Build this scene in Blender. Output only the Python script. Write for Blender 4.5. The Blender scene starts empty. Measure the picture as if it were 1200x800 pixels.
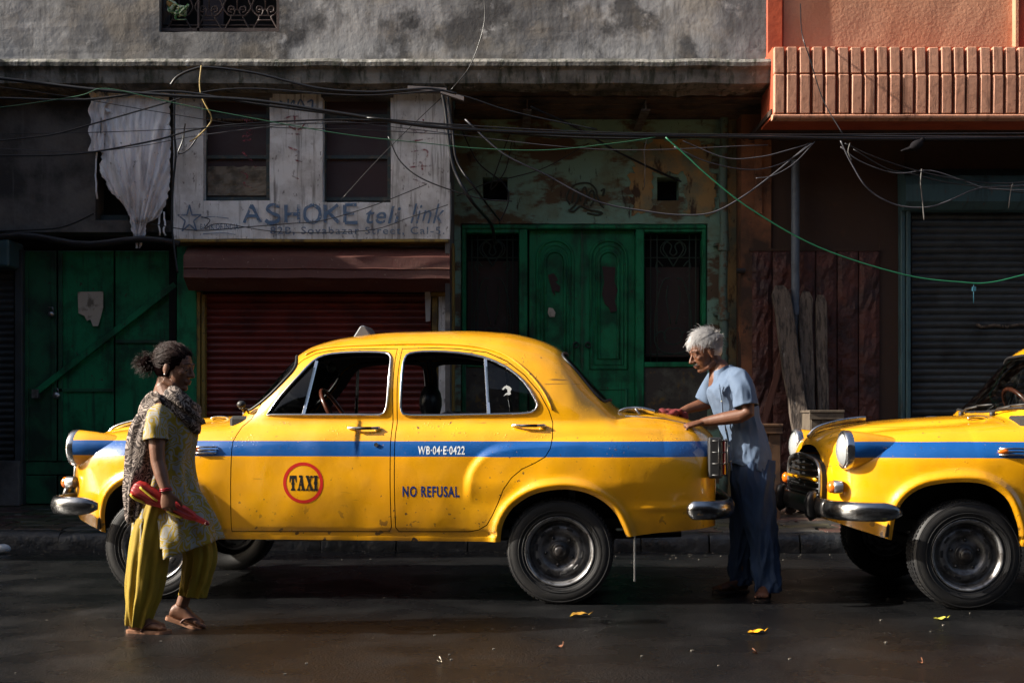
import bpy, bmesh, math, random
import numpy as np
from mathutils import Vector, Matrix, noise
from mathutils.geometry import delaunay_2d_cdt
random.seed(7); RNG = np.random.default_rng(7)
R = math.radians
sc = bpy.context.scene
C = sc.collection
# ------------------------------------------------------------------ camera
F_PX = 1416.0; HOR = 492.0; CAM_H = 1.103
cam_d = bpy.data.cameras.new('camera'); cam = bpy.data.objects.new('camera', cam_d); C.objects.link(cam)
cam.location = (0, 0, CAM_H); cam.rotation_euler = (R(90), 0, 0)
cam_d.sensor_width = 36; cam_d.lens = 36 * F_PX / 1200
cam_d.shift_y = (HOR - 400) / 1200
cam_d.clip_start = .05; cam_d.clip_end = 2000
sc.camera = cam
sc.render.resolution_x = 1024; sc.render.resolution_y = 682
# ------------------------------------------------------------------ light
SUN_EL = 30.0; SUN_AZ = 6.0      # elevation; degrees the sun stands in front of the facade plane, shining from the left
w = bpy.data.worlds.new('World'); sc.world = w; w.use_nodes = True
nt = w.node_tree; bg = nt.nodes['Background']
sky = nt.nodes.new('ShaderNodeTexSky'); sky.sky_type = 'NISHITA'; sky.sun_disc = False
sky.sun_elevation = R(SUN_EL); sky.dust_density = 5.0; sky.air_density = 1.0
# direction to the sun
SD = Vector((-math.cos(R(SUN_EL)) * math.cos(R(SUN_AZ)), -math.cos(R(SUN_EL)) * math.sin(R(SUN_AZ)), math.sin(R(SUN_EL))))
sky.sun_rotation = math.atan2(SD.x, SD.y)
nt.links.new(sky.outputs[0], bg.inputs[0]); bg.inputs[1].default_value = .078
sl = bpy.data.lights.new('sun', 'SUN'); sl.energy = 5.0; sl.angle = R(.5); sl.color = (1, .93, .82)
sun = bpy.data.objects.new('sun', sl); C.objects.link(sun)
sun.rotation_euler = SD.to_track_quat('Z', 'Y').to_euler()
sc.view_settings.view_transform = 'Standard'; sc.view_settings.look = 'None'
sc.view_settings.exposure = 1.12; sc.view_settings.gamma = 1
# ------------------------------------------------------------------ helpers
def at(px, py, Y):                      # a point of the photograph at distance Y
    return Vector(((px - 600) * Y / F_PX, Y, CAM_H + (HOR - py) * Y / F_PX))
def tag(o, label=None, cat=None, group=None, kind=None):
    if label: o['label'] = label
    if cat: o['category'] = cat
    if group: o['group'] = group
    if kind: o['kind'] = kind
    return o
def empty(name, loc, label=None, cat=None, group=None, rz=0):
    o = bpy.data.objects.new(name, None); C.objects.link(o); o.empty_display_size = .1
    o.location = loc; o.rotation_euler = (0, 0, rz)
    return tag(o, label, cat, group)
def link_mesh(name, me, mat=None, parent=None, loc=None):
    o = bpy.data.objects.new(name, me); C.objects.link(o)
    if mat is not None and not me.materials: me.materials.append(mat)
    if parent is not None: o.parent = parent
    if loc is not None: o.location = loc
    return o
class MB:
    def __init__(s): s.v = []; s.f = []; s.sm = []
    def add(s, vs, fs, smooth=False):
        b = len(s.v); s.v += [tuple(v) for v in vs]; s.f += [tuple(i + b for i in f) for f in fs]; s.sm += [smooth] * len(fs); return s
    def box(s, x0, x1, y0, y1, z0, z1):
        vs = [(x, y, z) for x in (x0, x1) for y in (y0, y1) for z in (z0, z1)]
        return s.add(vs, [(0,1,3,2),(4,6,7,5),(0,4,5,1),(2,3,7,6),(0,2,6,4),(1,5,7,3)])
    def obox(s, c, ax, ay, az):       # oriented box: centre and half axes
        c, ax, ay, az = map(Vector, (c, ax, ay, az))
        vs = [c + i*ax + j*ay + k*az for i in (-1,1) for j in (-1,1) for k in (-1,1)]
        return s.add(vs, [(0,1,3,2),(4,6,7,5),(0,4,5,1),(2,3,7,6),(0,2,6,4),(1,5,7,3)])
    def prism(s, poly, y0, y1, plane='xz'):
        n = len(poly)
        def p(a, b, y): return (a, y, b) if plane == 'xz' else ((y, a, b) if plane == 'yz' else (a, b, y))
        vs = [p(a, b, y0) for a, b in poly] + [p(a, b, y1) for a, b in poly]
        return s.add(vs, [tuple(range(n)), tuple(range(2*n-1, n-1, -1))] + [(i, i+n, (i+1) % n + n, (i+1) % n) for i in range(n)])
    def loft(s, rings, caps=True, closed=False, smooth=True):
        n = len(rings[0]); m = len(rings); vs = [p for r in rings for p in r]; fs = []
        for k in range(m if closed else m-1):
            k2 = (k+1) % m
            for i in range(n):
                j = (i+1) % n
                fs.append((k*n+i, k*n+j, k2*n+j, k2*n+i))
        if caps and not closed: fs += [tuple(range(n-1, -1, -1)), tuple(range((m-1)*n, m*n))]
        return s.add(vs, fs, smooth)
    def tube(s, path, r, n=8, closed=False, caps=True, rb=None, up=None):
        """round tube (radius or list of radii) along a path; rb = second radius for an ellipse"""
        P = [Vector(p) for p in path]; m = len(P)
        rs = r if hasattr(r, '__len__') else [r]*m
        rbs = rs if rb is None else (rb if hasattr(rb, '__len__') else [rb]*m)
        rings = []; u = Vector(up) if up is not None else None; prev = None
        for k in range(m):
            a = P[(k-1) % m] if (closed or k > 0) else P[k]; b = P[(k+1) % m] if (closed or k < m-1) else P[k]
            t = (b - a); t = t.normalized() if t.length > 1e-9 else Vector((0,0,1))
            if u is not None: e1 = u - t*u.dot(t)
            elif prev is None: e1 = t.orthogonal()
            else: e1 = prev - t*prev.dot(t)
            if e1.length < 1e-6: e1 = t.orthogonal()
            e1.normalize(); prev = e1; e2 = t.cross(e1)
            rings.append([P[k] + e1*rs[k]*math.cos(2*math.pi*i/n) + e2*rbs[k]*math.sin(2*math.pi*i/n) for i in range(n)])
        return s.loft(rings, caps, closed)
    def lathe(s, prof, c=(0,0,0), axis='y', n=32, smooth=True):
        """prof: list of (radius, along)"""
        rings = []; c = Vector(c)
        for r, h in prof:
            ring = []
            for i in range(n):
                a = 2*math.pi*i/n; ca, sa = r*math.cos(a), r*math.sin(a)
                ring.append(c + Vector({'y': (ca, h, sa), 'x': (h, ca, sa), 'z': (ca, sa, h)}[axis]))
            rings.append(ring)
        return s.loft(rings, False, False, smooth)
    def ball(s, c, r, n=14, m=9, rot=None):
        c = Vector(c); r = Vector(r if hasattr(r, '__len__') else (r, r, r)); rings = []
        for k in range(m+1):
            th = math.pi*(k+.02*(k == 0)-.02*(k == m))/m; ring = []
            for i in range(n):
                a = 2*math.pi*i/n; v = Vector((r.x*math.sin(th)*math.cos(a), r.y*math.sin(th)*math.sin(a), r.z*math.cos(th)))
                if rot is not None: v = rot @ v
                ring.append(c + v)
            rings.append(ring)
        return s.loft(rings[::-1], True)
    def mesh(s, name, bevel=0, smooth=None):
        me = bpy.data.meshes.new(name); me.from_pydata(s.v, [], s.f)
        bm = bmesh.new(); bm.from_mesh(me)
        bmesh.ops.recalc_face_normals(bm, faces=bm.faces)
        if bevel:
            bmesh.ops.bevel(bm, geom=[e for e in bm.edges if len(e.link_faces) == 2 and e.calc_face_angle(0) > .5], offset=bevel, segments=1, affect='EDGES', profile=.6)
        bm.to_mesh(me); bm.free()
        if smooth is not None: me.polygons.foreach_set('use_smooth', [smooth]*len(me.polygons))
        elif not bevel and len(me.polygons) == len(s.sm): me.polygons.foreach_set('use_smooth', s.sm)
        me.update(); return me
    def build(s, name, mat, parent=None, bevel=0, smooth=None, loc=None):
        return link_mesh(name, s.mesh(name, bevel, smooth), mat, parent, loc)
def smooth_by_angle(me, ang=40):
    me.polygons.foreach_set('use_smooth', [True]*len(me.polygons))
    bm = bmesh.new(); bm.from_mesh(me)
    for e in bm.edges: e.smooth = not (len(e.link_faces) == 2 and e.calc_face_angle(0) > R(ang))
    bm.to_mesh(me); bm.free()
def nz(p, s=1.0, off=0): return noise.noise(Vector(p)*s + Vector((off, off*1.7, -off)))
def crm(pts, n=8, closed=False):        # Catmull-Rom through points
    P = [Vector(p) for p in pts]; out = []; m = len(P)
    for k in range(m if closed else m-1):
        p0 = P[(k-1) % m] if (closed or k > 0) else P[0]*2-P[1]
        p1 = P[k]; p2 = P[(k+1) % m]
        p3 = P[(k+2) % m] if (closed or k < m-2) else P[-1]*2-P[-2]
        for i in range(n):
            t = i/n
            out.append(.5*((2*p1)+(p2-p0)*t+(2*p0-5*p1+4*p2-p3)*t*t+(3*p1-p0-3*p2+p3)*t**3))
    if not closed: out.append(P[-1])
    return out
def remesh(mb, voxel, smooth_it=2):
    """union of closed pieces -> one continuous surface"""
    me = mb.mesh('tmp'); o = bpy.data.objects.new('tmp', me); C.objects.link(o)
    m = o.modifiers.new('r', 'REMESH'); m.mode = 'VOXEL'; m.voxel_size = voxel; m.use_smooth_shade = True
    if smooth_it:
        m2 = o.modifiers.new('s', 'SMOOTH'); m2.factor = .5; m2.iterations = smooth_it
    bpy.context.view_layer.update()
    dg = bpy.context.evaluated_depsgraph_get()
    out = bpy.data.meshes.new_from_object(o.evaluated_get(dg)); out.materials.clear()
    bpy.data.objects.remove(o); bpy.data.meshes.remove(me)
    out.polygons.foreach_set('use_smooth', [True]*len(out.polygons))
    return out
def get_co(me):
    a = np.empty(len(me.vertices)*3); me.vertices.foreach_get('co', a); return a.reshape(-1, 3)
def set_co(me, a): me.vertices.foreach_set('co', a.ravel()); me.update()
def get_no(me):
    a = np.empty(len(me.vertices)*3); me.vertex_normals.foreach_get('vector', a); return a.reshape(-1, 3)
def copy_tree(o, parent=None):
    c = o.copy(); C.objects.link(c)
    if parent is not None: c.parent = parent
    for ch in list(o.children): copy_tree(ch, c)
    return c
# ------------------------------------------------------------------ materials
def mat(name, col, rough=.6, metal=0, layers=(), bump=(), coat=0, coords='object', spec=None, rvar=None, emis=None, alpha=None, trans=None):
    """layers: (scale, lo, hi, colour, amount[, stretch]) patches of another colour; bump: (scale, strength, distance[, stretch])"""
    m = bpy.data.materials.new(name); m.use_nodes = True; N = m.node_tree.nodes; L = m.node_tree.links
    b = N['Principled BSDF']; b.inputs['Roughness'].default_value = rough; b.inputs['Metallic'].default_value = metal
    if coat: b.inputs['Coat Weight'].default_value = coat; b.inputs['Coat Roughness'].default_value = .06
    if spec is not None: b.inputs['Specular IOR Level'].default_value = spec
    if trans: b.inputs['Transmission Weight'].default_value = trans
    if coords == 'world': src = N.new('ShaderNodeNewGeometry').outputs['Position']
    else: src = N.new('ShaderNodeTexCoord').outputs['Object']
    def co(stretch):
        if not stretch: return src
        mp = N.new('ShaderNodeVectorMath'); mp.operation = 'MULTIPLY'; mp.inputs[1].default_value = stretch
        L.new(src, mp.inputs[0]); return mp.outputs[0]
    cur = None
    rgb = N.new('ShaderNodeRGB'); rgb.outputs[0].default_value = (*col, 1); cur = rgb.outputs[0]
    for i, ly in enumerate(layers):
        scl, lo, hi, c2, amt = ly[:5]; st = ly[5] if len(ly) > 5 else None
        t = N.new('ShaderNodeTexNoise'); t.noise_dimensions = '4D'; t.inputs['W'].default_value = i*3.7+len(name)
        t.inputs['Scale'].default_value = scl; t.inputs['Detail'].default_value = 7; t.inputs['Roughness'].default_value = .62
        L.new(co(st), t.inputs['Vector'])
        mr = N.new('ShaderNodeMapRange'); mr.inputs['From Min'].default_value = lo; mr.inputs['From Max'].default_value = hi
        mr.inputs['To Max'].default_value = amt; L.new(t.outputs['Fac'], mr.inputs['Value'])
        mx = N.new('ShaderNodeMix'); mx.data_type = 'RGBA'; L.new(mr.outputs[0], mx.inputs[0]); L.new(cur, mx.inputs[6])
        mx.inputs[7].default_value = (*c2, 1); cur = mx.outputs[2]
    L.new(cur, b.inputs['Base Color'])
    m['col_socket'] = 1
    if rvar:
        t = N.new('ShaderNodeTexNoise'); t.inputs['Scale'].default_value = rvar[0]; t.inputs['Detail'].default_value = 6; L.new(src, t.inputs['Vector'])
        mr = N.new('ShaderNodeMapRange'); mr.inputs['From Min'].default_value = .3; mr.inputs['From Max'].default_value = .7
        mr.inputs['To Min'].default_value = rvar[1]; mr.inputs['To Max'].default_value = rvar[2]; L.new(t.outputs['Fac'], mr.inputs['Value']); L.new(mr.outputs[0], b.inputs['Roughness'])
    prev = None
    for bp in bump:
        scl, stg, dist = bp[:3]; st = bp[3] if len(bp) > 3 else None
        t = N.new('ShaderNodeTexNoise'); t.inputs['Scale'].default_value = scl; t.inputs['Detail'].default_value = 8; L.new(co(st), t.inputs['Vector'])
        bn = N.new('ShaderNodeBump'); bn.inputs['Strength'].default_value = stg; bn.inputs['Distance'].default_value = dist
        L.new(t.outputs['Fac'], bn.inputs['Height'])
        if prev: L.new(prev, bn.inputs['Normal'])
        prev = bn.outputs[0]
    if prev: L.new(prev, b.inputs['Normal'])
    if emis: b.inputs['Emission Color'].default_value = (*emis[0], 1); b.inputs['Emission Strength'].default_value = emis[1]
    if alpha:      # worn paint: noise-broken coverage
        t = N.new('ShaderNodeTexNoise'); t.inputs['Scale'].default_value = alpha[0]; t.inputs['Detail'].default_value = 8; L.new(src, t.inputs['Vector'])
        mr = N.new('ShaderNodeMapRange'); mr.inputs['From Min'].default_value = alpha[1]; mr.inputs['From Max'].default_value = alpha[2]; mr.inputs['To Max'].default_value = alpha[3] if len(alpha) > 3 else 1
        L.new(t.outputs['Fac'], mr.inputs['Value']); L.new(mr.outputs[0], b.inputs['Alpha'])
    return m
def glass_mat(name, tint=(.75,.8,.8), dark=.25, rough=.03):
    """thin pane: clear with reflections and some dirt"""
    m = bpy.data.materials.new(name); m.use_nodes = True; N = m.node_tree.nodes; L = m.node_tree.links
    for n in list(N): N.remove(n)
    out = N.new('ShaderNodeOutputMaterial'); tr = N.new('ShaderNodeBsdfTransparent'); gl = N.new('ShaderNodeBsdfGlossy'); df = N.new('ShaderNodeBsdfDiffuse')
    tr.inputs[0].default_value = (*[c*(1-dark) for c in tint], 1); gl.inputs['Roughness'].default_value = rough; df.inputs[0].default_value = (.18,.17,.15,1)
    fr = N.new('ShaderNodeFresnel'); fr.inputs[0].default_value = 1.45
    m1 = N.new('ShaderNodeMixShader'); m2 = N.new('ShaderNodeMixShader')
    t = N.new('ShaderNodeTexNoise'); t.inputs['Scale'].default_value = 14; t.inputs['Detail'].default_value = 6
    mr = N.new('ShaderNodeMapRange'); mr.inputs['From Min'].default_value = .5; mr.inputs['From Max'].default_value = .8; mr.inputs['To Max'].default_value = .03
    L.new(t.outputs['Fac'], mr.inputs[0]); L.new(mr.outputs[0], m2.inputs[0])
    L.new(fr.outputs[0], m1.inputs[0]); L.new(tr.outputs[0], m1.inputs[1]); L.new(gl.outputs[0], m1.inputs[2])
    L.new(m1.outputs[0], m2.inputs[1]); L.new(df.outputs[0], m2.inputs[2]); L.new(m2.outputs[0], out.inputs[0])
    return m
def text_mesh(s, size, font_shear=0, bold=0, spacing=1, ext=0):
    """returns (verts Nx2, faces) of filled text, origin at left baseline"""
    cu = bpy.data.curves.new('t', 'FONT'); cu.body = s; cu.size = size; cu.shear = font_shear; cu.offset = bold; cu.space_character = spacing
    cu.fill_mode = 'FRONT'; cu.resolution_u = 3
    o = bpy.data.objects.new('t', cu); C.objects.link(o); bpy.context.view_layer.update()
    me = bpy.data.meshes.new_from_object(o.evaluated_get(bpy.context.evaluated_depsgraph_get()))
    a = get_co(me)[:, :2].copy(); fs = [tuple(p.vertices) for p in me.polygons]
    bpy.data.objects.remove(o); bpy.data.meshes.remove(me); bpy.data.curves.remove(cu)
    return a, fs
def fit_text(s, x0, x1, z0, z1, **k):   # stretch the text over a rectangle (capital height = z1-z0)
    a, fs = text_mesh(s, 1, **k)
    w_ = a[:, 0].max()-a[:, 0].min(); a[:, 0] = x0+(a[:, 0]-a[:, 0].min())/w_*(x1-x0)
    top = a[:, 1].max(); bot = a[:, 1].min() if k.get('_desc') else 0
    a[:, 1] = z0+(a[:, 1])/top*(z1-z0)
    return a, fs
# ================================================================== THE TAXI (local: x to the rear, near side y < 0)
YAW1 = R(5.5); CX1, CD1 = -.943, 7.3
def c1(px, py, off=0.0):                 # photo pixel on the near flank -> local (x, z)
    x = 0.
    for _ in range(3):
        D = CD1 + off - x*math.sin(YAW1)
        x = ((px-600)*D/F_PX - CX1)/math.cos(YAW1)
    return (x, CAM_H + (HOR-py)*D/F_PX)
def sm_interp(x, xs, ys):
    x = np.asarray(x, float); xs = np.array(xs); ys = np.array(ys); n = len(xs)
    h = np.diff(xs); d = np.diff(ys)/h; m = np.zeros(n)
    for i in range(1, n-1):
        if d[i-1]*d[i] > 0: m[i] = 2*d[i-1]*d[i]/(d[i-1]+d[i])
    m[0] = d[0]; m[-1] = d[-1]
    x = np.clip(x, xs[0], xs[-1]); k = np.clip(np.searchsorted(xs, x)-1, 0, n-2); t = (x-xs[k])/h[k]
    return ((1+2*t)*(1-t)**2*ys[k] + t*(1-t)**2*h[k]*m[k] + t*t*(3-2*t)*ys[k+1] + t*t*(t-1)*h[k]*m[k+1])
X0, X1, Z0 = -1.925, 2.182, .75
def zt_L(x): return sm_interp(x, [-1.93,-1.92,-1.895,-1.84,-1.74,-1.5,-1.2,-.8,-.5,0,1.2,1.5,1.8,2.0,2.1,2.17,2.2,2.215], [.93,.96,.995,1.03,1.06,1.095,1.12,1.14,1.15,1.17,1.18,1.18,1.165,1.12,1.075,1.02,.98,.96])
def zr_G(x): return sm_interp(x, [-1.0,-.90,-.85,-.66,-.50,-.41,-.21,.14,.54,.83,1.03,1.17,1.27,1.40,1.53,1.62,1.8], [.82,1.0,1.12,1.36,1.55,1.605,1.655,1.688,1.693,1.678,1.637,1.58,1.505,1.36,1.22,1.08,.81])
def W_L(x):
    x = np.asarray(x); f = x < .1435; L_ = np.where(f, 2.0705, 2.04); n = np.where(f, 5.5, 6.5)
    u = np.clip(np.abs((x-.1435)/L_), 0, .99999)
    return .83*(1-u**n)**(1/n)
def zbot(x): return np.interp(x, [-1.93,-1.62,-1.5,-.95,.9,1.0,1.65,1.8,2.2], [.50,.40,.40,.371,.371,.38,.41,.43,.46])
REAR_ARCH = [c1(*p) for p in [(585,640),(588,618),(596,601),(608,589),(625,579),(645,574),(668,573),(690,578),(708,588),(720,600),(728,614),(735,632)]]
FRONT_ARCH = [(-1.62,.37),(-1.616,.438),(-1.606,.537),(-1.562,.64),(-1.459,.714),(-1.291,.744),(-1.124,.734),(-1.0,.66),(-.936,.537),(-.907,.438),(-.90,.33)]
def crm2(pts, n=6): return [(p.x, p.y) for p in crm([(a, b, 0) for a, b in pts], n)]
REAR_ARCH = crm2(REAR_ARCH, 4); FRONT_ARCH = crm2(FRONT_ARCH, 4)
HAUNCH = crm2([c1(*p) for p in [(546,600),(545,575),(548,555),(558,538),(574,526),(600,520),(640,516),(700,513),(840,512)]], 5)
def seg_dist(x, z, line):
    P = np.stack([x, z], -1)[:, None, :]; A = np.array(line)[:-1][None]; B = np.array(line)[1:][None]
    t = np.clip(((P-A)*(B-A)).sum(-1)/((B-A)**2).sum(-1), 0, 1); Q = A + t[..., None]*(B-A)
    return np.sqrt(((P-Q)**2).sum(-1)).min(1)
def in_poly(x, z, poly):
    x = np.asarray(x); z = np.asarray(z); r = np.zeros(x.shape, bool); n = len(poly); j = n-1
    for i in range(n):
        xi, zi = poly[i]; xj, zj = poly[j]
        c = ((zi > z) != (zj > z)); d = (zj-zi) if zj != zi else 1e-12
        r ^= c & (x < (xj-xi)*(z-zi)/d + xi); j = i
    return r
HA_POLY = HAUNCH + [(2.4, .2), (HAUNCH[0][0], .2)]
def disp(x, z):
    d = np.zeros_like(x)
    for A, amp in ((REAR_ARCH, .024), (FRONT_ARCH, .026)):
        s = seg_dist(x, z, A); ins = in_poly(x, z, A)
        s = np.where(ins, 0, s)
        d += amp*np.exp(-((s-.028)/.030)**2) + .008*np.exp(-(s/.12)**2)
    s = seg_dist(x, z, HAUNCH); s = np.where(in_poly(x, z, HA_POLY), s, -s)
    t = np.clip((s+.02)/.06, 0, 1); fz = np.clip((z-.58)/.16, 0, 1); d += .02*t*t*(3-2*t)*np.clip((2.1-x)/.5, 0, 1)*fz*fz*(3-2*fz)
    # rear quarter: step line above the bumper; shoulder crease
    d += .010*np.exp(-((z-.585-.02*(x-1.9))/.022)**2)*np.clip((x-1.62)/.15, 0, 1)
    d -= .010*np.exp(-((z-.415)/.012)**2)*((x > -.9) & (x < .85))     # groove over the sill
    d += .008*np.exp(-((z-1.045)/.03)**2)*np.clip((x+1.7)/.3, 0, 1)   # waist swelling
    # shallow dents and waviness of old panels
    d += .0022*np.sin(7.1*x+1.3*np.sin(5*z))*np.sin(8.3*z+2*x) + .0015*np.sin(17*x+5*z)*np.sin(13*z-4*x)
    return d*np.clip((1.16-z)/.06, 0, 1)*np.clip((x+1.93)/.12, 0, 1)*np.clip((2.19-x)/.08, 0, 1)
def surf(x, v):
    x = np.asarray(x, float); v = np.asarray(v, float)
    W = W_L(x); th = np.clip(v/.75, 0, math.pi/2); c, s = np.cos(th), np.sin(th)
    h = np.maximum(zt_L(x)-Z0, .002); cab = np.clip(1-np.abs((x-.35)/1.5)**3, 0, 1)
    p = np.where(x < 0, 3.5, 2.8)+2.0*cab; q = 2.2+.2*cab
    lo = np.zeros_like(x); hi = np.full_like(x, 1.3)
    for _ in range(26):
        m = (lo+hi)/2; ins = (m*c/np.maximum(W, 1e-4))**q + (m*s/h)**p < 1
        lo = np.where(ins, m, lo); hi = np.where(ins, hi, m)
    rL = lo
    zg_ = zr_G(x); hg = np.maximum(zg_-.8, .001); Wg = .735*np.clip((zg_-.825)/.12, 1e-4, 1)
    lo = np.zeros_like(x); hi = np.full_like(x, 1.3)
    for _ in range(26):
        m = (lo+hi)/2; zz = Z0+m*s-.8
        ins = (m*c/Wg)**2.2 + (np.maximum(zz, 0)/hg)**4.2 < 1
        lo = np.where(ins, m, lo); hi = np.where(ins, hi, m)
    rG = lo
    k = .045; hh = np.clip(.5+.5*(rG-rL)/k, 0, 1); r = rL*(1-hh)+rG*hh + k*hh*(1-hh)
    # valley between fender crown and bonnet; brow of the boot lid
    fade = np.clip((x+1.95)/.2, 0, 1)*np.clip((-.85-x)/.4, 0, 1)
    r = r - .035*fade*np.exp(-((th-R(38))/R(6))**2) + .012*fade*np.exp(-((th-R(25))/R(6))**2)
    up = v > 0
    y = np.where(up, r*c, W*(1-.075*(np.minimum(v, 0)/.38)**2)); z = np.where(up, Z0+r*s, Z0+v)
    y = y + disp(x, z)*np.where(up, c, 1)
    return np.stack([x, y, z], -1)
def inv(x, z):
    x = np.atleast_1d(np.asarray(x, float)); z = np.atleast_1d(np.asarray(z, float))
    lo = np.zeros_like(x); hi = np.full_like(x, math.pi/2*.75)
    for _ in range(24):
        m = (lo+hi)/2; g = surf(x, m)[:, 2] < z
        lo = np.where(g, m, lo); hi = np.where(g, hi, m)
    return np.where(z < Z0, z-Z0, lo)
def surf_n(x, v, e=.004):
    a = surf(x+e, v)-surf(x-e, v); b = surf(x, np.minimum(v+e, math.pi/2*.75))-surf(x, v-e)
    n = np.cross(a, b); n = -n; l = np.linalg.norm(n, axis=1, keepdims=True); n = n/np.maximum(l, 1e-12)
    n *= np.where((n*(surf(x, v)-np.array([0.14, 0, .75]))).sum(1, keepdims=True) < 0, -1, 1)
    return n
def on_body(pts, off=.0012):             # (x, z) list -> 3-D on near flank
    a = np.array(pts, float); v = inv(a[:, 0], a[:, 1]); P = surf(a[:, 0], v); n = surf_n(a[:, 0], v)
    P = P + n*off; P[:, 1] *= -1
    return [Vector(p) for p in P]
def offset_poly(poly, d):
    P = [Vector((a, b)) for a, b in poly]; n = len(P); out = []
    area = sum(P[i].x*P[(i+1) % n].y-P[(i+1) % n].x*P[i].y for i in range(n)); sg = 1 if area > 0 else -1
    for i in range(n):
        a, b, c = P[i-1], P[i], P[(i+1) % n]; t = ((b-a).normalized()+(c-b).normalized())
        if t.length < 1e-6: t = (b-a)
        t.normalize(); nn = Vector((t.y, -t.x))*sg; out.append(tuple(b+nn*d))
    return out
def resample(poly, step):
    out = []; n = len(poly)
    for i in range(n):
        a = np.array(poly[i]); b = np.array(poly[(i+1) % n]); m = max(1, int(np.linalg.norm(b-a)/step))
        for k in range(m): out.append(tuple(a+(b-a)*k/m))
    return out
# --- outlines in (x, z)
WIN_F = crm2([c1(*p, .12) for p in [(311,486),(325,465),(345,440),(358,423),(370,415.5),(390,412.5),(420,411.5),(444,412.5),(450.5,416),(452.5,424),(452.5,450),(452,470),(450,481),(444,486),(420,486),(380,486),(340,486)]], 2)
WIN_R = crm2([c1(*p, .12) for p in [(467.5,425),(470,415.5),(480,412),(500,411),(531,412.5),(562,418),(590,430),(611.5,447.5),(624.5,467),(627.5,476),(620,483.5),(595,485),(540,486),(480,486.5),(469,482),(467.5,470),(467.5,450)]], 2)
WIN_F = offset_poly(WIN_F, 0); 
VENT_X = [c1(380, 418, .12), c1(372, 486, .12)]
def door_pts(l, o=.0): return [c1(*p, .1 if p[1] < 480 else .02) for p in l]
DOOR_F = door_pts([(269.5,623),(271,560),(272,517),(278,500),(288,490),(297,478),(307.5,461),(326,439),(344,419.5),(357,412),(372,409),(395,407),(430,406.5),(457,406.5),(457.5,450),(457.5,500),(457.5,560),(457.5,618),(455,623)])
DOOR_R = door_pts([(462.5,618),(462.5,560),(462.5,500),(462.5,450),(463,406.5),(500,405.5),(530,406.5),(565,411),(590,422),(612,439),(630,460),(642,481),(646.5,495),(647,512),(645,525),(639,535),(627,542),(612,549),(600,559),(590,573),(584,588),(577,603),(570,615),(560,621),(548,623),(466,623)])
VENTS = [(c1(363.5, 414, .12), c1(353.6, 489, .12)), (c1(564, 414, .12), c1(571.4, 489, .12))]
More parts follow.
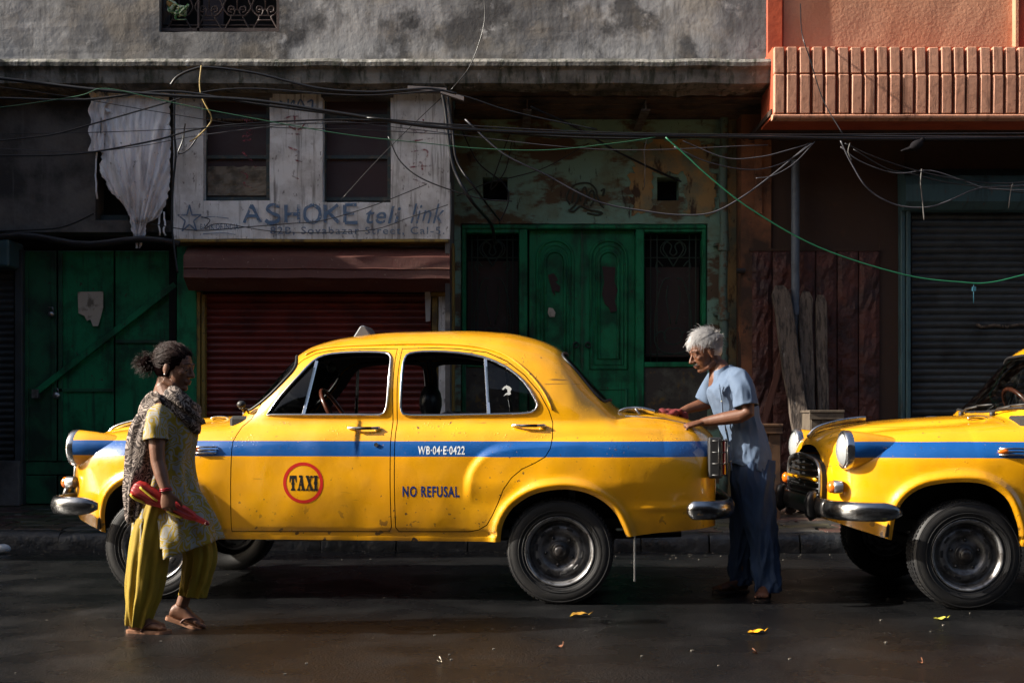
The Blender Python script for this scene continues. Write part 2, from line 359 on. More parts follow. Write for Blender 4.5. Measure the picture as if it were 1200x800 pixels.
def build_shell():
    zx = lambda poly, step=.025: [(a, float(b)) for (a, _), b in zip(resample(poly, step), inv(*np.array(resample(poly, step)).T))]
    G = .0028
    polys = {'win_f': zx(WIN_F), 'win_r': zx(WIN_R)}
    for nm, P in (('door_f', DOOR_F), ('door_r', DOOR_R)):
        polys[nm+'_o'] = zx(offset_poly(P, G)); polys[nm+'_i'] = zx(offset_poly(P, -G))
    polys['arch_r'] = zx(REAR_ARCH + [(REAR_ARCH[-1][0], .2), (REAR_ARCH[0][0], .2)])
    polys['arch_f'] = zx(FRONT_ARCH + [(FRONT_ARCH[-1][0], .2), (FRONT_ARCH[0][0], .2)])
    V90 = math.pi/2*.75; T = lambda d: R(d)*.75
    # windscreen, rear window, bonnet, boot in (x, v)
    ws = crm2([(-.835,T(91)),(-.835,T(75)),(-.82,T(58)),(-.79,T(44)),(-.735,T(34)),(-.68,T(34)),(-.58,T(38)),(-.49,T(44)),(-.445,T(49)),(-.455,T(55)),(-.50,T(66)),(-.53,T(78)),(-.535,T(91))], 3)
    polys['ws'] = ws
    polys['rw'] = crm2([(1.235,T(91)),(1.225,T(75)),(1.22,T(68)),(1.235,T(63)),(1.28,T(59)),(1.36,T(53)),(1.43,T(46)),(1.475,T(43)),(1.50,T(48)),(1.515,T(64)),(1.52,T(91))], 3)
    bon = crm2([(-1.888,T(91)),(-1.883,T(72)),(-1.83,T(58)),(-1.70,T(48)),(-1.5,T(41.5)),(-1.2,T(36)),(-.95,T(31)),(-.885,T(32)),(-.88,T(45)),(-.90,T(70)),(-.905,T(91))], 3)
    boot = crm2([(1.60,T(91)),(1.59,T(60)),(1.58,T(42)),(1.62,T(35)),(1.8,T(32)),(2.0,T(28)),(2.11,T(20)),(2.15,T(6)),(2.165,T(0)-.08),(2.174,T(91))], 3)
    polys['bonnet_o'] = bon
    polys['bonnet_i'] = offset_poly(bon, -.004)
    polys['boot_o'] = boot[:-4] + boot[-4:]
    xs = sorted(set([round(X0+d, 4) for d in (0, .0015, .004, .008, .014, .022, .032, .045, .06)] + [round(X1-d, 4) for d in (0, .0015, .004, .008, .014, .022, .032, .045)] + [round(a, 4) for a in np.arange(X0+.08, X1-.06, .022)]))
    vs = np.arange(-.36, V90, .022)
    pts = []
    for i, x in enumerate(xs):
        vb = float(zbot(x))-Z0
        for v in vs:
            if v > vb+.006 and v < V90-.01: pts.append((x, float(v)))
    fine = [(x, v) for x in np.arange(X0+.1, X1-.1, .012) for v in np.arange(-.36, .3, .012)]
    fa = np.array(fine); zz = Z0+np.maximum(fa[:, 1], 0)*1.25+np.minimum(fa[:, 1], 0)
    dd = np.minimum(np.minimum(seg_dist(fa[:, 0], zz, REAR_ARCH), seg_dist(fa[:, 0], zz, FRONT_ARCH)), seg_dist(fa[:, 0], zz, HAUNCH))
    ok = (dd < .08) & (fa[:, 1] > zbot(fa[:, 0])-Z0+.008)
    pts += [tuple(p) for p in fa[ok]]
    pa = np.array(pts); lines = {k: P for k, P in polys.items()}
    far = np.ones(len(pa), bool)
    for P in lines.values(): far &= seg_dist(pa[:, 0], pa[:, 1], P+[P[0]]) > .005
    pa = pa[far]
    # outer boundary
    bnd = [(x, float(zbot(x))-Z0) for x in xs] + [(xs[-1], v) for v in vs if v > float(zbot(xs[-1]))-Z0+.01] + [(x, V90) for x in reversed(xs)] + [(xs[0], v) for v in reversed(vs) if v > float(zbot(xs[0]))-Z0+.01]
    co = [Vector(p) for p in pa.tolist()]; ed = []
    def addp(P):
        b = len(co); co.extend(Vector((p[0], p[1])) for p in P); ed.extend((b+i, b+(i+1) % len(P)) for i in range(len(P)))
    addp(bnd)
    for P in lines.values(): addp(P)
    for (pa_, pb_) in VENTS:
        a = np.array(pa_); b_ = np.array(pb_); Q = [a+(b_-a)*k/12 for k in range(13)]; vv = inv(np.array([q[0] for q in Q]), np.array([q[1] for q in Q]))
        b0 = len(co); co.extend(Vector((q[0], float(v_))) for q, v_ in zip(Q, vv)); ed.extend((b0+i, b0+i+1) for i in range(12))
    ov, oe, of, *_ = delaunay_2d_cdt(co, ed, [], 0, 1e-5)
    V = np.array([(a.x, a.y) for a in ov]); Fc = np.array([tuple(f) for f in of]); cen = V[Fc].mean(1); cx, cv = cen.T
    I = lambda k: in_poly(cx, cv, polys[k])
    reg = np.full(len(Fc), 'body', dtype='U12')
    reg[I('bonnet_o')] = 'void'; reg[I('bonnet_i')] = 'bonnet'; reg[I('boot_o')] = 'boot'
    reg[I('door_f_o')] = 'void'; reg[I('door_f_i')] = 'door_f'; reg[I('door_r_o')] = 'void'; reg[I('door_r_i')] = 'door_r'
    reg[I('win_f')] = 'glass_f'; reg[I('win_r')] = 'glass_r'; reg[I('ws')] = 'ws'; reg[I('rw')] = 'rw'
    reg[I('arch_r')] = 'void'; reg[I('arch_f')] = 'void'
    reg[~in_poly(cx, cv, bnd)] = 'void'
    x, v = V[:, 0], np.minimum(V[:, 1], V90)
    P = surf(x, v); Nn = surf_n(x, v)
    mid = v > V90-1e-4; P[mid, 1] = 0; Nn[mid, 1] = 0; Nn /= np.maximum(np.linalg.norm(Nn, axis=1, keepdims=True), 1e-9)
    return P, Nn, Fc, reg, cen
def part_mesh(name, keys, sides=(-1, 1), depth=.022, inward=0, lip=True, extra=None, shell=None):
    P, Nn, Fc, reg, cen = shell
    sel = np.isin(reg, keys)
    if extra is not None: sel &= extra(cen, P[Fc].mean(1))
    F0 = Fc[sel]
    if not len(F0): return None
    used, invx = np.unique(F0, return_inverse=True); F0 = invx.reshape(F0.shape)
    p = P[used]-Nn[used]*inward; n = Nn[used]
    from collections import Counter
    cnt = Counter(); 
    for f in F0.tolist():
        for i in range(3): cnt[tuple(sorted((f[i], f[(i+1) % 3])))] += 1
    be = [e for e, c in cnt.items() if c == 1 and not (p[e[0], 1] < 1e-3 and p[e[1], 1] < 1e-3)] if lip else []
    vs, ns, fs = [], [], []
    for s in sides:
        b = len(vs); pp = p.copy(); nn = n.copy()
        if s < 0: pp[:, 1] *= -1; nn[:, 1] *= -1
        vs += pp.tolist(); ns += nn.tolist()
        # winding: make geometric normal agree with analytic one
        a = np.cross(pp[F0[:, 1]]-pp[F0[:, 0]], pp[F0[:, 2]]-pp[F0[:, 0]]); fl = (a*nn[F0[:, 0]]).sum(1) < 0
        G = F0.copy(); G[fl] = G[fl][:, ::-1]; fs += (G+b).tolist()
        for i, j in be:
            b2 = len(vs); A, B = pp[i], pp[j]; A2, B2 = A-nn[i]*depth, B-nn[j]*depth
            m = np.cross(B-A, nn[i]); m /= max(np.linalg.norm(m), 1e-9)
            vs += [A.tolist(), B.tolist(), B2.tolist(), A2.tolist()]; ns += [m.tolist()]*4; fs.append([b2, b2+1, b2+2, b2+3])
    me = bpy.data.meshes.new(name); me.from_pydata(vs, [], fs); me.update()
    me.polygons.foreach_set('use_smooth', [True]*len(me.polygons))
    me.normals_split_custom_set_from_vertices(ns)
    return me
def paint_mat():
    m = bpy.data.materials.new('yellow_taxi_paint'); m.use_nodes = True; N = m.node_tree.nodes; L = m.node_tree.links; b = N['Principled BSDF']
    tc = N.new('ShaderNodeTexCoord').outputs['Object']; wp = N.new('ShaderNodeNewGeometry').outputs['Position']
    sx = N.new('ShaderNodeSeparateXYZ'); L.new(tc, sx.inputs[0])
    def math_(op, a, bb, c=None):
        n = N.new('ShaderNodeMath'); n.operation = op
        for i, q in enumerate((a, bb, c)):
            if q is None: continue
            if hasattr(q, 'links'): L.new(q, n.inputs[i])
            else: n.inputs[i].default_value = q
        return n.outputs[0]
    def noise_(s, det=6, src=wp, lo=0, hi=1, amt=1, stretch=None):
        if stretch:
            mp = N.new('ShaderNodeVectorMath'); mp.operation = 'MULTIPLY'; mp.inputs[1].default_value = stretch; L.new(src, mp.inputs[0]); src = mp.outputs[0]
        t = N.new('ShaderNodeTexNoise'); t.inputs['Scale'].default_value = s; t.inputs['Detail'].default_value = det; L.new(src, t.inputs['Vector'])
        mr = N.new('ShaderNodeMapRange'); mr.inputs[1].default_value = lo; mr.inputs[2].default_value = hi; mr.inputs[4].default_value = amt; L.new(t.outputs['Fac'], mr.inputs[0]); return mr.outputs[0]
    def mix(f, a, c):
        x = N.new('ShaderNodeMix'); x.data_type = 'RGBA'
        if hasattr(f, 'links'): L.new(f, x.inputs[0])
        else: x.inputs[0].default_value = f
        if hasattr(a, 'links'): L.new(a, x.inputs[6])
        else: x.inputs[6].default_value = (*a, 1)
        x.inputs[7].default_value = (*c, 1); return x.outputs[2]
    zw = math_('MULTIPLY_ADD', noise_(3, 2), .006, sx.outputs['Z'])
    col = mix(noise_(2.2, 5, lo=.35, hi=.7), (.86, .405, .002), (.80, .35, .002))
    # grime and rusty wear low on the panels
    low = N.new('ShaderNodeMapRange'); L.new(sx.outputs['Z'], low.inputs[0]); low.inputs[1].default_value = .62; low.inputs[2].default_value = .38; low.inputs[4].default_value = 1
    g = math_('MULTIPLY', low.outputs[0], noise_(6, 8, lo=.42, hi=.62)); col = mix(math_('MULTIPLY', g, .45), col, (.22, .11, .025))
    # blue band
    s1 = math_('GREATER_THAN', zw, .886); s2 = math_('LESS_THAN', zw, .979); s3 = math_('GREATER_THAN', sx.outputs['X'], -1.855); s4 = math_('LESS_THAN', sx.outputs['X'], 2.165)
    st = math_('MULTIPLY', math_('MULTIPLY', s1, s2), math_('MULTIPLY', s3, s4))
    col = mix(math_('MULTIPLY', st, noise_(55, 8, lo=.24, hi=.3)), col, (.004, .085, .32))
    # scratches and chips down to primer
    sc1 = noise_(1.0, 3, lo=.705, hi=.72, stretch=(2.5, 2.5, 60)); col = mix(math_('MULTIPLY', math_('MULTIPLY', sc1, noise_(5, 3, lo=.5, hi=.56)), .75), col, (.10, .05, .02))
    chips = math_('MULTIPLY', noise_(40, 4, lo=.67, hi=.69), noise_(3, 3, lo=.45, hi=.6)); col = mix(chips, col, (.09, .05, .03))
    pl = math_('MULTIPLY', low.outputs[0], noise_(14, 5, lo=.645, hi=.66)); col = mix(pl, col, (.05, .03, .02))
    L.new(col, b.inputs['Base Color'])
    b.inputs['Roughness'].default_value = .34; b.inputs['Coat Weight'].default_value = 1.0; b.inputs['Coat Roughness'].default_value = .06
    L.new(math_('MULTIPLY_ADD', noise_(9, 7, lo=.3, hi=.7), .22, .26), b.inputs['Roughness'])
    def bump(h, st, d, prev=None):
        n = N.new('ShaderNodeBump'); n.inputs[0].default_value = st; n.inputs[1].default_value = d; L.new(h, n.inputs['Height'])
        if prev: L.new(prev, n.inputs['Normal'])
        return n.outputs[0]
    b1 = bump(noise_(1.9, 2), .8, .026); b2 = bump(noise_(9, 4), .5, .0035, b1); b3 = bump(noise_(160, 3), .25, .0006, b2)
    # standing rain drops, mostly on upward faces
    vo = N.new('ShaderNodeTexVoronoi'); vo.inputs['Scale'].default_value = 55; L.new(wp, vo.inputs['Vector'])
    dr = N.new('ShaderNodeMapRange'); L.new(vo.outputs['Distance'], dr.inputs[0]); dr.inputs[1].default_value = .28; dr.inputs[2].default_value = .05; dr.inputs[4].default_value = 1
    sn = N.new('ShaderNodeSeparateXYZ'); L.new(N['Geometry'].outputs['Normal'] if 'Geometry' in N else wp, sn.inputs[0])
    upm = N.new('ShaderNodeMapRange'); L.new(sn.outputs['Z'], upm.inputs[0]); upm.inputs[1].default_value = .0; upm.inputs[2].default_value = .6; upm.inputs[4].default_value = 1
    h = math_('MULTIPLY', math_('MULTIPLY', dr.outputs[0], noise_(6, 3, lo=.5, hi=.6)), upm.outputs[0])
    b4 = bump(h, .8, .003, b3); L.new(b4, b.inputs['Normal']); L.new(b3, b.inputs['Coat Normal'])
    return m
M = {}
M['paint'] = paint_mat()
M['chrome'] = mat('worn_chrome', (.62,.63,.64), .16, 1, layers=[(9,.5,.68,(.16,.13,.1),.75)], bump=[(25,.25,.002)], rvar=(7,.1,.4))
M['iron_dark'] = mat('dark_steel_wire', (.10,.10,.10), .4, .6)
M['trim'] = mat('bright_trim', (.72,.74,.76), .22, 1)
M['dull_chrome'] = mat('dull_metal', (.42,.42,.42), .32, .9, layers=[(12,.45,.65,(.1,.08,.07),.7)], bump=[(40,.3,.001)])
M['bumper'] = mat('scuffed_bumper', (.48,.49,.50), .24, 1, layers=[(6,.42,.58,(.07,.06,.055),.9,(.5,1,2.5)),(30,.55,.62,(.6,.6,.6),.6)], bump=[(14,.5,.004),(60,.2,.001)])
M['black'] = mat('black_rubber', (.012,.012,.013), .5)
M['black_metal'] = mat('black_enamel', (.015,.015,.016), .3, layers=[(12,.5,.65,(.05,.04,.035),.7)])
M['tyre'] = mat('tyre_rubber', (.008,.008,.009), .6, layers=[(8,.48,.7,(.022,.020,.018),.7)], bump=[(60,.3,.002)])
M['rim'] = mat('steel_rim', (.20,.20,.205), .36, .6, layers=[(10,.42,.6,(.03,.025,.022),.85),(26,.58,.66,(.22,.21,.2),.5)], bump=[(30,.3,.002)])
M['rim_lip'] = mat('rim_lip', (.34,.34,.345), .3, .7, layers=[(14,.48,.62,(.06,.05,.045),.85)], bump=[(30,.3,.002)])
M['interior'] = mat('dark_cabin_lining', (.014,.013,.013), .8, bump=[(80,.3,.002)])
M['vinyl'] = mat('dark_vinyl', (.010,.011,.016), .38, bump=[(20,.4,.006)])
M['glass'] = glass_mat('window_glass'); M['lens'] = mat('headlamp_lens', (.34,.36,.37), .15, 0, coat=1, bump=[(60,.5,.004,(1,1,.15))])
M['amber'] = mat('amber_lens', (.75,.16,.01), .15, coat=1); M['red_lens'] = mat('red_lens', (.35,.01,.01), .15, coat=1)
M['brown'] = mat('brown_bakelite', (.11,.03,.015), .25, coat=.5)
M['letter_blue'] = mat('blue_letter_paint', (.008,.03,.16), .4, alpha=(60,.25,.33)); M['letter_white'] = mat('white_letter_paint', (.75,.78,.8), .4, alpha=(60,.25,.33))
M['letter_red'] = mat('red_ring_paint', (.55,.015,.01), .4, alpha=(50,.26,.33)); M['letter_black'] = mat('black_letter_paint', (.008,.008,.01), .4)
M['sticker'] = mat('pale_sticker', (.45,.46,.45), .6, alpha=(40,.25,.35)); M['grey_sign'] = mat('grey_plastic', (.10,.11,.13), .4)
def wheel(root, x, y, side, name='wheel', lip='rim_lip', steer=0):
    h = bpy.data.objects.new(name, None); C.objects.link(h); h.parent = root; h.location = (x, y, .318); h.rotation_euler = (0, random.uniform(0, 3), steer)
    if 'tyre_me' not in M:
        t = MB(); t.lathe([(.206,.055),(.213,.066),(.235,.078),(.262,.084),(.290,.080),(.308,.070),(.3155,.056),(.318,.03),(.3185,0),(.318,-.03),(.3155,-.056),(.308,-.070),(.29,-.08),(.262,-.084),(.235,-.078),(.206,-.06)], n=72)
        me = t.mesh('tyre')
        g = MB()                                   # tread blocks and sidewall rings
        for k in range(72):
            a = 2*math.pi*k/72; c_, s_ = math.cos(a), math.sin(a)
            for yy, ww in ((-.045,.016),(-.015,.011),(.015,.011),(.045,.016)):
                da = .028; sk = .012*(1 if yy > 0 else -1)
                ring = []
                for rr in (.312, .3235 - (.004 if abs(yy) > .03 else 0)):
                    for aa, y_ in ((a-da, yy-ww), (a+da, yy-ww), (a+da+sk, yy+ww), (a-da+sk, yy+ww)): ring.append((rr*math.cos(aa), y_, rr*math.sin(aa)))
                g.add(ring, [(0,1,2,3),(4,5,6,7),(0,1,5,4),(1,2,6,5),(2,3,7,6),(3,0,4,7)])
        for rr in (.300, .245, .222): g.lathe([(rr-.003,-.0795 if rr > .29 else -.083),(rr,-.0855 if rr < .29 else -.081),(rr+.003,-.0795 if rr > .29 else -.083)], n=60)
        M['tyre_me'] = me; M['tread_me'] = g.mesh('tread')
        r = MB(); r.lathe([(.208,-.064),(.211,-.070),(.207,-.073),(.198,-.069),(.190,-.058),(.184,-.045)], n=56); M['lip_me'] = r.mesh('rim_lip')
        r = MB(); r.lathe([(.184,-.045),(.181,-.02),(.170,-.012),(.158,-.022),(.148,-.034),(.126,-.040),(.110,-.034),(.10,-.018),(.085,-.014),(.072,-.020),(.06,-.022)], n=56)
        for k in range(10): 
            a = 2*math.pi*(k+.5)/10; c_ = Vector((.138*math.cos(a), -.039, .138*math.sin(a))); ta = Vector((-math.sin(a), 0, math.cos(a))); ra = Vector((math.cos(a), 0, math.sin(a)))
        M['disc_me'] = r.mesh('rim')
        r = MB()
        for k in range(10):
            a = 2*math.pi*(k+.5)/10; ta = Vector((-math.sin(a), 0, math.cos(a))); ra = Vector((math.cos(a), 0, math.sin(a))); c_ = Vector((.140*math.cos(a), -.0385, .140*math.sin(a)))
            r.obox(c_, ta*.021, ra*.0075, Vector((0, .004, 0)))
        M['slot_me'] = r.mesh('rim_slot', bevel=.003)
        r = MB(); r.lathe([(.062,-.02),(.060,-.030),(.052,-.034),(.040,-.034),(.034,-.05),(.026,-.060),(.012,-.064),(.001,-.065)], n=28)
        for k in range(5):
            a = 2*math.pi*k/5; r.tube([(.085*math.cos(a), -.012, .085*math.sin(a)), (.085*math.cos(a), -.030, .085*math.sin(a))], .010, 6)
        M['hub_me'] = r.mesh('hub_cap')
    o = link_mesh('tyre', M['tyre_me'], M['tyre'], h); t2 = link_mesh('tread', M['tread_me'], M['tyre'], h); rm = link_mesh('rim', M['disc_me'], M['rim'], h)
    lp = link_mesh('rim_edge', M['lip_me'], M[lip], h); tag(link_mesh('rim_slot', M['slot_me'], M['black'], h), kind='stuff'); tag(t2, kind='stuff'); link_mesh('hub_cap', M['hub_me'], M['black_metal'], h)
    if side > 0: h.scale = (1, -1, 1)
    return h
def make_taxi():
    root = empty('taxi', (0, 0, 0))
    sh = build_shell(); PM = M['paint']
    def po(name, me, m=PM, parent=root): return link_mesh(name, me, m, parent)
    po('body', part_mesh('body', ['body'], shell=sh))
    po('bonnet', part_mesh('bonnet', ['bonnet'], shell=sh)); po('boot_lid', part_mesh('boot_lid', ['boot'], shell=sh))
    ws = po('windscreen', part_mesh('windscreen', ['ws'], inward=.008, lip=False, shell=sh), M['glass'])
    rw = po('rear_window', part_mesh('rear_window', ['rw'], inward=.008, lip=False, shell=sh), M['glass'])
    rw.visible_shadow = True
    # dark rubber seals round both screens
    P, Nn, Fc, reg, cen = sh
    def outline(key):
        from collections import Counter
        cnt = Counter(); F0 = Fc[reg == key]
        for f in F0.tolist():
            for i in range(3): cnt[tuple(sorted((f[i], f[(i+1) % 3])))] += 1
        adj = {}
        for (a, b), c in cnt.items():
            if c == 1 and not (P[a, 1] < 1e-3 and P[b, 1] < 1e-3): adj.setdefault(a, []).append(b); adj.setdefault(b, []).append(a)
        ends = [k for k, q in adj.items() if len(q) == 1]; st = ends[0] if ends else next(iter(adj)); path = [st]; prev = None
        while True:
            nx = [q for q in adj[path[-1]] if q != prev]
            if not nx or (len(path) > 2 and nx[0] == st): break
            prev = path[-1]; path.append(nx[0])
            if len(path) > 5000: break
        return [P[i] + Nn[i]*.003 for i in path], not ends
    for key, par, m_ in (('ws', ws, 'black'), ('rw', rw, 'black')):
        pts, cl = outline(key); mb = MB(); full = [Vector(p) for p in pts]
        mb.tube(full + [Vector((p.x, -p.y, p.z)) for p in reversed(full)], .009, 6, closed=True); mb.build('window_seal', M[m_], par, smooth=True)
    # cabin lining inside the greenhouse
    po('headlining', part_mesh('headlining', ['body'], inward=.03, lip=False, shell=sh, extra=lambda c, p: (p[:, 2] > 1.02) & (p[:, 0] > -.8) & (p[:, 0] < 1.55)), M['interior'])
    for s in (-1, 1):
        for key, wkey in (('door_f', 'glass_f'), ('door_r', 'glass_r')):
            d = po('door', part_mesh('door', [key], (s,), shell=sh))
            po('door_panel', part_mesh('door_panel', [key], (s,), inward=.035, lip=False, shell=sh), M['interior'], d)
            poly = WIN_F if key == 'door_f' else WIN_R
            tr = on_body(resample(poly, .03), .004)
            if s > 0: tr = [Vector((p.x, -p.y, p.z)) for p in tr]
            mb = MB(); mb.tube(tr, .0065, 6, closed=True); mb.build('window_trim', M['trim'], d, smooth=True)
            mb = MB(); mb.tube([p+Vector((0, .012*-s if s < 0 else -.012, 0)) for p in tr], .010, 5, closed=True); mb.build('window_rubber', M['black'], d, smooth=True)
            # quarter-light and its bar
            if key == 'door_f': a, b = VENTS[0]; vent = lambda c, p, a=a, b=b: (p[:, 0]-b[0])*(a[1]-b[1]) < (a[0]-b[0])*(p[:, 2]-b[1])
            else: a, b = VENTS[1]; a, b = a, b; vent = lambda c, p, a=a, b=b: (p[:, 0]-b[0])*(a[1]-b[1]) > (a[0]-b[0])*(p[:, 2]-b[1])
            po('quarter_glass', part_mesh('quarter_glass', [wkey], (s,), inward=.012, lip=False, shell=sh, extra=vent), M['glass'], d)
            if key == 'door_f': pass
            bar = on_body([c1(571, 486, .12), c1(564.4, 418.5, .12)] if key == 'door_r' else [c1(354, 486, .12), c1(362.6, 421, .12)], -.002)
            if s > 0: bar = [Vector((p.x, -p.y, p.z)) for p in bar]
            mb = MB(); t = (bar[1]-bar[0]).normalized(); mb.obox((bar[0]+bar[1])/2, (bar[1]-bar[0])/2, Vector((0, .008, 0)), t.cross(Vector((0, 1, 0)))*.011)
            mb.build('window_bar', M['trim'], d, bevel=.002)
            # handle
            hx, hz = c1(424, 501.5, .02) if key == 'door_f' else c1(618, 498.5, .02)
            p = on_body([(hx, hz)], 0)[0]; sg = -1 if s < 0 else 1; py = p.y if s < 0 else -p.y
            mb = MB(); mb.tube(crm([(hx-.085, py, hz), (hx-.08, py+sg*.022, hz), (hx-.03, py+sg*.034, hz-.001), (hx+.05, py+sg*.034, hz-.001), (hx+.10, py+sg*.026, hz)], 4), .008, 8, rb=.012)
            mb.ball((hx+.088, py+sg*.015, hz-.002), (.022, .022, .014)); mb.ball((hx-.087, py+sg*.006, hz), (.016, .012, .013))
            mb.build('handle', M['chrome'], d)
            mb = MB(); mb.tube([(hx-.045, py+sg*.043, hz), (hx+.055, py+sg*.043, hz)], .007, 6, rb=.010); mb.build('handle_grip', M['black'], d, smooth=True)
            if key == 'door_f':
                q = on_body([c1(440.5, 521, .0)], .002)[0]; mb = MB(); mb.tube([(q.x, q.y if s < 0 else -q.y, q.z), (q.x, (q.y-.008)*(1 if s < 0 else -1), q.z)], .013, 14); mb.build('lock_cylinder', M['chrome'], d, smooth=False)
            # opened pane edge at the sill
    # ---- lettering on the near doors
    doors = [o for o in root.children if o.name.split('.')[0] == 'door']
    def put(name, a, fs, m_, par, off=.0009):
        return link_mesh(name, (lambda me: (me.from_pydata([tuple(p) for p in on_body(a, off)], [], fs), me)[1])(bpy.data.meshes.new(name)), m_, par)
    cx, cz = c1(355, 565.5); n = 64; ro, ri = .125, .105
    a = [(cx+r_*math.cos(2*math.pi*i/n), cz+r_*math.sin(2*math.pi*i/n)) for r_ in (ro, ri) for i in range(n)]
    put('red_ring', a, [(i, (i+1) % n, (i+1) % n+n, i+n) for i in range(n)], M['letter_red'], doors[0])
    qs = {'T': [[(0,.78),(.62,.78),(.60,1),(.02,1)],[(0,.55),(.07,.55),(.13,.78),(0,.78)],[(.55,.55),(.62,.55),(.62,.78),(.49,.78)],[(.21,.14),(.41,.14),(.41,.78),(.21,.78)],[(.10,0),(.52,0),(.47,.14),(.15,.14)],[(.16,.42),(.21,.36),(.21,.56),(.16,.50)],[(.41,.36),(.46,.42),(.46,.50),(.41,.56)]],
          'A': [[(.10,.12),(.20,.12),(.40,.86),(.30,.86)],[(.40,.12),(.62,.12),(.46,1.02),(.27,1.02)],[(.22,.34),(.44,.34),(.43,.44),(.24,.44)],[(.0,0),(.28,0),(.26,.12),(.03,.12)],[(.36,0),(.72,0),(.68,.12),(.37,.12)],[(.18,.86),(.29,.86),(.28,1.02),(.16,1.02)]],
          'X': [[(.06,.88),(.27,.88),(.60,.12),(.39,.12)],[(.08,.12),(.18,.12),(.54,.88),(.44,.88)],[(0,.88),(.30,.88),(.29,1),(.02,1)],[(.38,.88),(.62,.88),(.60,1),(.40,1)],[(.02,0),(.26,0),(.24,.12),(.03,.12)],[(.34,0),(.66,0),(.64,.12),(.35,.12)]],
          'I': [[(.08,.12),(.28,.12),(.28,.88),(.08,.88)],[(0,.88),(.36,.88),(.34,1),(.02,1)],[(.0,0),(.36,0),(.34,.12),(.02,.12)],[(.03,.44),(.08,.38),(.08,.62),(.03,.56)],[(.28,.38),(.33,.44),(.33,.56),(.28,.62)]]}
    lx0, lz0 = c1(339, 574.5); lx1, lz1 = c1(372.5, 557); sc_ = (lx1-lx0)/2.46; off = .003; mbv, mbf = [], []; xx = 0; off = .0009
    for ch, wd in (('T', .66), ('A', .74), ('X', .68), ('I', .38)):
        for q in qs[ch]:
            b = len(mbv); mbv += [tuple(p) for p in on_body([(lx0+(xx+u)*sc_, lz0+w_*(lz1-lz0)) for u, w_ in q], off)]; mbf.append((b, b+1, b+2, b+3)); off += .00005
        xx += wd
    me = bpy.data.meshes.new('lettering'); me.from_pydata(mbv, [], mbf); link_mesh('lettering', me, M['letter_black'], doors[0])
    def words(s, px0, py0, px1, py1, m_, **k):
        x0, z0 = c1(px0, py1); x1, z1 = c1(px1, py0); a, fs = fit_text(s, x0, x1, z0, z1, **k); put('lettering', a, fs, m_, doors[1])
    words('WB·04·E·0422', 489.5, 522.5, 544.5, 532, M['letter_white'], bold=.02, spacing=1.1)
    words('NO REFUSAL', 471.5, 569.5, 538, 581.5, M['letter_blue'], bold=.025, spacing=1.15)
    # small torn sticker on the rear quarter glass: leaping-fish shape
    st = [(-.5,.1),(-.3,.35),(0,.5),(.35,.4),(.6,.15),(.45,-.1),(.5,-.4),(.3,-.5),(.1,-.42),(-.3,-.6),(-.1,-.35),(.15,-.2),(.1,.1),(-.15,.25),(-.3,.05)]
    cx, cz = c1(591, 457, .13); pts = [(cx+u*.055, cz+v_*.06) for u, v_ in st]
    me = bpy.data.meshes.new('sticker'); me.from_pydata([tuple(p) for p in on_body(pts, -.004)], [], [tuple(range(len(pts)))]); link_mesh('sticker', me, M['sticker'], doors[1])
    # ---- rain gutter over the doors
    g = on_body([c1(*p, .16) for p in [(346,414.5),(356,408.5),(370,405.5),(395,403.5),(430,402.5),(470,401.5),(520,402),(560,406.5),(590,417),(615,436),(634,459),(645,480)]], .004)
    for s in (-1, 1):
        mb = MB(); mb.tube(crm([Vector((p.x, p.y*(1 if s < 0 else -1), p.z)) for p in g], 4), .007, 6, rb=.006); mb.build('rain_gutter', PM, root, smooth=True)
    # ---- under-body, wheel housings, sills
    mb = MB(); mb.box(-1.40, 1.9, -.55, .55, .46, .50); mb.box(-.86, .92, -.74, .74, .40, .44); mb.box(-.9, -.80, -.72, .72, .44, 1.04); mb.box(1.28,1.32,-.7,.7,.44,1.05)
    mb.tube([(2.0,.35,.33),(1.2,.35,.30),(-.9,.3,.28)], .028, 8); mb.box(1.15,1.32,-.6,.6,.27,.36); mb.tube([(1.23,-.62,.318),(1.23,.62,.318)], .05, 10); mb.tube([(-1.23,-.62,.318),(-1.23,.62,.318)], .035, 8)
    for cx_ in (-1.26, 1.27):
        for s in (-1, 1):
            n = 20; o_ = [(cx_+.40*math.cos(math.pi*i/n), .42+.38*math.sin(math.pi*i/n)) for i in range(n+1)]
            i_ = [(cx_+.385*math.cos(math.pi*i/n), .42+.365*math.sin(math.pi*i/n)) for i in range(n, -1, -1)]
            mb.prism(o_+i_, s*.34, s*.755); mb.prism(o_, s*.33, s*.34)
    mb.build('underbody', M['black'], root)
    # ---- wheels
    for x, y, s, lp in ((-1.28, -.715, -1, 'rim_lip'), (1.228, -.715, -1, 'rim_lip'), (-1.28, .715, 1, 'rim'), (1.228, .715, 1, 'rim')): wheel(root, x, y, s, lip=lp)
    # ---- bumpers: chrome ends, dark middle, over-riders
    def bpath(xe, corner, s=1):
        return crm([(xe+s*(.36 if s > 0 else .27), -.865, .575), (xe+s*.20, -.868, .575), (xe+s*.11, -.835, .575), (xe+s*.045, -.75, .575), (xe+s*.012, -.6, .575), (xe, -.35, .575), (xe-s*0, 0, .575)], 5)
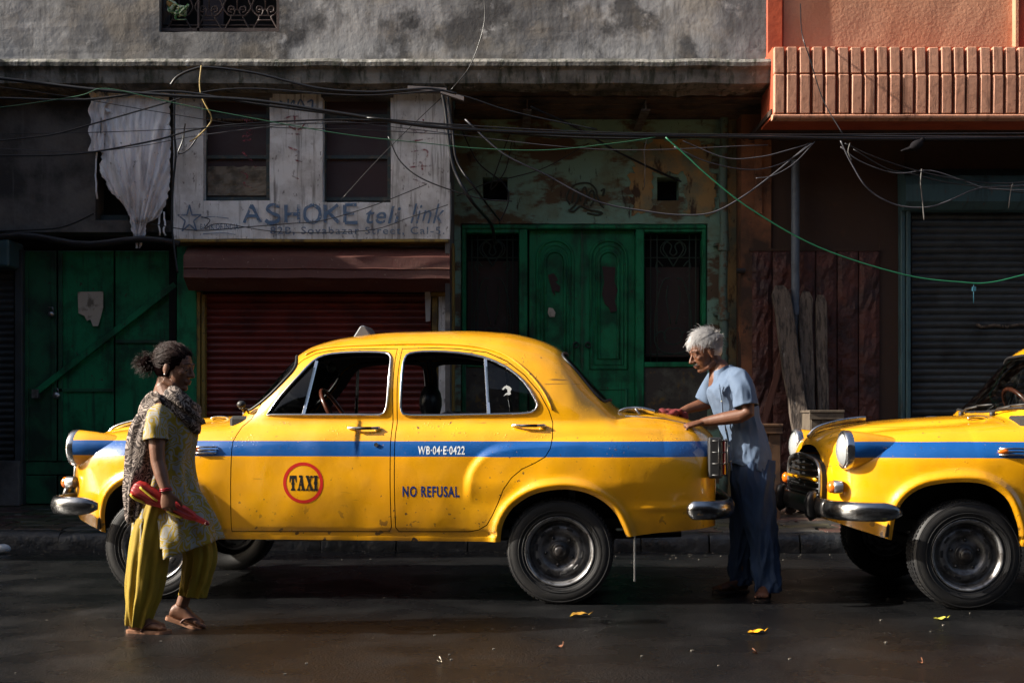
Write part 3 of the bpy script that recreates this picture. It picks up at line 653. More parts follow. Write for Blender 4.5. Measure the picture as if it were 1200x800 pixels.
    def bumper(xe, s):
        half = bpath(xe, 0, s); full = half + [Vector((p.x, -p.y, p.z)) for p in reversed(half[:-1])]
        prof = [(.0,-.056),(.022,-.052),(.036,-.028),(.041,0),(.036,.028),(.022,.052),(0,.056),(-.006,.04),(-.006,-.04)]
        rings = []
        for k, p in enumerate(full):
            a = full[max(k-1, 0)]; b = full[min(k+1, len(full)-1)]; t = (b-a).normalized(); o_ = t.cross(Vector((0, 0, 1)))
            if o_.dot(p-Vector((xe+s*.9, 0, p.z))) < 0: o_ = -o_
            e = min(1, (min(k, len(full)-1-k)+.4)/3)**.5
            rings.append([p+o_*u*e+Vector((0, 0, w_*e)) for u, w_ in prof])
        return rings
    for xe, s in ((-1.965, 1), (2.25, -1)):
        rg = bumper(xe, s); n = len(rg); k1 = int(n*.36)
        b_ = MB().loft(rg[:k1]).build('bumper', M['bumper'], root); MB().loft(rg[n-k1:]).build('bumper_end', M['bumper'], b_)
        MB().loft(rg[k1-1:n-k1+1]).build('bumper_bar', M['black_metal'] if s > 0 else M['bumper'], b_)
        for y in ((-.42, .42) if s > 0 else ()):
            mb = MB(); mb.tube([(xe-s*.035, y, .50), (xe-s*.055, y, .53), (xe-s*.06, y, .60), (xe-s*.045, y, .65), (xe-s*.02, y, .665)], [.02,.028,.03,.026,.012], 8, rb=[.03,.036,.036,.03,.012])
            mb.build('over_rider', M['black_metal'], b_)
        mb = MB(); 
        for y in (-.45, .45): mb.box(min(xe, xe+s*.2), max(xe, xe+s*.2), y-.02, y+.02, .55, .6)
        mb.build('bumper_bracket', M['black'], b_)
    # ---- headlights
    for s in (-1, 1):
        y = s*.615; z = .925; x = -1.872
        mb = MB(); mb.lathe([(.02,.52),(.055,.40),(.085,.26),(.105,.13),(.115,.04),(.112,.0)], (x, y, z), 'x', 32); hl = mb.build('headlight', PM, root)
        mb = MB(); mb.lathe([(.113,.045),(.117,.03),(.117,.006),(.113,-.006),(.105,-.011),(.098,-.009),(.095,.0)], (x, y, z), 'x', 36); mb.build('headlight_ring', M['chrome'], hl)
        mb = MB(); mb.lathe([(.097,-.004),(.085,-.018),(.06,-.030),(.03,-.037),(.001,-.039)], (x, y, z), 'x', 32); mb.build('headlight_lens', M['lens'], hl)
        y = s*.60; mb = MB(); mb.lathe([(.040,.05),(.040,.0),(.034,-.004)], (-1.927, y, .705), 'x', 20); il = mb.build('indicator', M['chrome'], root)
        mb = MB(); mb.lathe([(.037,0),(.036,-.02),(.022,-.034),(.001,-.038)], (-1.927, y, .705), 'x', 18); mb.build('indicator_lens', M['amber'], il)
    # ---- grille
    gx = -1.942; top = crm2([(-.42,.70),(-.415,.78),(-.38,.83),(-.28,.862),(0,.885),(.28,.862),(.38,.83),(.415,.78),(.42,.70)], 4)
    mb = MB(); poly = top+[(.41,.60),(-.41,.60)]; mb.prism(poly, gx-.004, gx+.06, 'yz'); gr = mb.build('grille', M['black'], root)
    fr = [(gx-.012-.02*(1-(a/.47)**2), a, b) for a, b in resample(poly, .05)]; mb = MB(); mb.tube(fr, .014, 8, closed=True, rb=.011); mb.build('grille_frame', M['dull_chrome'], gr, smooth=True)
    for k in range(7):
        z = .64+k*.037; hw = .40 if z < .79 else .40-(z-.79)*3.2
        if hw < .1: continue
        mb = MB(); mb.tube([(gx-.012-.02*(1-(a/.47)**2), a, z) for a in np.linspace(-hw, hw, 9)], .006, 6, rb=.010); mb.build('grille_bar', M['black_metal'], gr, smooth=True)
    mb = MB(); mb.tube([(gx-.026-.02*(1-(a/.47)**2), a, .735) for a in np.linspace(-.39, .39, 9)], .009, 6, rb=.018); mb.build('grille_band', PM, gr, smooth=True)
    mb = MB(); mb.tube(crm([(-1.93,0,.99),(-1.87,0,1.05),(-1.74,0,1.09),(-1.62,0,1.108),(-1.56,0,1.112)], 4), .020, 8, rb=.012); mb.build('bonnet_ornament', M['chrome'], root)
    # ---- side lamps on the front wings
    for s in (-1, 1):
        q = on_body([c1(238, 527)], 0)[0]; yy = q.y*(1 if s < 0 else -1); sg = -1 if s < 0 else 1; mb = MB()
        for dz in (-.018, 0, .018): mb.tube([(q.x-.075, yy+sg*.004, q.z+dz), (q.x-.02, yy+sg*.022, q.z+dz), (q.x+.06, yy+sg*.022, q.z+dz), (q.x+.085, yy+sg*.004, q.z+dz)], .006, 6)
        sl_ = mb.build('side_lamp', M['chrome'], root, smooth=True)
        mb = MB(); mb.ball((q.x-.05, yy+sg*.01, q.z), (.035, .016, .016)); mb.build('lamp_lens', M['amber'], sl_)
    # ---- tail lights with wire guards
    for s in (-1, 1):
        y0 = s*.66; x = 2.155; mb = MB(); mb.box(x-.04, x+.045, y0-.055, y0+.055, .755, 1.0); tl = mb.build('tail_light', M['black'], root, bevel=.01)
        mb = MB(); mb.box(x+.045, x+.062, y0-.045, y0+.045, .77, .985); mb.build('tail_lens', M['red_lens'], tl, bevel=.006)
        mb = MB()
        for k in range(4): z = .775+k*.068; mb.tube([(x-.02, y0-.065, z), (x+.07, y0-.065, z), (x+.08, y0, z), (x+.07, y0+.065, z), (x-.02, y0+.065, z)], .004, 5)
        for dy in (-.065, -.02, .02, .065): mb.tube([(x+.072, y0+dy, .765), (x+.072, y0+dy, .99)], .004, 5)
        mb.tube([(x+.02, y0-.065, .765), (x+.02, y0-.065, .99)], .004, 5)
        mb.build('lamp_guard', M['black_metal'], tl)
    # ---- boot handle, hinges, trim line, cowl nozzles, wipers, mirror
    def top_z(x, y):
        vv = np.linspace(0, math.pi/2*.75, 200); P_ = surf(np.full(200, x), vv); return float(np.interp(-abs(y), -P_[::1, 1], P_[:, 2]))
    for y in (-.40, .40):
        z = top_z(1.70, y); mb = MB(); mb.tube(crm([(1.58,y,z+.002),(1.63,y,z+.022),(1.72,y,z+.024),(1.80,y,z+.004)], 4), .012, 8, rb=.024); mb.tube([(1.68,y-.02,z+.03),(1.72,y-.02,z-.02)], .006, 6); mb.build('boot_hinge', M['chrome'], root, smooth=True)
        mb = MB(); z = top_z(-.99, y); mb.tube(crm([(-1.05,y,z+.004),(-1.02,y,z+.014),(-.96,y,z+.014),(-.93,y,z+.002)], 4), .005, 8, rb=.014); mb.build('cowl_vent', M['chrome'], root, smooth=True)
    q = on_body([(1.62, 1.125), (1.85, 1.11), (2.03, 1.07)], .003); mb = MB(); mb.tube(q, .005, 6); mb.build('trim_strip', M['dull_chrome'], root, smooth=True)
    for y in (-.30, .22):
        mb = MB(); b0 = Vector((-.86, y, top_z(-.87, y)+.012)); mb.tube([b0, b0+Vector((.005,-.06,.03)), b0+Vector((.03,-.20,.045))], .006, 6); mb.tube([b0+Vector((.02,-.04,.035)), b0+Vector((.035,-.20,.05)), b0+Vector((.075,-.34,.055))], .004, 5, rb=.009); mb.tube([b0-Vector((0,0,.02)), b0+Vector((0,0,.015))], .018, 8); mb.build('wiper', M['black'], root)
    q = on_body([c1(284, 484, .08)], 0)[0]; mb = MB(); mb.tube([q, q+Vector((-.01,-.02,.03)), q+Vector((-.03,-.035,.05))], .006, 6); mb.ball(q+Vector((-.035,-.035,.055)), (.03,.022,.024)); mb.tube([q+Vector((-.05,-.03,.03)), q+Vector((.015,-.03,.035))], .005, 5); mb.build('aerial_bracket', M['black'], root)
    # mud flap behind the rear wheel
    for s in (-1, 1):
        x = c1(744, 640)[0]; mb = MB(); mb.box(x-.006, x+.006, s*.66-.11, s*.66+.11, .14, .46); f = mb.build('mud_flap', M['dull_chrome'] if s < 0 else M['black'], root, bevel=.003)
    # ---- interior
    def seat(x, name, back_h, y0=-.62, y1=.62):
        mb = MB(); mb.box(x-.28, x+.20, y0, y1, .52, .80); s_ = mb.build(name, M['vinyl'], root, bevel=.05, smooth=True)
        mb = MB(); mb.prism([(x+.12, .72), (x+.26, .72), (x+.40, back_h-.04), (x+.37, back_h), (x+.31, back_h), (x+.27, back_h-.04)], y0, y1); mb.build('seat_back', M['vinyl'], s_, bevel=.03, smooth=True)
    seat(.18, 'front_seat', 1.16); seat(1.02, 'rear_seat', 1.15)
    for y in (.30,):
        mb = MB(); mb.ball((.34, -.12, 1.22), (.07, .19, .125)); mb.tube([(.36,-.12,1.05),(.36,-.12,1.2)], .02, 6); mb.build('headrest', M['vinyl'], root)
    mb = MB(); mb.prism([(-.84,.95),(-.5,.95),(-.46,1.08),(-.55,1.13),(-.84,1.13)], -.68, .68); mb.build('dashboard', M['interior'], root, bevel=.02)
    sw = bpy.data.objects.new('steering_wheel', None)
    cc = Vector((-.40, .33, 1.14)); ax = Vector((-.75, 0, -.45)).normalized(); e1 = Vector((0,1,0)); e2 = ax.cross(e1)
    mb = MB(); mb.tube([cc+(e1*math.cos(a)+e2*math.sin(a))*.20 for a in np.linspace(0, 2*math.pi, 32, endpoint=False)], .016, 8, closed=True)
    swo = mb.build('steering_wheel', M['brown'], root); mb = MB()
    for a in (0, 2.1, 4.2): mb.tube([cc+ax*.03, cc+(e1*math.cos(a)+e2*math.sin(a))*.20], .010, 6)
    mb.tube([cc-ax*.01, cc+ax*.5], .022, 8); mb.build('spoke', M['black'], swo)
    mb = MB(); mb.ball((-.36, 0, 1.46), (.02, .10, .035)); mb.tube([(-.36,0,1.48),(-.40,0,1.56)], .006, 5); mb.build('rear_view_mirror', M['black'], root)
    # ---- small roof sign on the far rail (a little wedge)
    x0 = (410-600)*8.0/F_PX-CX1; zr_ = 1.66; mb = MB(); mb.prism([(x0-.07, zr_-.01), (x0+.07, zr_-.01), (x0+.015, zr_+.075), (x0-.015, zr_+.075)], -.06, .17); mb.build('roof_sign', M['grey_sign'], root, bevel=.008)
    return root
taxi = make_taxi(); taxi.location = (CX1+.83*math.sin(YAW1), CD1+.83, 0); taxi.rotation_euler = (0, 0, -YAW1)
tag(taxi, 'yellow taxi with blue side stripe parked side-on, whole, with TAXI in a red ring', 'taxi', 'yellow taxis parked nose to tail')
taxi2 = copy_tree(taxi); taxi2.rotation_euler = (0, 0, 0)
D2 = F_PX/203; taxi2.location = ((1130-600)/203+1.232, D2+.83, 0)
tag(taxi2, 'second yellow taxi at the right edge, only its front end with headlights and grille showing')
for o in taxi2.children:
    if o.name.split('.')[0] == 'wheel' and o.location.x < 0: o.location.x += .085
for o in list(taxi2.children):
    if o.name.split('.')[0] in ('roof_sign',): bpy.data.objects.remove(o)
# papers behind the second taxi's windscreen
mb = MB(); mb.box(-.745,-.66,-.46,-.34,1.13,1.19); mb.build('dashboard_box', mat('card', (.35,.22,.15), .8), taxi2)
# ================================================================== THE STREET AND THE FACADES
M['road'] = mat('wet_asphalt', (.0055,.0058,.0064), .34, layers=[(75,.59,.65,(.034,.033,.032),.9),(28,.6,.66,(.016,.016,.016),.7),(1.1,.45,.65,(.0035,.0035,.004),.8),(.7,.5,.62,(.007,.0068,.0065),.5)], bump=[(75,.8,.010),(30,.4,.006),(2,.3,.012)], rvar=(2.2,.14,.46), spec=.38)
M['kerb'] = mat('wet_kerb_stone', (.015,.017,.019), .5, layers=[(7,.4,.65,(.018,.018,.018),.85),(3,.55,.7,(.10,.10,.095),.6)], bump=[(12,.8,.02),(60,.5,.005)], coords='world', rvar=(4,.25,.6))
M['gutter'] = mat('gutter_grit', (.035,.032,.028), .5, layers=[(30,.5,.6,(.10,.09,.07),.6)], bump=[(50,.8,.01)])
tilec = [(.085,.035,.028), (.07,.065,.03), (.05,.05,.048), (.075,.045,.03)]
TM = [mat('paving_tile_'+n, c, .5, layers=[(9,.4,.6,(.03,.027,.022),.85),(30,.5,.7,(.11,.09,.06),.4)], bump=[(20,.5,.006),(90,.4,.002)], coords='world', rvar=(3,.2,.6)) for n, c in zip(('red','olive','grey','brown'), tilec)]
M['render_grey'] = mat('old_grey_render', (.33,.325,.325), .88, layers=[(.7,.46,.55,(.15,.148,.15),.95),(1.4,.53,.60,(.06,.058,.06),.9),(3,.6,.7,(.55,.54,.54),.8),(1.4,.5,.6,(.26,.22,.17),.55),(6,.48,.68,(.06,.055,.05),.6,(3,1,.5))], bump=[(1.1,.7,.08),(5,.3,.012),(26,.35,.005),(110,.5,.003)])
M['ledge'] = mat('ledge_stone', (.21,.20,.18), .9, layers=[(3,.4,.6,(.06,.058,.05),.95),(7,.5,.62,(.03,.035,.022),.9,(2,1,.5)),(12,.6,.7,(.5,.5,.48),.6,(1,1,.25))], bump=[(6,.8,.04),(30,.6,.012)])
M['dark_wall'] = mat('sooty_wall', (.14,.128,.118), .85, layers=[(1.5,.42,.6,(.03,.028,.027),.9),(9,.58,.7,(.14,.13,.125),.6,(2.5,1,.15)),(5,.6,.72,(.12,.09,.06),.6)], bump=[(8,.7,.02),(40,.5,.006)])
M['sign_white'] = mat('limewashed_wall', (.78,.79,.80), .8, layers=[(3,.45,.62,(.48,.47,.46),.9),(8,.52,.66,(.15,.14,.13),.8,(3,1,.22)),(1.1,.56,.66,(.42,.41,.40),.7),(26,.6,.66,(.10,.09,.09),.8,(1,1,.5)),(2,.62,.7,(.20,.16,.12),.7)], bump=[(9,.5,.012),(60,.5,.004)])
M['green'] = mat('green_door_paint', (.008,.20,.080), .5, layers=[(3,.45,.62,(.004,.045,.02),.85),(14,.63,.69,(.05,.035,.03),.9),(40,.64,.68,(.02,.015,.012),.9),(5,.5,.66,(.012,.03,.02),.7,(3,1,.3))], bump=[(18,.4,.005),(70,.4,.002)], spec=.3)
M['green_d'] = mat('dark_green_paint', (.008,.11,.045), .5, layers=[(3,.42,.6,(.006,.02,.012),.9),(14,.62,.68,(.04,.03,.02),.9)], bump=[(18,.4,.005)])
M['green_scar'] = mat('bare_patch', (.035,.016,.014), .7, bump=[(30,.5,.004)])
M['teal_wall'] = mat('peeling_teal_wall', (.20,.35,.27), .8, layers=[(2.0,.50,.56,(.10,.055,.028),.95,(.7,1,1.7)),(7,.60,.66,(.03,.018,.012),.9,(1.6,1,.5)),(2.2,.5,.64,(.14,.11,.04),.6),(22,.64,.69,(.02,.014,.01),.9,(1.4,1,.5))], bump=[(5,.7,.02),(35,.5,.006)])
M['ochre_wall'] = mat('peeling_ochre_wall', (.38,.25,.10), .8, layers=[(2,.46,.58,(.14,.18,.13),.85),(6,.55,.64,(.045,.022,.012),.95,(1.5,1,.6)),(18,.62,.68,(.02,.013,.01),.9,(1.5,1,.5))], bump=[(5,.7,.02),(35,.5,.006)])
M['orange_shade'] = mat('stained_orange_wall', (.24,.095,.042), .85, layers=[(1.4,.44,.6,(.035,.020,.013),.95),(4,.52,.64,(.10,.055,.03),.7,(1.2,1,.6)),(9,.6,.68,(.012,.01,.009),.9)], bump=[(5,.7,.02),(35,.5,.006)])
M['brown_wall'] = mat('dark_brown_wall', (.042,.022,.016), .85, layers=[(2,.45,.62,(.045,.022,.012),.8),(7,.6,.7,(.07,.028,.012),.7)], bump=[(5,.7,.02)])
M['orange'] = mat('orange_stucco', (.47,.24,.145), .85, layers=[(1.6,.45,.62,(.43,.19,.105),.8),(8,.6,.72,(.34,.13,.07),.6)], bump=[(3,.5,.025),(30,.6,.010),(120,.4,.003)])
M['orange_deep'] = mat('deep_orange_paint', (.42,.075,.025), .75, layers=[(3,.45,.62,(.30,.05,.02),.8),(14,.62,.7,(.15,.03,.015),.7)], bump=[(12,.5,.01)])
M['tile'] = mat('orange_facing_tile', (.56,.28,.18), .7, layers=[(3,.42,.62,(.47,.22,.135),.8),(18,.56,.68,(.24,.09,.05),.8),(5,.52,.64,(.22,.10,.06),.8,(3,1,.35)),(40,.64,.7,(.6,.4,.3),.4)], bump=[(16,.5,.008),(90,.5,.002)], coords='world')
M['slat_red'] = mat('red_shutter_paint', (.19,.024,.016), .42, layers=[(3,.42,.62,(.075,.012,.009),.9),(12,.6,.7,(.035,.012,.01),.8,(1,1,3)),(1.2,.58,.68,(.03,.025,.018),.7)], bump=[(30,.3,.003)], coords='world')
M['slat_dark'] = mat('black_shutter_steel', (.042,.048,.052), .45, layers=[(3,.45,.65,(.014,.014,.014),.8),(9,.6,.7,(.055,.030,.018),.8,(1,1,2)),(60,.68,.7,(.2,.2,.2),.7)], bump=[(30,.3,.003)], coords='world')
M['drum_red'] = mat('rusty_red_hood', (.10,.032,.024), .6, layers=[(2.5,.45,.6,(.15,.07,.05),.8,(.4,1,2)),(9,.55,.66,(.10,.02,.014),.8),(30,.62,.68,(.28,.2,.16),.6)], bump=[(6,.5,.012),(40,.4,.004)])
M['yellow_post'] = mat('worn_yellow_post', (.26,.17,.03), .6, layers=[(7,.5,.62,(.06,.04,.02),.9,(1,1,.3)),(20,.6,.68,(.02,.02,.016),.9)], bump=[(20,.4,.004)])
M['teal_metal'] = mat('blue_green_steel', (.045,.10,.115), .55, layers=[(6,.5,.65,(.02,.04,.045),.9,(2,1,.3)),(16,.6,.68,(.11,.04,.02),.85,(2,1,.4))], bump=[(20,.4,.004)], coords='world')
M['window_dark'] = mat('old_maroon_board', (.040,.018,.020), .5, layers=[(3,.5,.65,(.05,.035,.035),.6)], bump=[(5,.4,.01)])
M['window_frame'] = mat('weathered_blue_frame', (.035,.055,.06), .6, layers=[(12,.5,.62,(.12,.10,.07),.7)], bump=[(30,.5,.004)], coords='world')
M['paper'] = mat('old_paper', (.52,.46,.37), .85, layers=[(9,.5,.62,(.12,.09,.06),.8)], bump=[(30,.4,.003)])
M['void'] = mat('dark_room', (.004,.004,.004), .95)
M['iron'] = mat('rusty_iron', (.055,.036,.032), .6, .2, layers=[(14,.5,.65,(.02,.015,.014),.8)], bump=[(40,.5,.003)])
M['iron_green'] = mat('dark_green_iron', (.010,.032,.02), .55, layers=[(14,.5,.65,(.03,.02,.012),.8)], bump=[(40,.5,.003)])
M['sheet'] = mat('rusty_sheet', (.035,.022,.018), .7, layers=[(4,.5,.62,(.05,.02,.012),.8),(12,.6,.7,(.07,.065,.06),.5)], bump=[(10,.5,.012)])
M['cable'] = mat('black_cable', (.012,.012,.014), .35); M['cable_grey'] = mat('grey_cable', (.055,.055,.065), .45); M['cable_green'] = mat('green_cable', (.015,.15,.07), .45); M['cable_green2'] = mat('dull_green_cable', (.02,.10,.05), .5); M['cable_white'] = mat('white_cable', (.08,.075,.07), .5)
M['wood'] = mat('weathered_wood', (.12,.092,.072), .85, layers=[(5,.48,.6,(.028,.02,.016),.9,(6,6,.5)),(9,.62,.7,(.32,.31,.29),.8,(3,3,.7))], bump=[(9,.9,.02,(5,5,.5)),(40,.5,.005)], coords='world')
M['wood2'] = mat('reddish_timber', (.10,.036,.022), .8, bump=[(9,.7,.01,(4,4,.6))], coords='world')
M['crate'] = mat('pale_crate_wood', (.11,.085,.06), .8, layers=[(7,.5,.65,(.06,.04,.03),.8)], bump=[(14,.6,.008)])
M['cloth_w'] = mat('torn_white_plastic', (.90,.90,.93), .5, layers=[(5,.5,.7,(.34,.33,.36),.8,(3,1,.6)),(22,.62,.70,(.22,.18,.15),.8)], bump=[(20,.5,.01,(3,1,.5))])
M['pipe_grey'] = mat('grey_blue_pipe', (.10,.125,.16), .5, layers=[(4,.5,.65,(.05,.06,.075),.8)], bump=[(20,.3,.003)]); M['pipe_old'] = mat('flaking_teal_pipe', (.10,.16,.13), .7, layers=[(9,.5,.6,(.10,.055,.025),.95),(20,.6,.66,(.02,.015,.01),.9)], bump=[(20,.7,.006)])
M['maroon_panel'] = mat('maroon_rough_panel', (.085,.022,.014), .6, layers=[(3,.45,.6,(.03,.010,.009),.9)], bump=[(9,1,.05),(30,.7,.015)])
M['sign_blue'] = mat('faded_blue_lettering', (.10,.18,.31), .75, alpha=(16,.30,.50,.92)); M['sign_blue2'] = mat('thin_blue_lettering', (.11,.17,.27), .75, alpha=(26,.28,.46,.9)); M['sign_red'] = mat('faded_red_scrawl', (.26,.05,.07), .8, alpha=(24,.42,.6,.75))
# --- ground
STREET = empty('tmp', (0, 0, 0)); bpy.data.objects.remove(STREET)
mb = MB(); mb.add([(-150,-150,0),(150,-150,0),(150,10.4,0),(-150,10.4,0)], [(0,1,2,3)]); tag(mb.build('road', M['road'], smooth=False), kind='structure')
mb = MB(); mb.add([(-150,10.2,-.02),(150,10.2,-.02),(150,60,-.02),(-150,60,-.02)], [(0,1,2,3)]); tag(mb.build('ground', M['gutter'], smooth=False), kind='structure')
kerbY = lambda x: 10.15-.035*x
mb = MB(); n = 60; 
vs = []
for i in range(n+1):
    x = -14+28*i/n; vs += [(x, kerbY(x)+.10, .138), (x, 15.2, .138), (x, kerbY(x)+.10, -.02)]
mb.add(vs, [(3*i, 3*i+3, 3*i+4, 3*i+1) for i in range(n)]+[(3*i, 3*i+2, 3*i+5, 3*i+3) for i in range(n)]); pav = tag(mb.build('pavement', M['gutter'], smooth=False), kind='structure')
ke = empty('kerb', (0, 0, 0)); tag(ke, kind='structure')
x = -9.0; kerb_meshes = []
while x < 9:
    L_ = random.uniform(.55, .85); mb = MB(); h = .155+random.uniform(-.008, .008); y = kerbY(x+L_/2)
    nx, nz_ = 7, 4; prof = [(.0,0),(.006,.05),(.010,.11),(.03,h-.012),(.06,h),(.13,h+.002),(.19,h-.002)]
    rings = []
    for i in range(nx+1):
        xx = x+.006+(L_-.012)*i/nx; e = .012 if i in (0, nx) else 0
        rings.append([Vector((xx, y+a+e*(b > .08)*.5+.010*nz((xx*5, b*9, x)), max(b-e*(b > .1), 0 if b == 0 else .01)+.010*nz((xx*4, a*8, x+3))*(b > .1))) for a, b in prof]+[Vector((xx, y+.19, -.01)), Vector((xx, y, -.01))])
    mb.loft(rings, smooth=False); o = mb.build('kerb_stone', M['kerb'], ke); smooth_by_angle(o.data, 35); x += L_
# wavy paving blocks, laid in courses
nx_, ny_ = 26, 8; tw, td = .44, .375; tmes = []
for var in range(4):
    w2, d2 = tw/2-.008, td/2-.008; k = .035
    poly = [(-w2,-d2),(-w2*.5,-d2-k+.01),(0,-d2),(w2*.5,-d2+k-.01),(w2,-d2),(w2-k,0),(w2,d2),(w2*.5,d2+k-.02),(0,d2),(-w2*.5,d2-k),(-w2,d2),(-w2-k+.012,0)]
    mb = MB(); mb.prism(poly, 0, .022, 'xy'); me = mb.mesh('paving_block', bevel=.006); me.materials.append(TM[var]); tmes.append(me)
for j in range(ny_):
    for i in range(nx_):
        x = -5.9+tw*(i+(.5 if j % 2 else 0)); y = kerbY(x)+.42+td*j
        o = link_mesh('paving_block', random.choice(tmes), None, pav); o.location = (x, y, .134+random.uniform(-.004, .004)); o.rotation_euler = (random.uniform(-.012, .012), random.uniform(-.012, .012), random.uniform(-.02, .02))
# --- facade helpers
def PX(px, Y): return (px-600)*Y/F_PX
def PZ(py, Y): return CAM_H+(HOR-py)*Y/F_PX
def fbox(name, px0, py0, px1, py1, Y, depth, m, parent=None, bevel=0):
    mb = MB(); mb.box(PX(px0, Y), PX(px1, Y), Y, Y+depth, PZ(py1, Y), PZ(py0, Y)); return mb.build(name, m, parent, bevel=bevel, smooth=False)
def wall(name, x0, x1, z0, z1, Y, depth, holes, m, parent, rough=0):
    """slab with rectangular openings (x0, x1, z0, z1) and reveals"""
    xs = sorted(set([x0, x1]+[h[i] for h in holes for i in (0, 1) if x0 < h[i] < x1])); zs = sorted(set([z0, z1]+[h[i] for h in holes for i in (2, 3) if z0 < h[i] < z1]))
    def solid(i, j):
        if i < 0 or j < 0 or i >= len(xs)-1 or j >= len(zs)-1: return False
        cx, cz = (xs[i]+xs[i+1])/2, (zs[j]+zs[j+1])/2
        return not any(h[0] < cx < h[1] and h[2] < cz < h[3] for h in holes)
    mb = MB()
    for i in range(len(xs)-1):
        for j in range(len(zs)-1):
            if not solid(i, j): continue
            a, b, c, d = xs[i], xs[i+1], zs[j], zs[j+1]
            mb.add([(a,Y,c),(b,Y,c),(b,Y,d),(a,Y,d)], [(0,1,2,3)]); mb.add([(a,Y+depth,c),(b,Y+depth,c),(b,Y+depth,d),(a,Y+depth,d)], [(3,2,1,0)])
            for (ok, q) in ((solid(i-1, j), ((a,c),(a,d))), (solid(i+1, j), ((b,d),(b,c))), (solid(i, j-1), ((b,c),(a,c))), (solid(i, j+1), ((a,d),(b,d)))):
                if not ok: (p, q_) = q; mb.add([(p[0],Y,p[1]),(q_[0],Y,q_[1]),(q_[0],Y+depth,q_[1]),(p[0],Y+depth,p[1])], [(0,1,2,3)])
    me = mb.mesh(name); bm = bmesh.new(); bm.from_mesh(me); bmesh.ops.remove_doubles(bm, verts=bm.verts, dist=1e-4)
    if rough:
        for _ in range(3):
            le = [e for e in bm.edges if e.calc_length() > .18]
            if not le: break
            bmesh.ops.subdivide_edges(bm, edges=le, cuts=1, use_grid_fill=True)
        for v in bm.verts:
            v.co.x += rough*nz(v.co, 3); v.co.z += rough*nz(v.co, 3, 5); v.co.y += rough*nz(v.co, 2.2, 9)
    bmesh.ops.recalc_face_normals(bm, faces=bm.faces); bm.to_mesh(me); bm.free()
    return link_mesh(name, me, m, parent)
def rect(px0, py0, px1, py1, Y): return (PX(px0, Y), PX(px1, Y), PZ(py1, Y), PZ(py0, Y))
def slats(parent, px0, px1, z_bot, z_top, Y, pitch, m, name='slat', prof=None):
    x0, x1 = PX(px0, Y), PX(px1, Y); n = int((z_top-z_bot)/pitch)
    pr = prof or [(0,0),(-.004,.08),(-.016,.25),(-.022,.45),(-.020,.62),(-.010,.80),(-.001,.86),(.004,.93),(.002,1.0),(.008,1.0),(.008,0)]
    mb = MB(); segs = 8; rings = []
    for i in range(segs+1): xx = x0+(x1-x0)*i/segs; rings.append([Vector((xx, Y+a, b*pitch*.99)) for a, b in pr])
    mb.loft(rings, smooth=True); me = mb.mesh(name); smooth_by_angle(me, 50)
    for k in range(n):
        o = link_mesh(name, me, m, parent); o.location = (random.uniform(-.002, .002), random.uniform(-.002, .002), z_bot+k*pitch); o.rotation_euler = (0, random.uniform(-.0008, .0008), 0)
# unseen house and balcony off to the left, added to shade the street front
nb = empty('unseen_shade_house', (-14, 13, 0)); tag(nb, kind='structure')
for q, nm in (((-9,7.4,-3.45,2.0,.14,5.6),'wall'),((-9,7.3,-3.95,-3.46,2.5,5.5),'balcony')): mb = MB(); mb.box(*q); mb.build(nm, M['dark_wall'], nb, smooth=False)
op = empty('unseen_house_row_opposite', (0, -7, 0)); tag(op, kind='structure')  # unseen row across the street, added to cut sky fill and darken reflections
wn = [(x, x+1.3, z, z+1.7) for x in np.arange(-39, 39, 3.1) for z in (1.0, 4.3, 7.2)]
wall('wall', -42, 42, 0, 10, -7, .4, wn, M['dark_wall'], op); mb = MB(); mb.box(-42, 42, -7.5, -7.45, 0, 10); mb.build('wall', M['void'], op, smooth=False)
for c_ in op.children: c_.matrix_parent_inverse = Matrix.Translation((0, 7, 0))
# ================================================== grey building
YU, YC, YS, YL, YD, YR = 13.0, 12.62, 12.95, 13.04, 13.4, 13.98
G1 = empty('grey_building', (0, 13, 0), 'old grey rendered building with green doors and a painted white sign wall', 'building'); 
def g(name, *a, **k): return a
GP = lambda o: (setattr(o, 'matrix_parent_inverse', Matrix.Translation((0, -13, 0))), o)[1]
def GB(*a, **k):
    o = fbox(*a, **k); 
    if o.parent is G1: GP(o)
    return o
win = rect(187, -60, 327, 37.5, YU); zc1 = PZ(80, YU); xr = PX(898, YU)
GP(wall('wall', -22, xr, zc1, 10.5, YU, .45, [win], M['render_grey'], G1, rough=.012))
# ledge: rounded moulding over a flat band, then the slab soffit
mb = MB(); z1, z2, z3 = PZ(71, YC), PZ(80, YC), PZ(97, YC); rings = []
for i in range(161):
    x = -22+(PX(903, YC)+22)*i/160; j_ = .010*nz((x*2.3, 1, 2)); e_ = .02*max(0, nz((x*3.1, 7, 2)))
    rings.append([Vector((x, a, b)) for a, b in [(YU+.02,z1+.05),(YC+.10,z1+.035+j_),(YC-.02,z1+.01+j_),(YC-.055,z1-.03+j_),(YC-.05,z2+.01+j_),(YC+.0,z2-.02+j_),(YC+.01,z2-.06),(YC+.02+e_,z3+j_*1.6),(YC+.10,z3-.03+j_*2),(YU+.30,z3-.02),(YU+.30,z1)]])
mb.loft(rings, smooth=False); o = mb.build('ledge', M['ledge'], G1); smooth_by_angle(o.data, 45); GP(o)
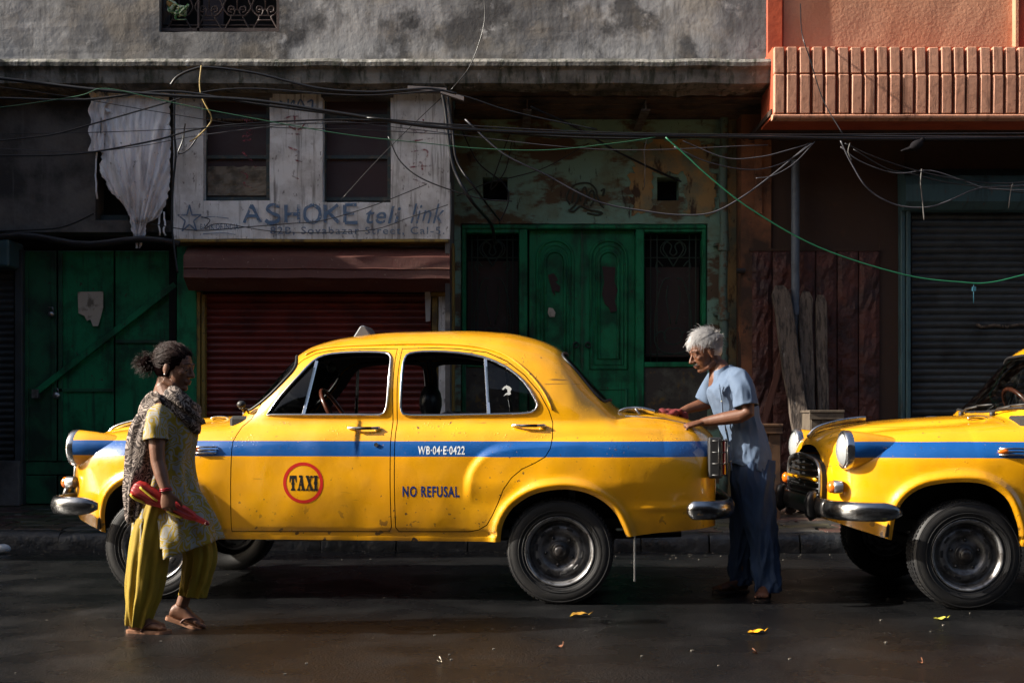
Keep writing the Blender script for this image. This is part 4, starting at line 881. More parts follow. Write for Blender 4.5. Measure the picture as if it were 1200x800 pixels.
# soffit slab over the entry, with two steel joist ends and boards
xs0 = PX(527, YS); zS = PZ(97, YC)-.03
o = GB('soffit', 531, 100, 903, 108, YC+.25, 1.35, mat('smoked_ceiling', (.10,.062,.038), .85, layers=[(3,.45,.6,(.018,.012,.01),.9)], bump=[(8,.8,.03)]), G1)
for k, px in enumerate((618, 757)):
    mb = MB(); Y0 = YC+.42; x = PX(px, Y0); zt = PZ(109, Y0+.0)+.0; zb_ = zt-.19
    mb.box(x-.045, x+.045, Y0, YR, zb_, zb_+.016); mb.box(x-.006, x+.006, Y0, YR, zb_+.016, zt-.004); mb.box(x-.045, x+.045, Y0+.02, YR, zt-.004, zt+.01)
    GP(mb.build('joist', mat('rusty_joist', (.16,.145,.13), .7, layers=[(9,.4,.6,(.07,.035,.02),.95)]) if k == 0 else bpy.data.materials['rusty_joist'], G1))
for k in range(4):
    mb = MB(); Y0 = 13.02+k*.23; z = PZ(108, YC+.25)-.018; mb.box(PX(533, Y0), PX(900, Y0), Y0, Y0+.19, z-.02, z+.012); GP(mb.build('ceiling_board', bpy.data.materials['smoked_ceiling'], G1, bevel=.006))
mb = MB(); x0 = PX(665, 12.9); rings = []          # broken plaster edge below the ledge
for i in range(25):
    x = x0+1.75*i/24; t = .05+.03*nz((x*6, 3, 1)); rings.append([Vector((x, 12.86, PZ(108, 12.86)+.05)), Vector((x, 12.86+.0, PZ(108, 12.86)+.05-t-.04*(i % 24 > 0))), Vector((x, 12.95, PZ(108, 12.86)+.04-t*.6)), Vector((x, 12.95, PZ(108, 12.86)+.05))])
mb.loft(rings, smooth=False); GP(mb.build('broken_plaster', M['ledge'], G1))
# left dark wall with its window
wl = rect(112, 97, 200, 258, YL); zbot_l = PZ(272, YL)
GP(wall('side_wall', -22, PX(203, YS), zbot_l, PZ(84, YL), YL, .30, [wl], M['dark_wall'], G1, rough=.008))
ww = GB('window', 110, 95, 202, 260, YL+.26, .04, M['void'], G1)
for a in ((112,97,117,258),(195,97,200,258),(112,97,200,101),(112,252,200,258),(150,97,153,258),(112,172,200,175)): fbox('window_frame', *a, YL+.17, .06, M['window_frame'], ww)
# sign wall
w1, w2 = rect(238, 112, 316, 235, YS), rect(378, 112, 458, 237, YS); zs0, zs1 = PZ(280, YS), PZ(93, YS)
GP(wall('sign_wall', PX(203, YS), PX(527, YS), zs0, zs1, YS, .34, [w1, w2], M['sign_white'], G1, rough=.006))
GP(MB().box(PX(203, YS)+.01, PX(527, YS)-.012, YS-.02, YS+.3, zs0-.035, zs0-.004).build('sign_sill', M['yellow_post'], G1, bevel=.004))
for k, (a, b) in enumerate(((238, 316), (378, 458))):
    wd = GB('window', a-2, 110, b+2, 238, YS+.27, .03, M['void'], G1)
    for q in ((a,112,a+4,235),(b-4,112,b,235),(a+4,112,b-4,116),(a+4,231,b-4,235),(a+4,134,b-4,140),(a+4,182,b-4,186)): fbox('frame', *q, YS+.13, .07, M['window_frame'], wd)
    for q, m_ in (((a+4,140,b-4,182), 'window_dark'), ((a+4,186,b-4,231), 'window_dark'), ((a+4,116,b-4,134), 'window_dark')): fbox('pane', *q, YS+.17, .012, M[m_], wd)
    o = GB('lintel', a-2, 106, b+3, 114, YS-.03, .2, M['dark_wall'], G1, bevel=.006)
    mb = MB()
    for i in range(22):
        u = i/21; x = PX(a+3+(b-a-6)*u, YS+.12); z = PZ(137, YS)+.014*nz((x*9, k, 0)); mb.ball((x, YS+.12, z), (.03, .02, .012+.01*random.random()), 6, 4)
    tag(mb.build('crumbling_putty', M['wood'], wd), kind='stuff')
# crumpled paper in the lower left pane
mb = MB(); n = 14; vs = []
for j in range(n+1):
    for i in range(n+1):
        x = PX(243+69*i/n, YS+.14); z = PZ(229-(34+3*nz((i*.6, 0, 3))+5*nz((i*.23, 2, 1)))*j/n, YS+.14); vs.append((x, YS+.150+.022*nz((x*11, z*11, 0))+.01*nz((x*30, z*30, 2)), z))
mb.add(vs, [(j*(n+1)+i, j*(n+1)+i+1, (j+1)*(n+1)+i+1, (j+1)*(n+1)+i) for j in range(n) for i in range(n)]); o = mb.build('crumpled_paper', mat('dirty_cream_paper', (.22,.19,.15), .85, layers=[(7,.45,.6,(.08,.07,.055),.8)]), None, smooth=False)
tag(o, 'crumpled cream paper stuffed behind the lower pane of the left sign-wall window', 'paper')
# --- lettering on the sign wall
sgn = []
def sign_text(s, x0, y1, x1, y0, m_, name='lettering', **k):
    a, fs = fit_text(s, PX(x0, YS), PX(x1, YS), PZ(y1, YS), PZ(y0, YS), **k); me = bpy.data.meshes.new(name)
    me.from_pydata([(p[0], YS-.016, p[1]) for p in a], [], fs); return GP(link_mesh(name, me, m_, G1))
def strokes(name, lines, m_, wd=.010, Y=None, parent=None):
    mb = MB(); Y = Y or YS-.016
    for k, ln in enumerate(lines):
        P = crm([(PX(a, Y), 0, PZ(b, Y)) for a, b in ln], 5); l_, r_ = [], []
        for i, p in enumerate(P):
            t = (P[min(i+1, len(P)-1)]-P[max(i-1, 0)]).normalized(); nn = Vector((-t.z, 0, t.x))*wd*(1+.4*nz((p.x*20, p.z*20, k))); l_.append(p+nn); r_.append(p-nn)
        m = len(P); yy = Y-.0006*(k % 6); mb.add([(p.x, yy, p.z) for p in l_+r_], [(i, i+1, i+1+m, i+m) for i in range(m-1)])
    o = mb.build(name, m_, parent or G1); 
    return GP(o) if (parent or G1) is G1 else o
BL = lambda q, x0: [[(x0+a, b) for a, b in l] for l in q]
# heavy block capitals drawn with a brush: A S H O K E
cap = {'A': [[(0,24),(9,3)],[(9,3),(19,24)],[(4,16),(15,16)]], 'S': [[(18,5),(8,3),(3,8),(9,13),(16,16),(15,22),(6,24),(1,21)]], 'H': [[(2,3),(2,24)],[(17,3),(17,24)],[(2,14),(17,14)]],
       'O': [[(10,3),(2,8),(2,19),(10,24),(18,19),(18,8),(10,3)]], 'K': [[(2,3),(2,24)],[(17,3),(3,14)],[(6,12),(18,24)]], 'E': [[(2,3),(2,24)],[(2,3),(16,3)],[(2,13),(13,13)],[(2,24),(17,24)]]}
xx = 286
for ch in 'ASHOKE': 
    strokes('lettering', [[(xx+a, 237+b) for a, b in l] for l in cap[ch]], M['sign_blue'], .018 if ch != 'A' else .016); xx += 23 if ch != 'A' else 24
sign_text('teli', 429, 262, 470, 242, M['sign_blue'], font_shear=.25, bold=.012, spacing=1.1); sign_text('link', 481, 262, 521, 239, M['sign_blue'], font_shear=.35, bold=.004, spacing=1.1)
sign_text('82B, Sovabazar Street, Cal-5.', 317, 274.5, 521, 266, M['sign_blue2'], bold=.012, spacing=1.2)
sign_text('BANK OF INDIA', 235, 269, 280, 262.5, M['sign_blue2'], bold=.014, spacing=1.05)
st = []
for k in range(10):
    a = math.pi/2+k*math.pi/5; r_ = 17 if k % 2 == 0 else 6; st.append((222+r_*math.cos(a)*.85, 257-r_*math.sin(a)))
strokes('painted_star', [[st[i], st[(i+1) % 10]] for i in range(10)], M['sign_blue2'], .008)
strokes('faded_scrawl', [[(236,255),(250,254),(268,256)],[(238,274),(262,273),(276,275)]], M['sign_blue2'], .004)
red = [[(284,140),(296,142),(290,150),(297,156),(284,160)],[(289,138),(290,165)],[(282,166),(296,163)],[(284,178),(296,190),(300,196)],[(281,200),(290,206),(286,216),(296,220)],
       [(330,140),(346,136),(358,142),(350,152),(338,148)],[(345,132),(346,160)],[(334,156),(352,158)],[(336,172),(350,178),(344,186),(354,190)],[(340,205),(350,210)],
       [(482,146),(500,144),(506,150),(494,156),(482,152)],[(496,140),(498,164)],[(480,166),(508,162)],[(482,178),(500,176),(498,188),(484,192)],[(480,196),(506,194)],[(494,190),(496,206)],[(484,210),(500,216)]]
strokes('faded_scrawl', red, M['sign_red'], .009)
tag(C.objects[-1], kind='stuff'); strokes('faded_scrawl', [[(328,118),(334,124)],[(338,116),(338,126),(344,118),(344,127)],[(348,126),(352,117),(357,126)],[(360,120),(366,118),(366,126)]], M['sign_blue'], .009)
mb = MB(); rings = []
for i in range(13):
    x = PX(425+78*i/12, YS-.12); rings.append([Vector((x, YS-.17, PZ(108+1.5*math.sin(i*2.1), YS)+.0)), Vector((x, YS-.02, PZ(104, YS)+.03)), Vector((x, YS-.02, PZ(104, YS)+.036)), Vector((x, YS-.172, PZ(107+1.5*math.sin(i*2.1), YS)+.006))])
mb.loft(rings, smooth=False); o = mb.build('torn_sheeting', mat('turquoise_sheeting', (.10,.30,.27), .6, layers=[(12,.5,.6,(.3,.36,.34),.7)]), G1); GP(o)
# --- upper window grille
YG = YU+.12
wu = GB('window', 186, -62, 328, 39, YU+.40, .03, M['void'], G1)
for q in ((187,-60,190,37),(231,-60,233.5,37),(324,-60,327,37),(190,33,324,37)): fbox('frame', *q, YG-.03, .05, M['iron'], wu)
def curl(pts, r=.011): return [(PX(a, YG), YG, PZ(b, YG)) for a, b in pts], r
def iron(lines, Y, r, m, par, name='grille_scroll'):
    for ln in lines:
        mb = MB(); mb.tube(crm([(PX(a, Y), Y+random.uniform(-.004, .004), PZ(b, Y)) for a, b in ln], 5), r, 6); mb.build(name, m, par)
for cx in (214-4, 245, 278, 311):
    for s in (-1, 1):
        iron([[(cx+s*3,14),(cx+s*4,9),(cx+s*9,8),(cx+s*10,13),(cx+s*6,15)], [(cx+s*5,-30),(cx+s*8,-10),(cx+s*14,2),(cx+s*16,10),(cx+s*11,17),(cx+s*7,20),(cx+s*9,25),(cx+s*13,32),(cx+s*15,37)]], YG, .010, M['iron'], wu)
    iron([[(cx,-60),(cx,12)],[(cx-8,18.5),(cx+8,18.5)],[(cx-9,24),(cx+9,24)],[(cx-8,11.5),(cx+8,11.5)],[(cx-2,12),(cx-4,18)],[(cx+2,12),(cx+4,18)]], YG, .008, M['iron'], wu, 'grille_bar')
iron([[(190,30),(324,30)]], YG+.015, .010, M['iron'], wu, 'grille_bar')
fbox('shutter_leaf', 238, -60, 262, 36, YU+.3, .03, mat('dull_purple_wood', (.045,.035,.045), .7), wu)
fo = [(196,6),(206,2),(213,8),(208,14),(200,16)]
mb = MB()
for k in range(7):
    x, z = 203+random.uniform(-6, 16), 12+random.uniform(-8, 10); mb.tube(crm([(PX(x+random.uniform(-9, 9), YG), YG-.05+random.uniform(-.03, .03), PZ(z+random.uniform(-9, 9), YG)) for _ in range(5)], 5), .016, 6, rb=.004)
o = mb.build('rag', mat('green_white_rag', (.42,.48,.34), .8, layers=[(26,.45,.55,(.03,.16,.03),1)])); tag(o, 'green and white rags tied to the upper window grille', 'rag')
mb = MB(); mb.ball((PX(201, YG), YG-.04, PZ(5, YG)), (.045, .03, .05)); o = mb.build('cloth_bundle', mat('ochre_bundle', (.35,.22,.08), .8, bump=[(30,.6,.01)])); tag(o, 'small ochre cloth bundle tucked in the upper window grille', 'cloth')
# --- lower left: green sheet doors, dark shutter, posts
zg = .14
shut = GB('shutter', -260, 296, 19, 592, YD+.12, .05, M['void'], G1)
slats(shut, -150, 17, zg+.45, PZ(310, YD), YD+.06, .072, M['slat_dark'])
GB('plinth', -260, 540, 22, 593, YD-.10, .35, M['dark_wall'], G1, bevel=.01); GB('door_post', 17, 292, 26, 592, YD-.04, .2, M['slat_dark'], G1, bevel=.006)
GB('shutter_box', -260, 280, 10, 312, YD-.32, .42, M['teal_metal'], G1, bevel=.02)
gd = GB('sheet_door', 25, 290, 207, 592, YD+.16, .03, M['void'], G1)
for a, b in ((27, 66), (68, 133), (135, 203)): 
    p = fbox('door_panel', a, 294, b, 540, YD+.06, .03, M['green_d'] if a == 27 else M['green'], gd, bevel=.005)
for q in ((27,541,203,556),(27,557,66,590),(68,557,133,590),(135,557,203,590)): fbox('door_panel', *q, YD+.065, .03, M['green_d'], gd, bevel=.005)
for q in ((27,296,33,540),(60,296,66,540),(68,296,73,540),(68,455,133,459),(135,398,203,402)): fbox('door_batten', *q, YD+.035, .02, M['green_d'], gd, bevel=.003)
mb = MB(); a, b = Vector((PX(38, YD), YD+.0, PZ(463, YD))), Vector((PX(206, YD), YD+.0, PZ(333, YD))); t = (b-a).normalized(); mb.obox((a+b)/2, (b-a)/2, (0,.02,0), t.cross(Vector((0,1,0)))*.035); mb.build('door_brace', M['green'], gd, bevel=.005)
for px, py, r_ in ((60,368,.04),(66,463,.045)):
    mb = MB(); x, z = PX(px, YD), PZ(py, YD); mb.ball((x, YD-.0, z), (r_, .03, r_*.9)); mb.tube([(x-.025, YD, z+.02), (x-.02, YD-.01, z+.075), (x+.02, YD-.01, z+.075), (x+.025, YD, z+.02)], .007, 6); o = mb.build('padlock', M['dull_chrome']); tag(o, 'round steel padlock on the green sheet door, ' + ('upper one beside the poster' if py < 400 else 'lower one by the brace end'), 'padlock')
GB('door_bracket', 37, 456, 45, 466, YD-.03, .05, M['dull_chrome'], G1)
GB('jamb', 207, 288, 230, 593, YD-.10, .3, M['green'], G1, bevel=.008); GB('jamb', 198, 288, 206, 593, YD-.02, .2, M['void'], G1)
for q in ((230,342,234.5,593),(236,345,240,593)): GB('yellow_post', *q, YD-.08, .12, M['yellow_post'], G1, bevel=.004)
# gloomy tarpaulin roll over the green doors
mb = MB(); mb.tube([(PX(-80+290*i/14, 12.9), 12.9+.02*math.sin(i), PZ(277+4*math.sin(i*.9)+i*.6, 12.9)) for i in range(15)], .028, 8, rb=.04); tag(mb.build('tarpaulin_roll', mat('dark_tarpaulin', (.018,.018,.022), .5, bump=[(12,.8,.02)])), 'dark rolled tarpaulin lying under the ledge above the green doors', 'tarpaulin')
# poster, no code on it
pts = [(91,342),(121,341.5),(121,360),(118,372),(115,382),(109,382),(106,374),(102,376),(99,370),(92,367)]
mb = MB(); mb.prism([(PX(a, YD+.03), PZ(b, YD+.03)) for a, b in pts], YD+.027, YD+.031); tag(mb.build('poster', M['paper'], smooth=False), 'torn cream paper notice pasted on the green sheet door', 'poster')
# red hood and red roller shutter
sh = GB('roller_shutter', 239, 342, 506, 592, YD+.06, .03, M['void'], G1)
slats(sh, 240, 505, zg+.02, PZ(338, YD), YD+.02, .0755, M['slat_red'])
Yh = YD-.50
hd = [(YD+.10, PZ(284, YD)), (Yh+.18, PZ(287, Yh)), (Yh, PZ(300, Yh)), (Yh-.004, PZ(313, Yh)), (Yh-.012, PZ(314, Yh)), (Yh+.004, PZ(315, Yh)), (Yh, PZ(325, Yh)), (Yh+.20, PZ(338, Yh)), (YD+.10, PZ(340, YD))]
mb = MB(); rings = []
for i in range(41):
    x = PX(215+312*i/40, Yh); s_ = .010*nz((x*2, 0, 4)); rings.append([Vector((x, y+s_, z+.008*nz((x*3, z*3, 8))-.012*(i/40))) for y, z in hd])
mb.loft(rings, smooth=False); o = mb.build('shutter_hood', M['drum_red'], G1); GP(o)
GB('hood_joint', 240, 298, 243, 326, Yh-.006, .03, M['drum_red'], G1)
for q, m_ in (((506,348,513,592), 'yellow_post'), ((514,345,525,592), 'sign_white')): GB('pillar_face', *q, YD-.12, .2, M[m_], G1, bevel=.006)
GB('pillar_cap', 505, 342, 526, 347, YD-.16, .2, M['yellow_post'], G1, bevel=.006)
mb = MB(); pts = [(498,342),(504,342),(505,350),(504,376),(499,377),(498,350)]; mb.prism([(PX(a, YD-.14), PZ(b, YD-.14)) for a, b in pts], YD-.142, YD-.138); tag(mb.build('paper_strip', mat('white_strip', (.4,.4,.4), .8), smooth=False), 'narrow white printed paper strip hanging at the right end of the red shutter', 'paper')
GB('yellow_post', 527, 285, 532, 592, YD-.02, .25, M['yellow_post'], G1, bevel=.006)
# inner side wall of the recess (left) and (right)
GP(MB().box(PX(527, YS)-.05, PX(527, YS)+.0, YS+.02, YR, zg, PZ(100, YS)).build('recess_side', M['dark_wall'], G1))
# recessed entry wall
ent = rect(540, 262, 829, 700, YR); v1 = rect(566, 208, 595, 235, YR); v2 = rect(770, 208, 796, 235, YR)
GP(wall('entry_wall', PX(520, YR), PX(846, YR), zg, PZ(95, YR), YR, .3, [(ent[0], ent[1], zg-.1, ent[3]), v1, v2], M['teal_wall'], G1, rough=.008))
GP(MB().box(v1[0]-.2, v2[1]+.2, YR+.26, YR+.28, v1[2]-.1, v1[3]+.1).build('vent_back', M['void'], G1))
oc = GP(wall('ochre_wall', PX(846, YR), PX(885, YR), zg, PZ(95, YR), YR-.02, .3, [], M['ochre_wall'], G1, rough=.008))
def ragged(x0, y0, x1, y1, amp=5, seed=1):
    out = []; c_ = [(x0,y0),(x1,y0),(x1,y1),(x0,y1)]
    for (a, b), (c2, d2) in zip(c_, c_[1:]+c_[:1]):
        k = max(3, int(math.hypot(c2-a, d2-b)/4))
        for i in range(k): t = i/k; px, py = a+(c2-a)*t, b+(d2-b)*t; out.append((px+amp*nz((px*.13, py*.13, seed))+amp*.5*nz((px*.4, py*.4, seed)), py+amp*nz((px*.13, py*.13, seed+5))))
    return out
for k, q in enumerate(((744,166,836,203),(804,202,838,252),(740,200,764,250))): mb = MB(); mb.prism([(PX(a, YR), PZ(b, YR)) for a, b in ragged(*q, 8, k+1)], YR-.016+.001*k, YR-.003-.001*k); GP(mb.build('ochre_patch', M['ochre_wall'], G1, smooth=False))
iron_relief = [[(668,240),(664,232),(668,222),(676,216),(690,215),(698,222),(700,230),(704,240),(708,244)],[(670,238),(672,228),(676,222),(678,230),(674,240),(668,246)],[(680,236),(682,224),(686,220),(688,230),(684,240)],[(690,236),(691,226),(695,224),(696,234),(692,242)],[(666,246),(672,248),(680,242),(690,246),(700,248),(706,250),(700,252),(688,250)],[(704,224),(708,222),(706,230)]]
for ln in iron_relief: 
    mb = MB(); mb.tube(crm([(PX(a, YR), YR-.012, PZ(b, YR)) for a, b in ln], 5), .011, 6); GP(mb.build('plaster_relief', mat('relief_plaster', (.05,.06,.045), .85) if 'relief_plaster' not in bpy.data.materials else bpy.data.materials['relief_plaster'], G1))
# door case
YE = YR+.05
dc = GB('door_case', 541, 263, 828, 268, YR-.02, .22, M['green'], G1, bevel=.01)
for q in ((541,268,546,593),(608,268,618,593),(745,268,755,593),(823,268,828,430)): fbox('door_post', *q, YR-.01, .18, M['green'], dc, bevel=.01)
for q in ((546,268,608,273),(755,268,823,272),(755,424,823,430),(546,424,608,430)): fbox('door_rail', *q, YR+.0, .15, M['green'], dc, bevel=.008)
GB('dado', 755, 430, 829, 593, YR+.02, .25, mat('mottled_dado', (.055,.045,.035), .8, layers=[(3,.5,.6,(.11,.11,.08),.8),(8,.58,.66,(.18,.11,.02),.7),(14,.6,.68,(.02,.014,.01),.9)], bump=[(8,.6,.012)]), G1)
GB('dado', 546, 430, 608, 593, YR+.02, .25, bpy.data.materials['mottled_dado'], G1)
dd = GB('double_door', 618, 268, 745, 593, YE+.09, .02, M['void'], G1)
def door_leaf(x0, x1, patch):
    xa, xb = PX(x0, YE), PX(x1, YE); top = PZ(270, YE); lf = fbox('door_leaf', x0, 270, x1, 592, YE+.03, .04, M['green'], dd, bevel=.004)
    cx = (x0+x1)/2
    def arch(w_, ytop, ybot, rr, yy):
        pts = [(cx-w_, ybot), (cx-w_, ytop+w_)] + [(cx+w_*math.cos(math.pi-math.pi*i/12), ytop+w_-w_*math.sin(math.pi*i/12)) for i in range(1, 12)] + [(cx+w_, ytop+w_), (cx+w_, ybot)]
        mb = MB(); mb.tube([(PX(a, YE), yy, PZ(b, YE)) for a, b in pts], rr, 6, closed=True); mb.build('door_moulding', M['green'], None); o = C.objects[-1]; o.parent = dd; return o
    for w_, yt, yb, rr in ((21,281,432,.020),(16.5,287,427,.012),(11.5,294,420,.022)): arch(w_, yt, yb, rr, YE+.03)
    mb = MB()
    q = [(cx-21, 448), (cx+21, 448), (cx+21, 462), (cx-21, 462)]
    q = [(cx-21, 456), (cx+21, 456), (cx+21, 590), (cx-21, 590)]; mb.tube([(PX(a, YE), YE+.03, PZ(b, YE)) for a, b in q], .016, 6, closed=True); o = mb.build('door_moulding', M['green'], dd)
    mb = MB(); mb.prism([(PX(a+random.uniform(-1.2, 1.2), YE), PZ(b, YE)) for a, b in patch], YE+.012, YE+.029); mb.build('bare_patch', M['green_scar'], dd)
door_leaf(620, 681, [(643,322),(648,320),(652,324),(655,328),(651,330),(656,336),(655,342),(650,340),(652,346),(647,342),(644,334)])
door_leaf(683, 744, [(705,312),(722,313),(721,330),(724,340),(721,352),(723,364),(716,366),(713,360),(708,356),(706,344),(708,330)])
for q in ((681,268,683.5,592),): fbox('door_seam', *q, YE+.012, .03, M['green_d'], dd)
mb = MB(); mb.prism([(PX(a, YE), PZ(b, YE)) for a, b in [(643,360),(648,361),(651,366),(650,371),(644,371),(642,366)]], YE+.020, YE+.029); tag(mb.build('paper_scrap', M['paper'], smooth=False), 'small pale paper scrap on the left leaf of the green double door', 'paper')
for px in (675, 689): mb = MB(); x, z = PX(px, YE), PZ(404, YE); mb.tube([(x+.03*math.cos(a), YE+.005, z+.03*math.sin(a)) for a in np.linspace(0, 6.28, 16, endpoint=False)], .008, 6, closed=True); mb.ball((x, YE+.01, z+.03), .014); mb.build('ring_handle', M['black_metal'], dd)
# side lights with scroll grilles and rusty sheets
for x0, x1 in ((546, 608), (755, 823)):
    sl_ = GB('side_light', x0, 268, x1, 430, YR+.22, .02, M['void'], G1)
    ys = 306 if x0 < 600 else 313
    fbox('rusty_sheet', x0+2, ys, x1-4 if x0 > 700 else x1-1, 418, YR+.16, .01, M['sheet'], sl_)
    cx = (x0+x1)/2; W_ = (x1-x0)/2; Yg = YR+.08
    L1 = [[(x0+W_*2*k/9, 273), (x0+W_*2*k/9, 424)] for k in (1, 2, 7, 8)]
    iron(L1, Yg, .007, M['iron_green'], sl_, 'grille_bar')
    iron([[(x0,281),(x1,281)],[(x0,302),(x1,302)],[(x0,415),(x1,415)]], Yg+.008, .007, M['iron_green'], sl_, 'grille_bar')
    for s in (-1, 1):
        iron([[(cx,312),(cx+s*6,302),(cx+s*12,292),(cx+s*8,284),(cx+s*2,288),(cx+s*4,296),(cx,300)],[(cx+s*12,312),(cx+s*18,306),(cx+s*20,314),(cx+s*15,320)],[(cx+s*22,400),(cx+s*20,360),(cx+s*12,330),(cx+s*4,326)],[(cx,415),(cx+s*16,410),(cx+s*22,396),(cx+s*14,388),(cx+s*8,396)],[(cx,404),(cx+s*9,400),(cx+s*10,390),(cx+s*5,384),(cx,386)],[(cx+s*3,380),(cx+s*8,350),(cx+s*6,335)]], Yg, .008, M['iron_green'], sl_)
    iron([[(cx+15*math.cos(a), 292+11*math.sin(a)) for a in np.linspace(0, 6.28, 12)]], Yg, .007, M['iron_green'], sl_)
# ================================================== orange building
YO, YB, YP = 13.7, 12.45, 13.0
G2 = empty('orange_building', (5, 13, 0), 'orange stucco building with a ribbed tile balcony over a closed dark shutter', 'building')
def G2P(o): o.matrix_parent_inverse = Matrix.Translation((-5, -13, 0)); return o
def OB(*a, **k): 
    o = fbox(*a, G2, **k); return G2P(o)
xl = PX(898, YP)
G2P(wall('upper_wall', xl+.19, PX(1190, YP), PZ(75, YP), 9.8, YP+.04, .4, [], M['orange'], G2, rough=.01))
G2P(MB().box(PX(897, YP)+.01, PX(917, YP), YP-.02, YP+.4, PZ(70, YP), 9.8).build('pilaster', M['orange_deep'], G2, bevel=.012)); G2P(MB().box(PX(1188, YP), PX(1191.5, YP), YP-.05, YP+.3, PZ(70, YP), 9.8).build('pilaster_edge', M['orange'], G2)); G2P(MB().box(PX(1192, YP), PX(1420, YP), YP-.02, YP+.4, PZ(70, YP), 9.8).build('pilaster', M['orange_deep'], G2, bevel=.012))
# balcony front: body, bottom rail, two courses of proud tiles
xb0, xb1 = PX(906, YB), PX(1500, YB); zt_, zm, zb_ = PZ(57, YB), PZ(88, YB), PZ(135, YB)
bal = OB('balcony', 906, 55, 1500, 136, YB+.03, .60, M['orange_deep'])
mb = MB(); rings = []
for i in range(30):
    x = xb0-.01+(xb1-xb0)*i/29; rings.append([Vector((x, a, b)) for a, b in [(YB+.05,zb_+.01),(YB-.03,zb_+.0),(YB-.045,zb_-.015),(YB-.04,zb_-.036),(YB+.0,zb_-.050),(YB+.06,zb_-.050),(YB+.06,zb_+.01)]])
mb.loft(rings, smooth=False); mb.build('balcony_rail', M['tile'], bal)
def tile_mesh(wd, z0, z1, slope):
    mb = MB(); mb.prism([(YB+.032, z0), (YB-.035, z0+.006), (YB-.035-slope, z1-.010), (YB-.025, z1), (YB+.032, z1)], 0, wd, 'yz'); return mb.mesh('tile', bevel=.008)
pitch = 15.05*YB/F_PX; wd = pitch*.77; me1 = tile_mesh(wd, zb_+.002, zm, .012); me2 = tile_mesh(wd, zm+.004, zt_+.01, -.01)
x = xb0+.005; k = 0
while x < xb1-.1:
    for me_, z_ in ((me1, 0), (me2, 0)):
        o = link_mesh('tile', me_, M['tile'], bal); o.location = (x+random.uniform(-.004, .004), random.uniform(-.004, .003), random.uniform(-.004, .004))
    x += pitch; k += 1
OB('balcony_floor', 903, 128, 1500, 134, YB+.06, 1.4, M['brown_wall'])
# shaded wall below
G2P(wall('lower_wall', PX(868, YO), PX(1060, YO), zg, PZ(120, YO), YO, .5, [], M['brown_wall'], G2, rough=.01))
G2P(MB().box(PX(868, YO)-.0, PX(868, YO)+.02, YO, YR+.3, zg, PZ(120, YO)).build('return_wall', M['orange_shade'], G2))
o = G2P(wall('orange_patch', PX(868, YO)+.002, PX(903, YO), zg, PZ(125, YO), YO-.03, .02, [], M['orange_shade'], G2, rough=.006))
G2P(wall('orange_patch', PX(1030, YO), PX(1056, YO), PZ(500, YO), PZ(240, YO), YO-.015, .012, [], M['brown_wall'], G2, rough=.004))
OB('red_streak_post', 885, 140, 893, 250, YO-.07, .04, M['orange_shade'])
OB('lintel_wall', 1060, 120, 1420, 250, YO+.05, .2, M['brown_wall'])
# maroon rusticated panels
px_ = [880, 904, 931, 955, 980, 1005, 1030]
for a, b in zip(px_[:-1], px_[1:]):
    n, m_ = 5, 26; vs = []; x0, x1, z0, z1 = PX(a+.7, YO), PX(b-.7, YO), zg+.02, PZ(294, YO)
    mb = MB()
    for j in range(m_+1):
        for i in range(n+1):
            x, z = x0+(x1-x0)*i/n, z0+(z1-z0)*j/m_; ed_ = i in (0, n) or j in (0, m_); vs.append((x, YO-.035-(0 if ed_ else .02+.022*nz((x*8, z*8, 1))+.022*nz((x*23, z*23, 4))), z))
    mb.add(vs, [(j*(n+1)+i, j*(n+1)+i+1, (j+1)*(n+1)+i+1, (j+1)*(n+1)+i) for j in range(m_) for i in range(n)]); mb.box(x0, x1, YO-.036, YO-.002, z0, z1); G2P(mb.build('rough_panel', M['maroon_panel'], G2, smooth=False))
OB('panel_frame', 878, 291, 1032, 294, YO-.05, .05, M['brown_wall'])
# shutter and its case
OB('shutter_jamb', 1056, 243, 1061, 593, YO-.12, .2, M['teal_metal'], bevel=.006); OB('shutter_jamb', 1062.5, 243, 1067.5, 593, YO-.14, .2, M['teal_metal'], bevel=.006)
cs = [(YO+.2, PZ(190, YO)), (YO-.25, PZ(207, YO-.2)), (YO-.30, PZ(216, YO-.3)), (YO-.30, PZ(236, YO-.3)), (YO-.2, PZ(246, YO-.2)), (YO+.2, PZ(250, YO))]
mb = MB(); mb.loft([[Vector((PX(1062, YO-.3)+(PX(1420, YO-.3)-PX(1062, YO-.3))*i/20, y+.008*nz((i, y*3, 2)), z)) for y, z in cs] for i in range(21)], smooth=False); G2P(mb.build('shutter_case', M['teal_metal'], G2))
s2 = OB('roller_shutter', 1067, 240, 1420, 592, YO+.02, .03, M['void'])
slats(s2, 1068, 1420, zg+.02, PZ(246, YO), YO-.03, .0765, M['slat_dark'])
mb = MB(); pts = [(1144,380),(1150,383),(1165,381),(1180,383),(1195,380),(1210,382)]; mb.tube([(PX(a, YO-.06), YO-.06, PZ(b, YO-.06)) for a, b in pts], .012, 6, rb=.02); G2P(mb.build('shutter_bar', M['wood'], G2))
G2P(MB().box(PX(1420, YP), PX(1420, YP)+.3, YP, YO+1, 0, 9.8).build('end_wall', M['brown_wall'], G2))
# back-fill behind everything so nothing shows through
G2P(MB().box(-23, 16, 15.3, 15.5, 0, 9.5).build('back_wall', M['void'], G2))
G2P(MB().box(PX(893, YR), PX(893, YR)+.0+.02, YP+.3, YO, PZ(120, YO), PZ(60, YP)).build('return_wall', M['brown_wall'], G2))
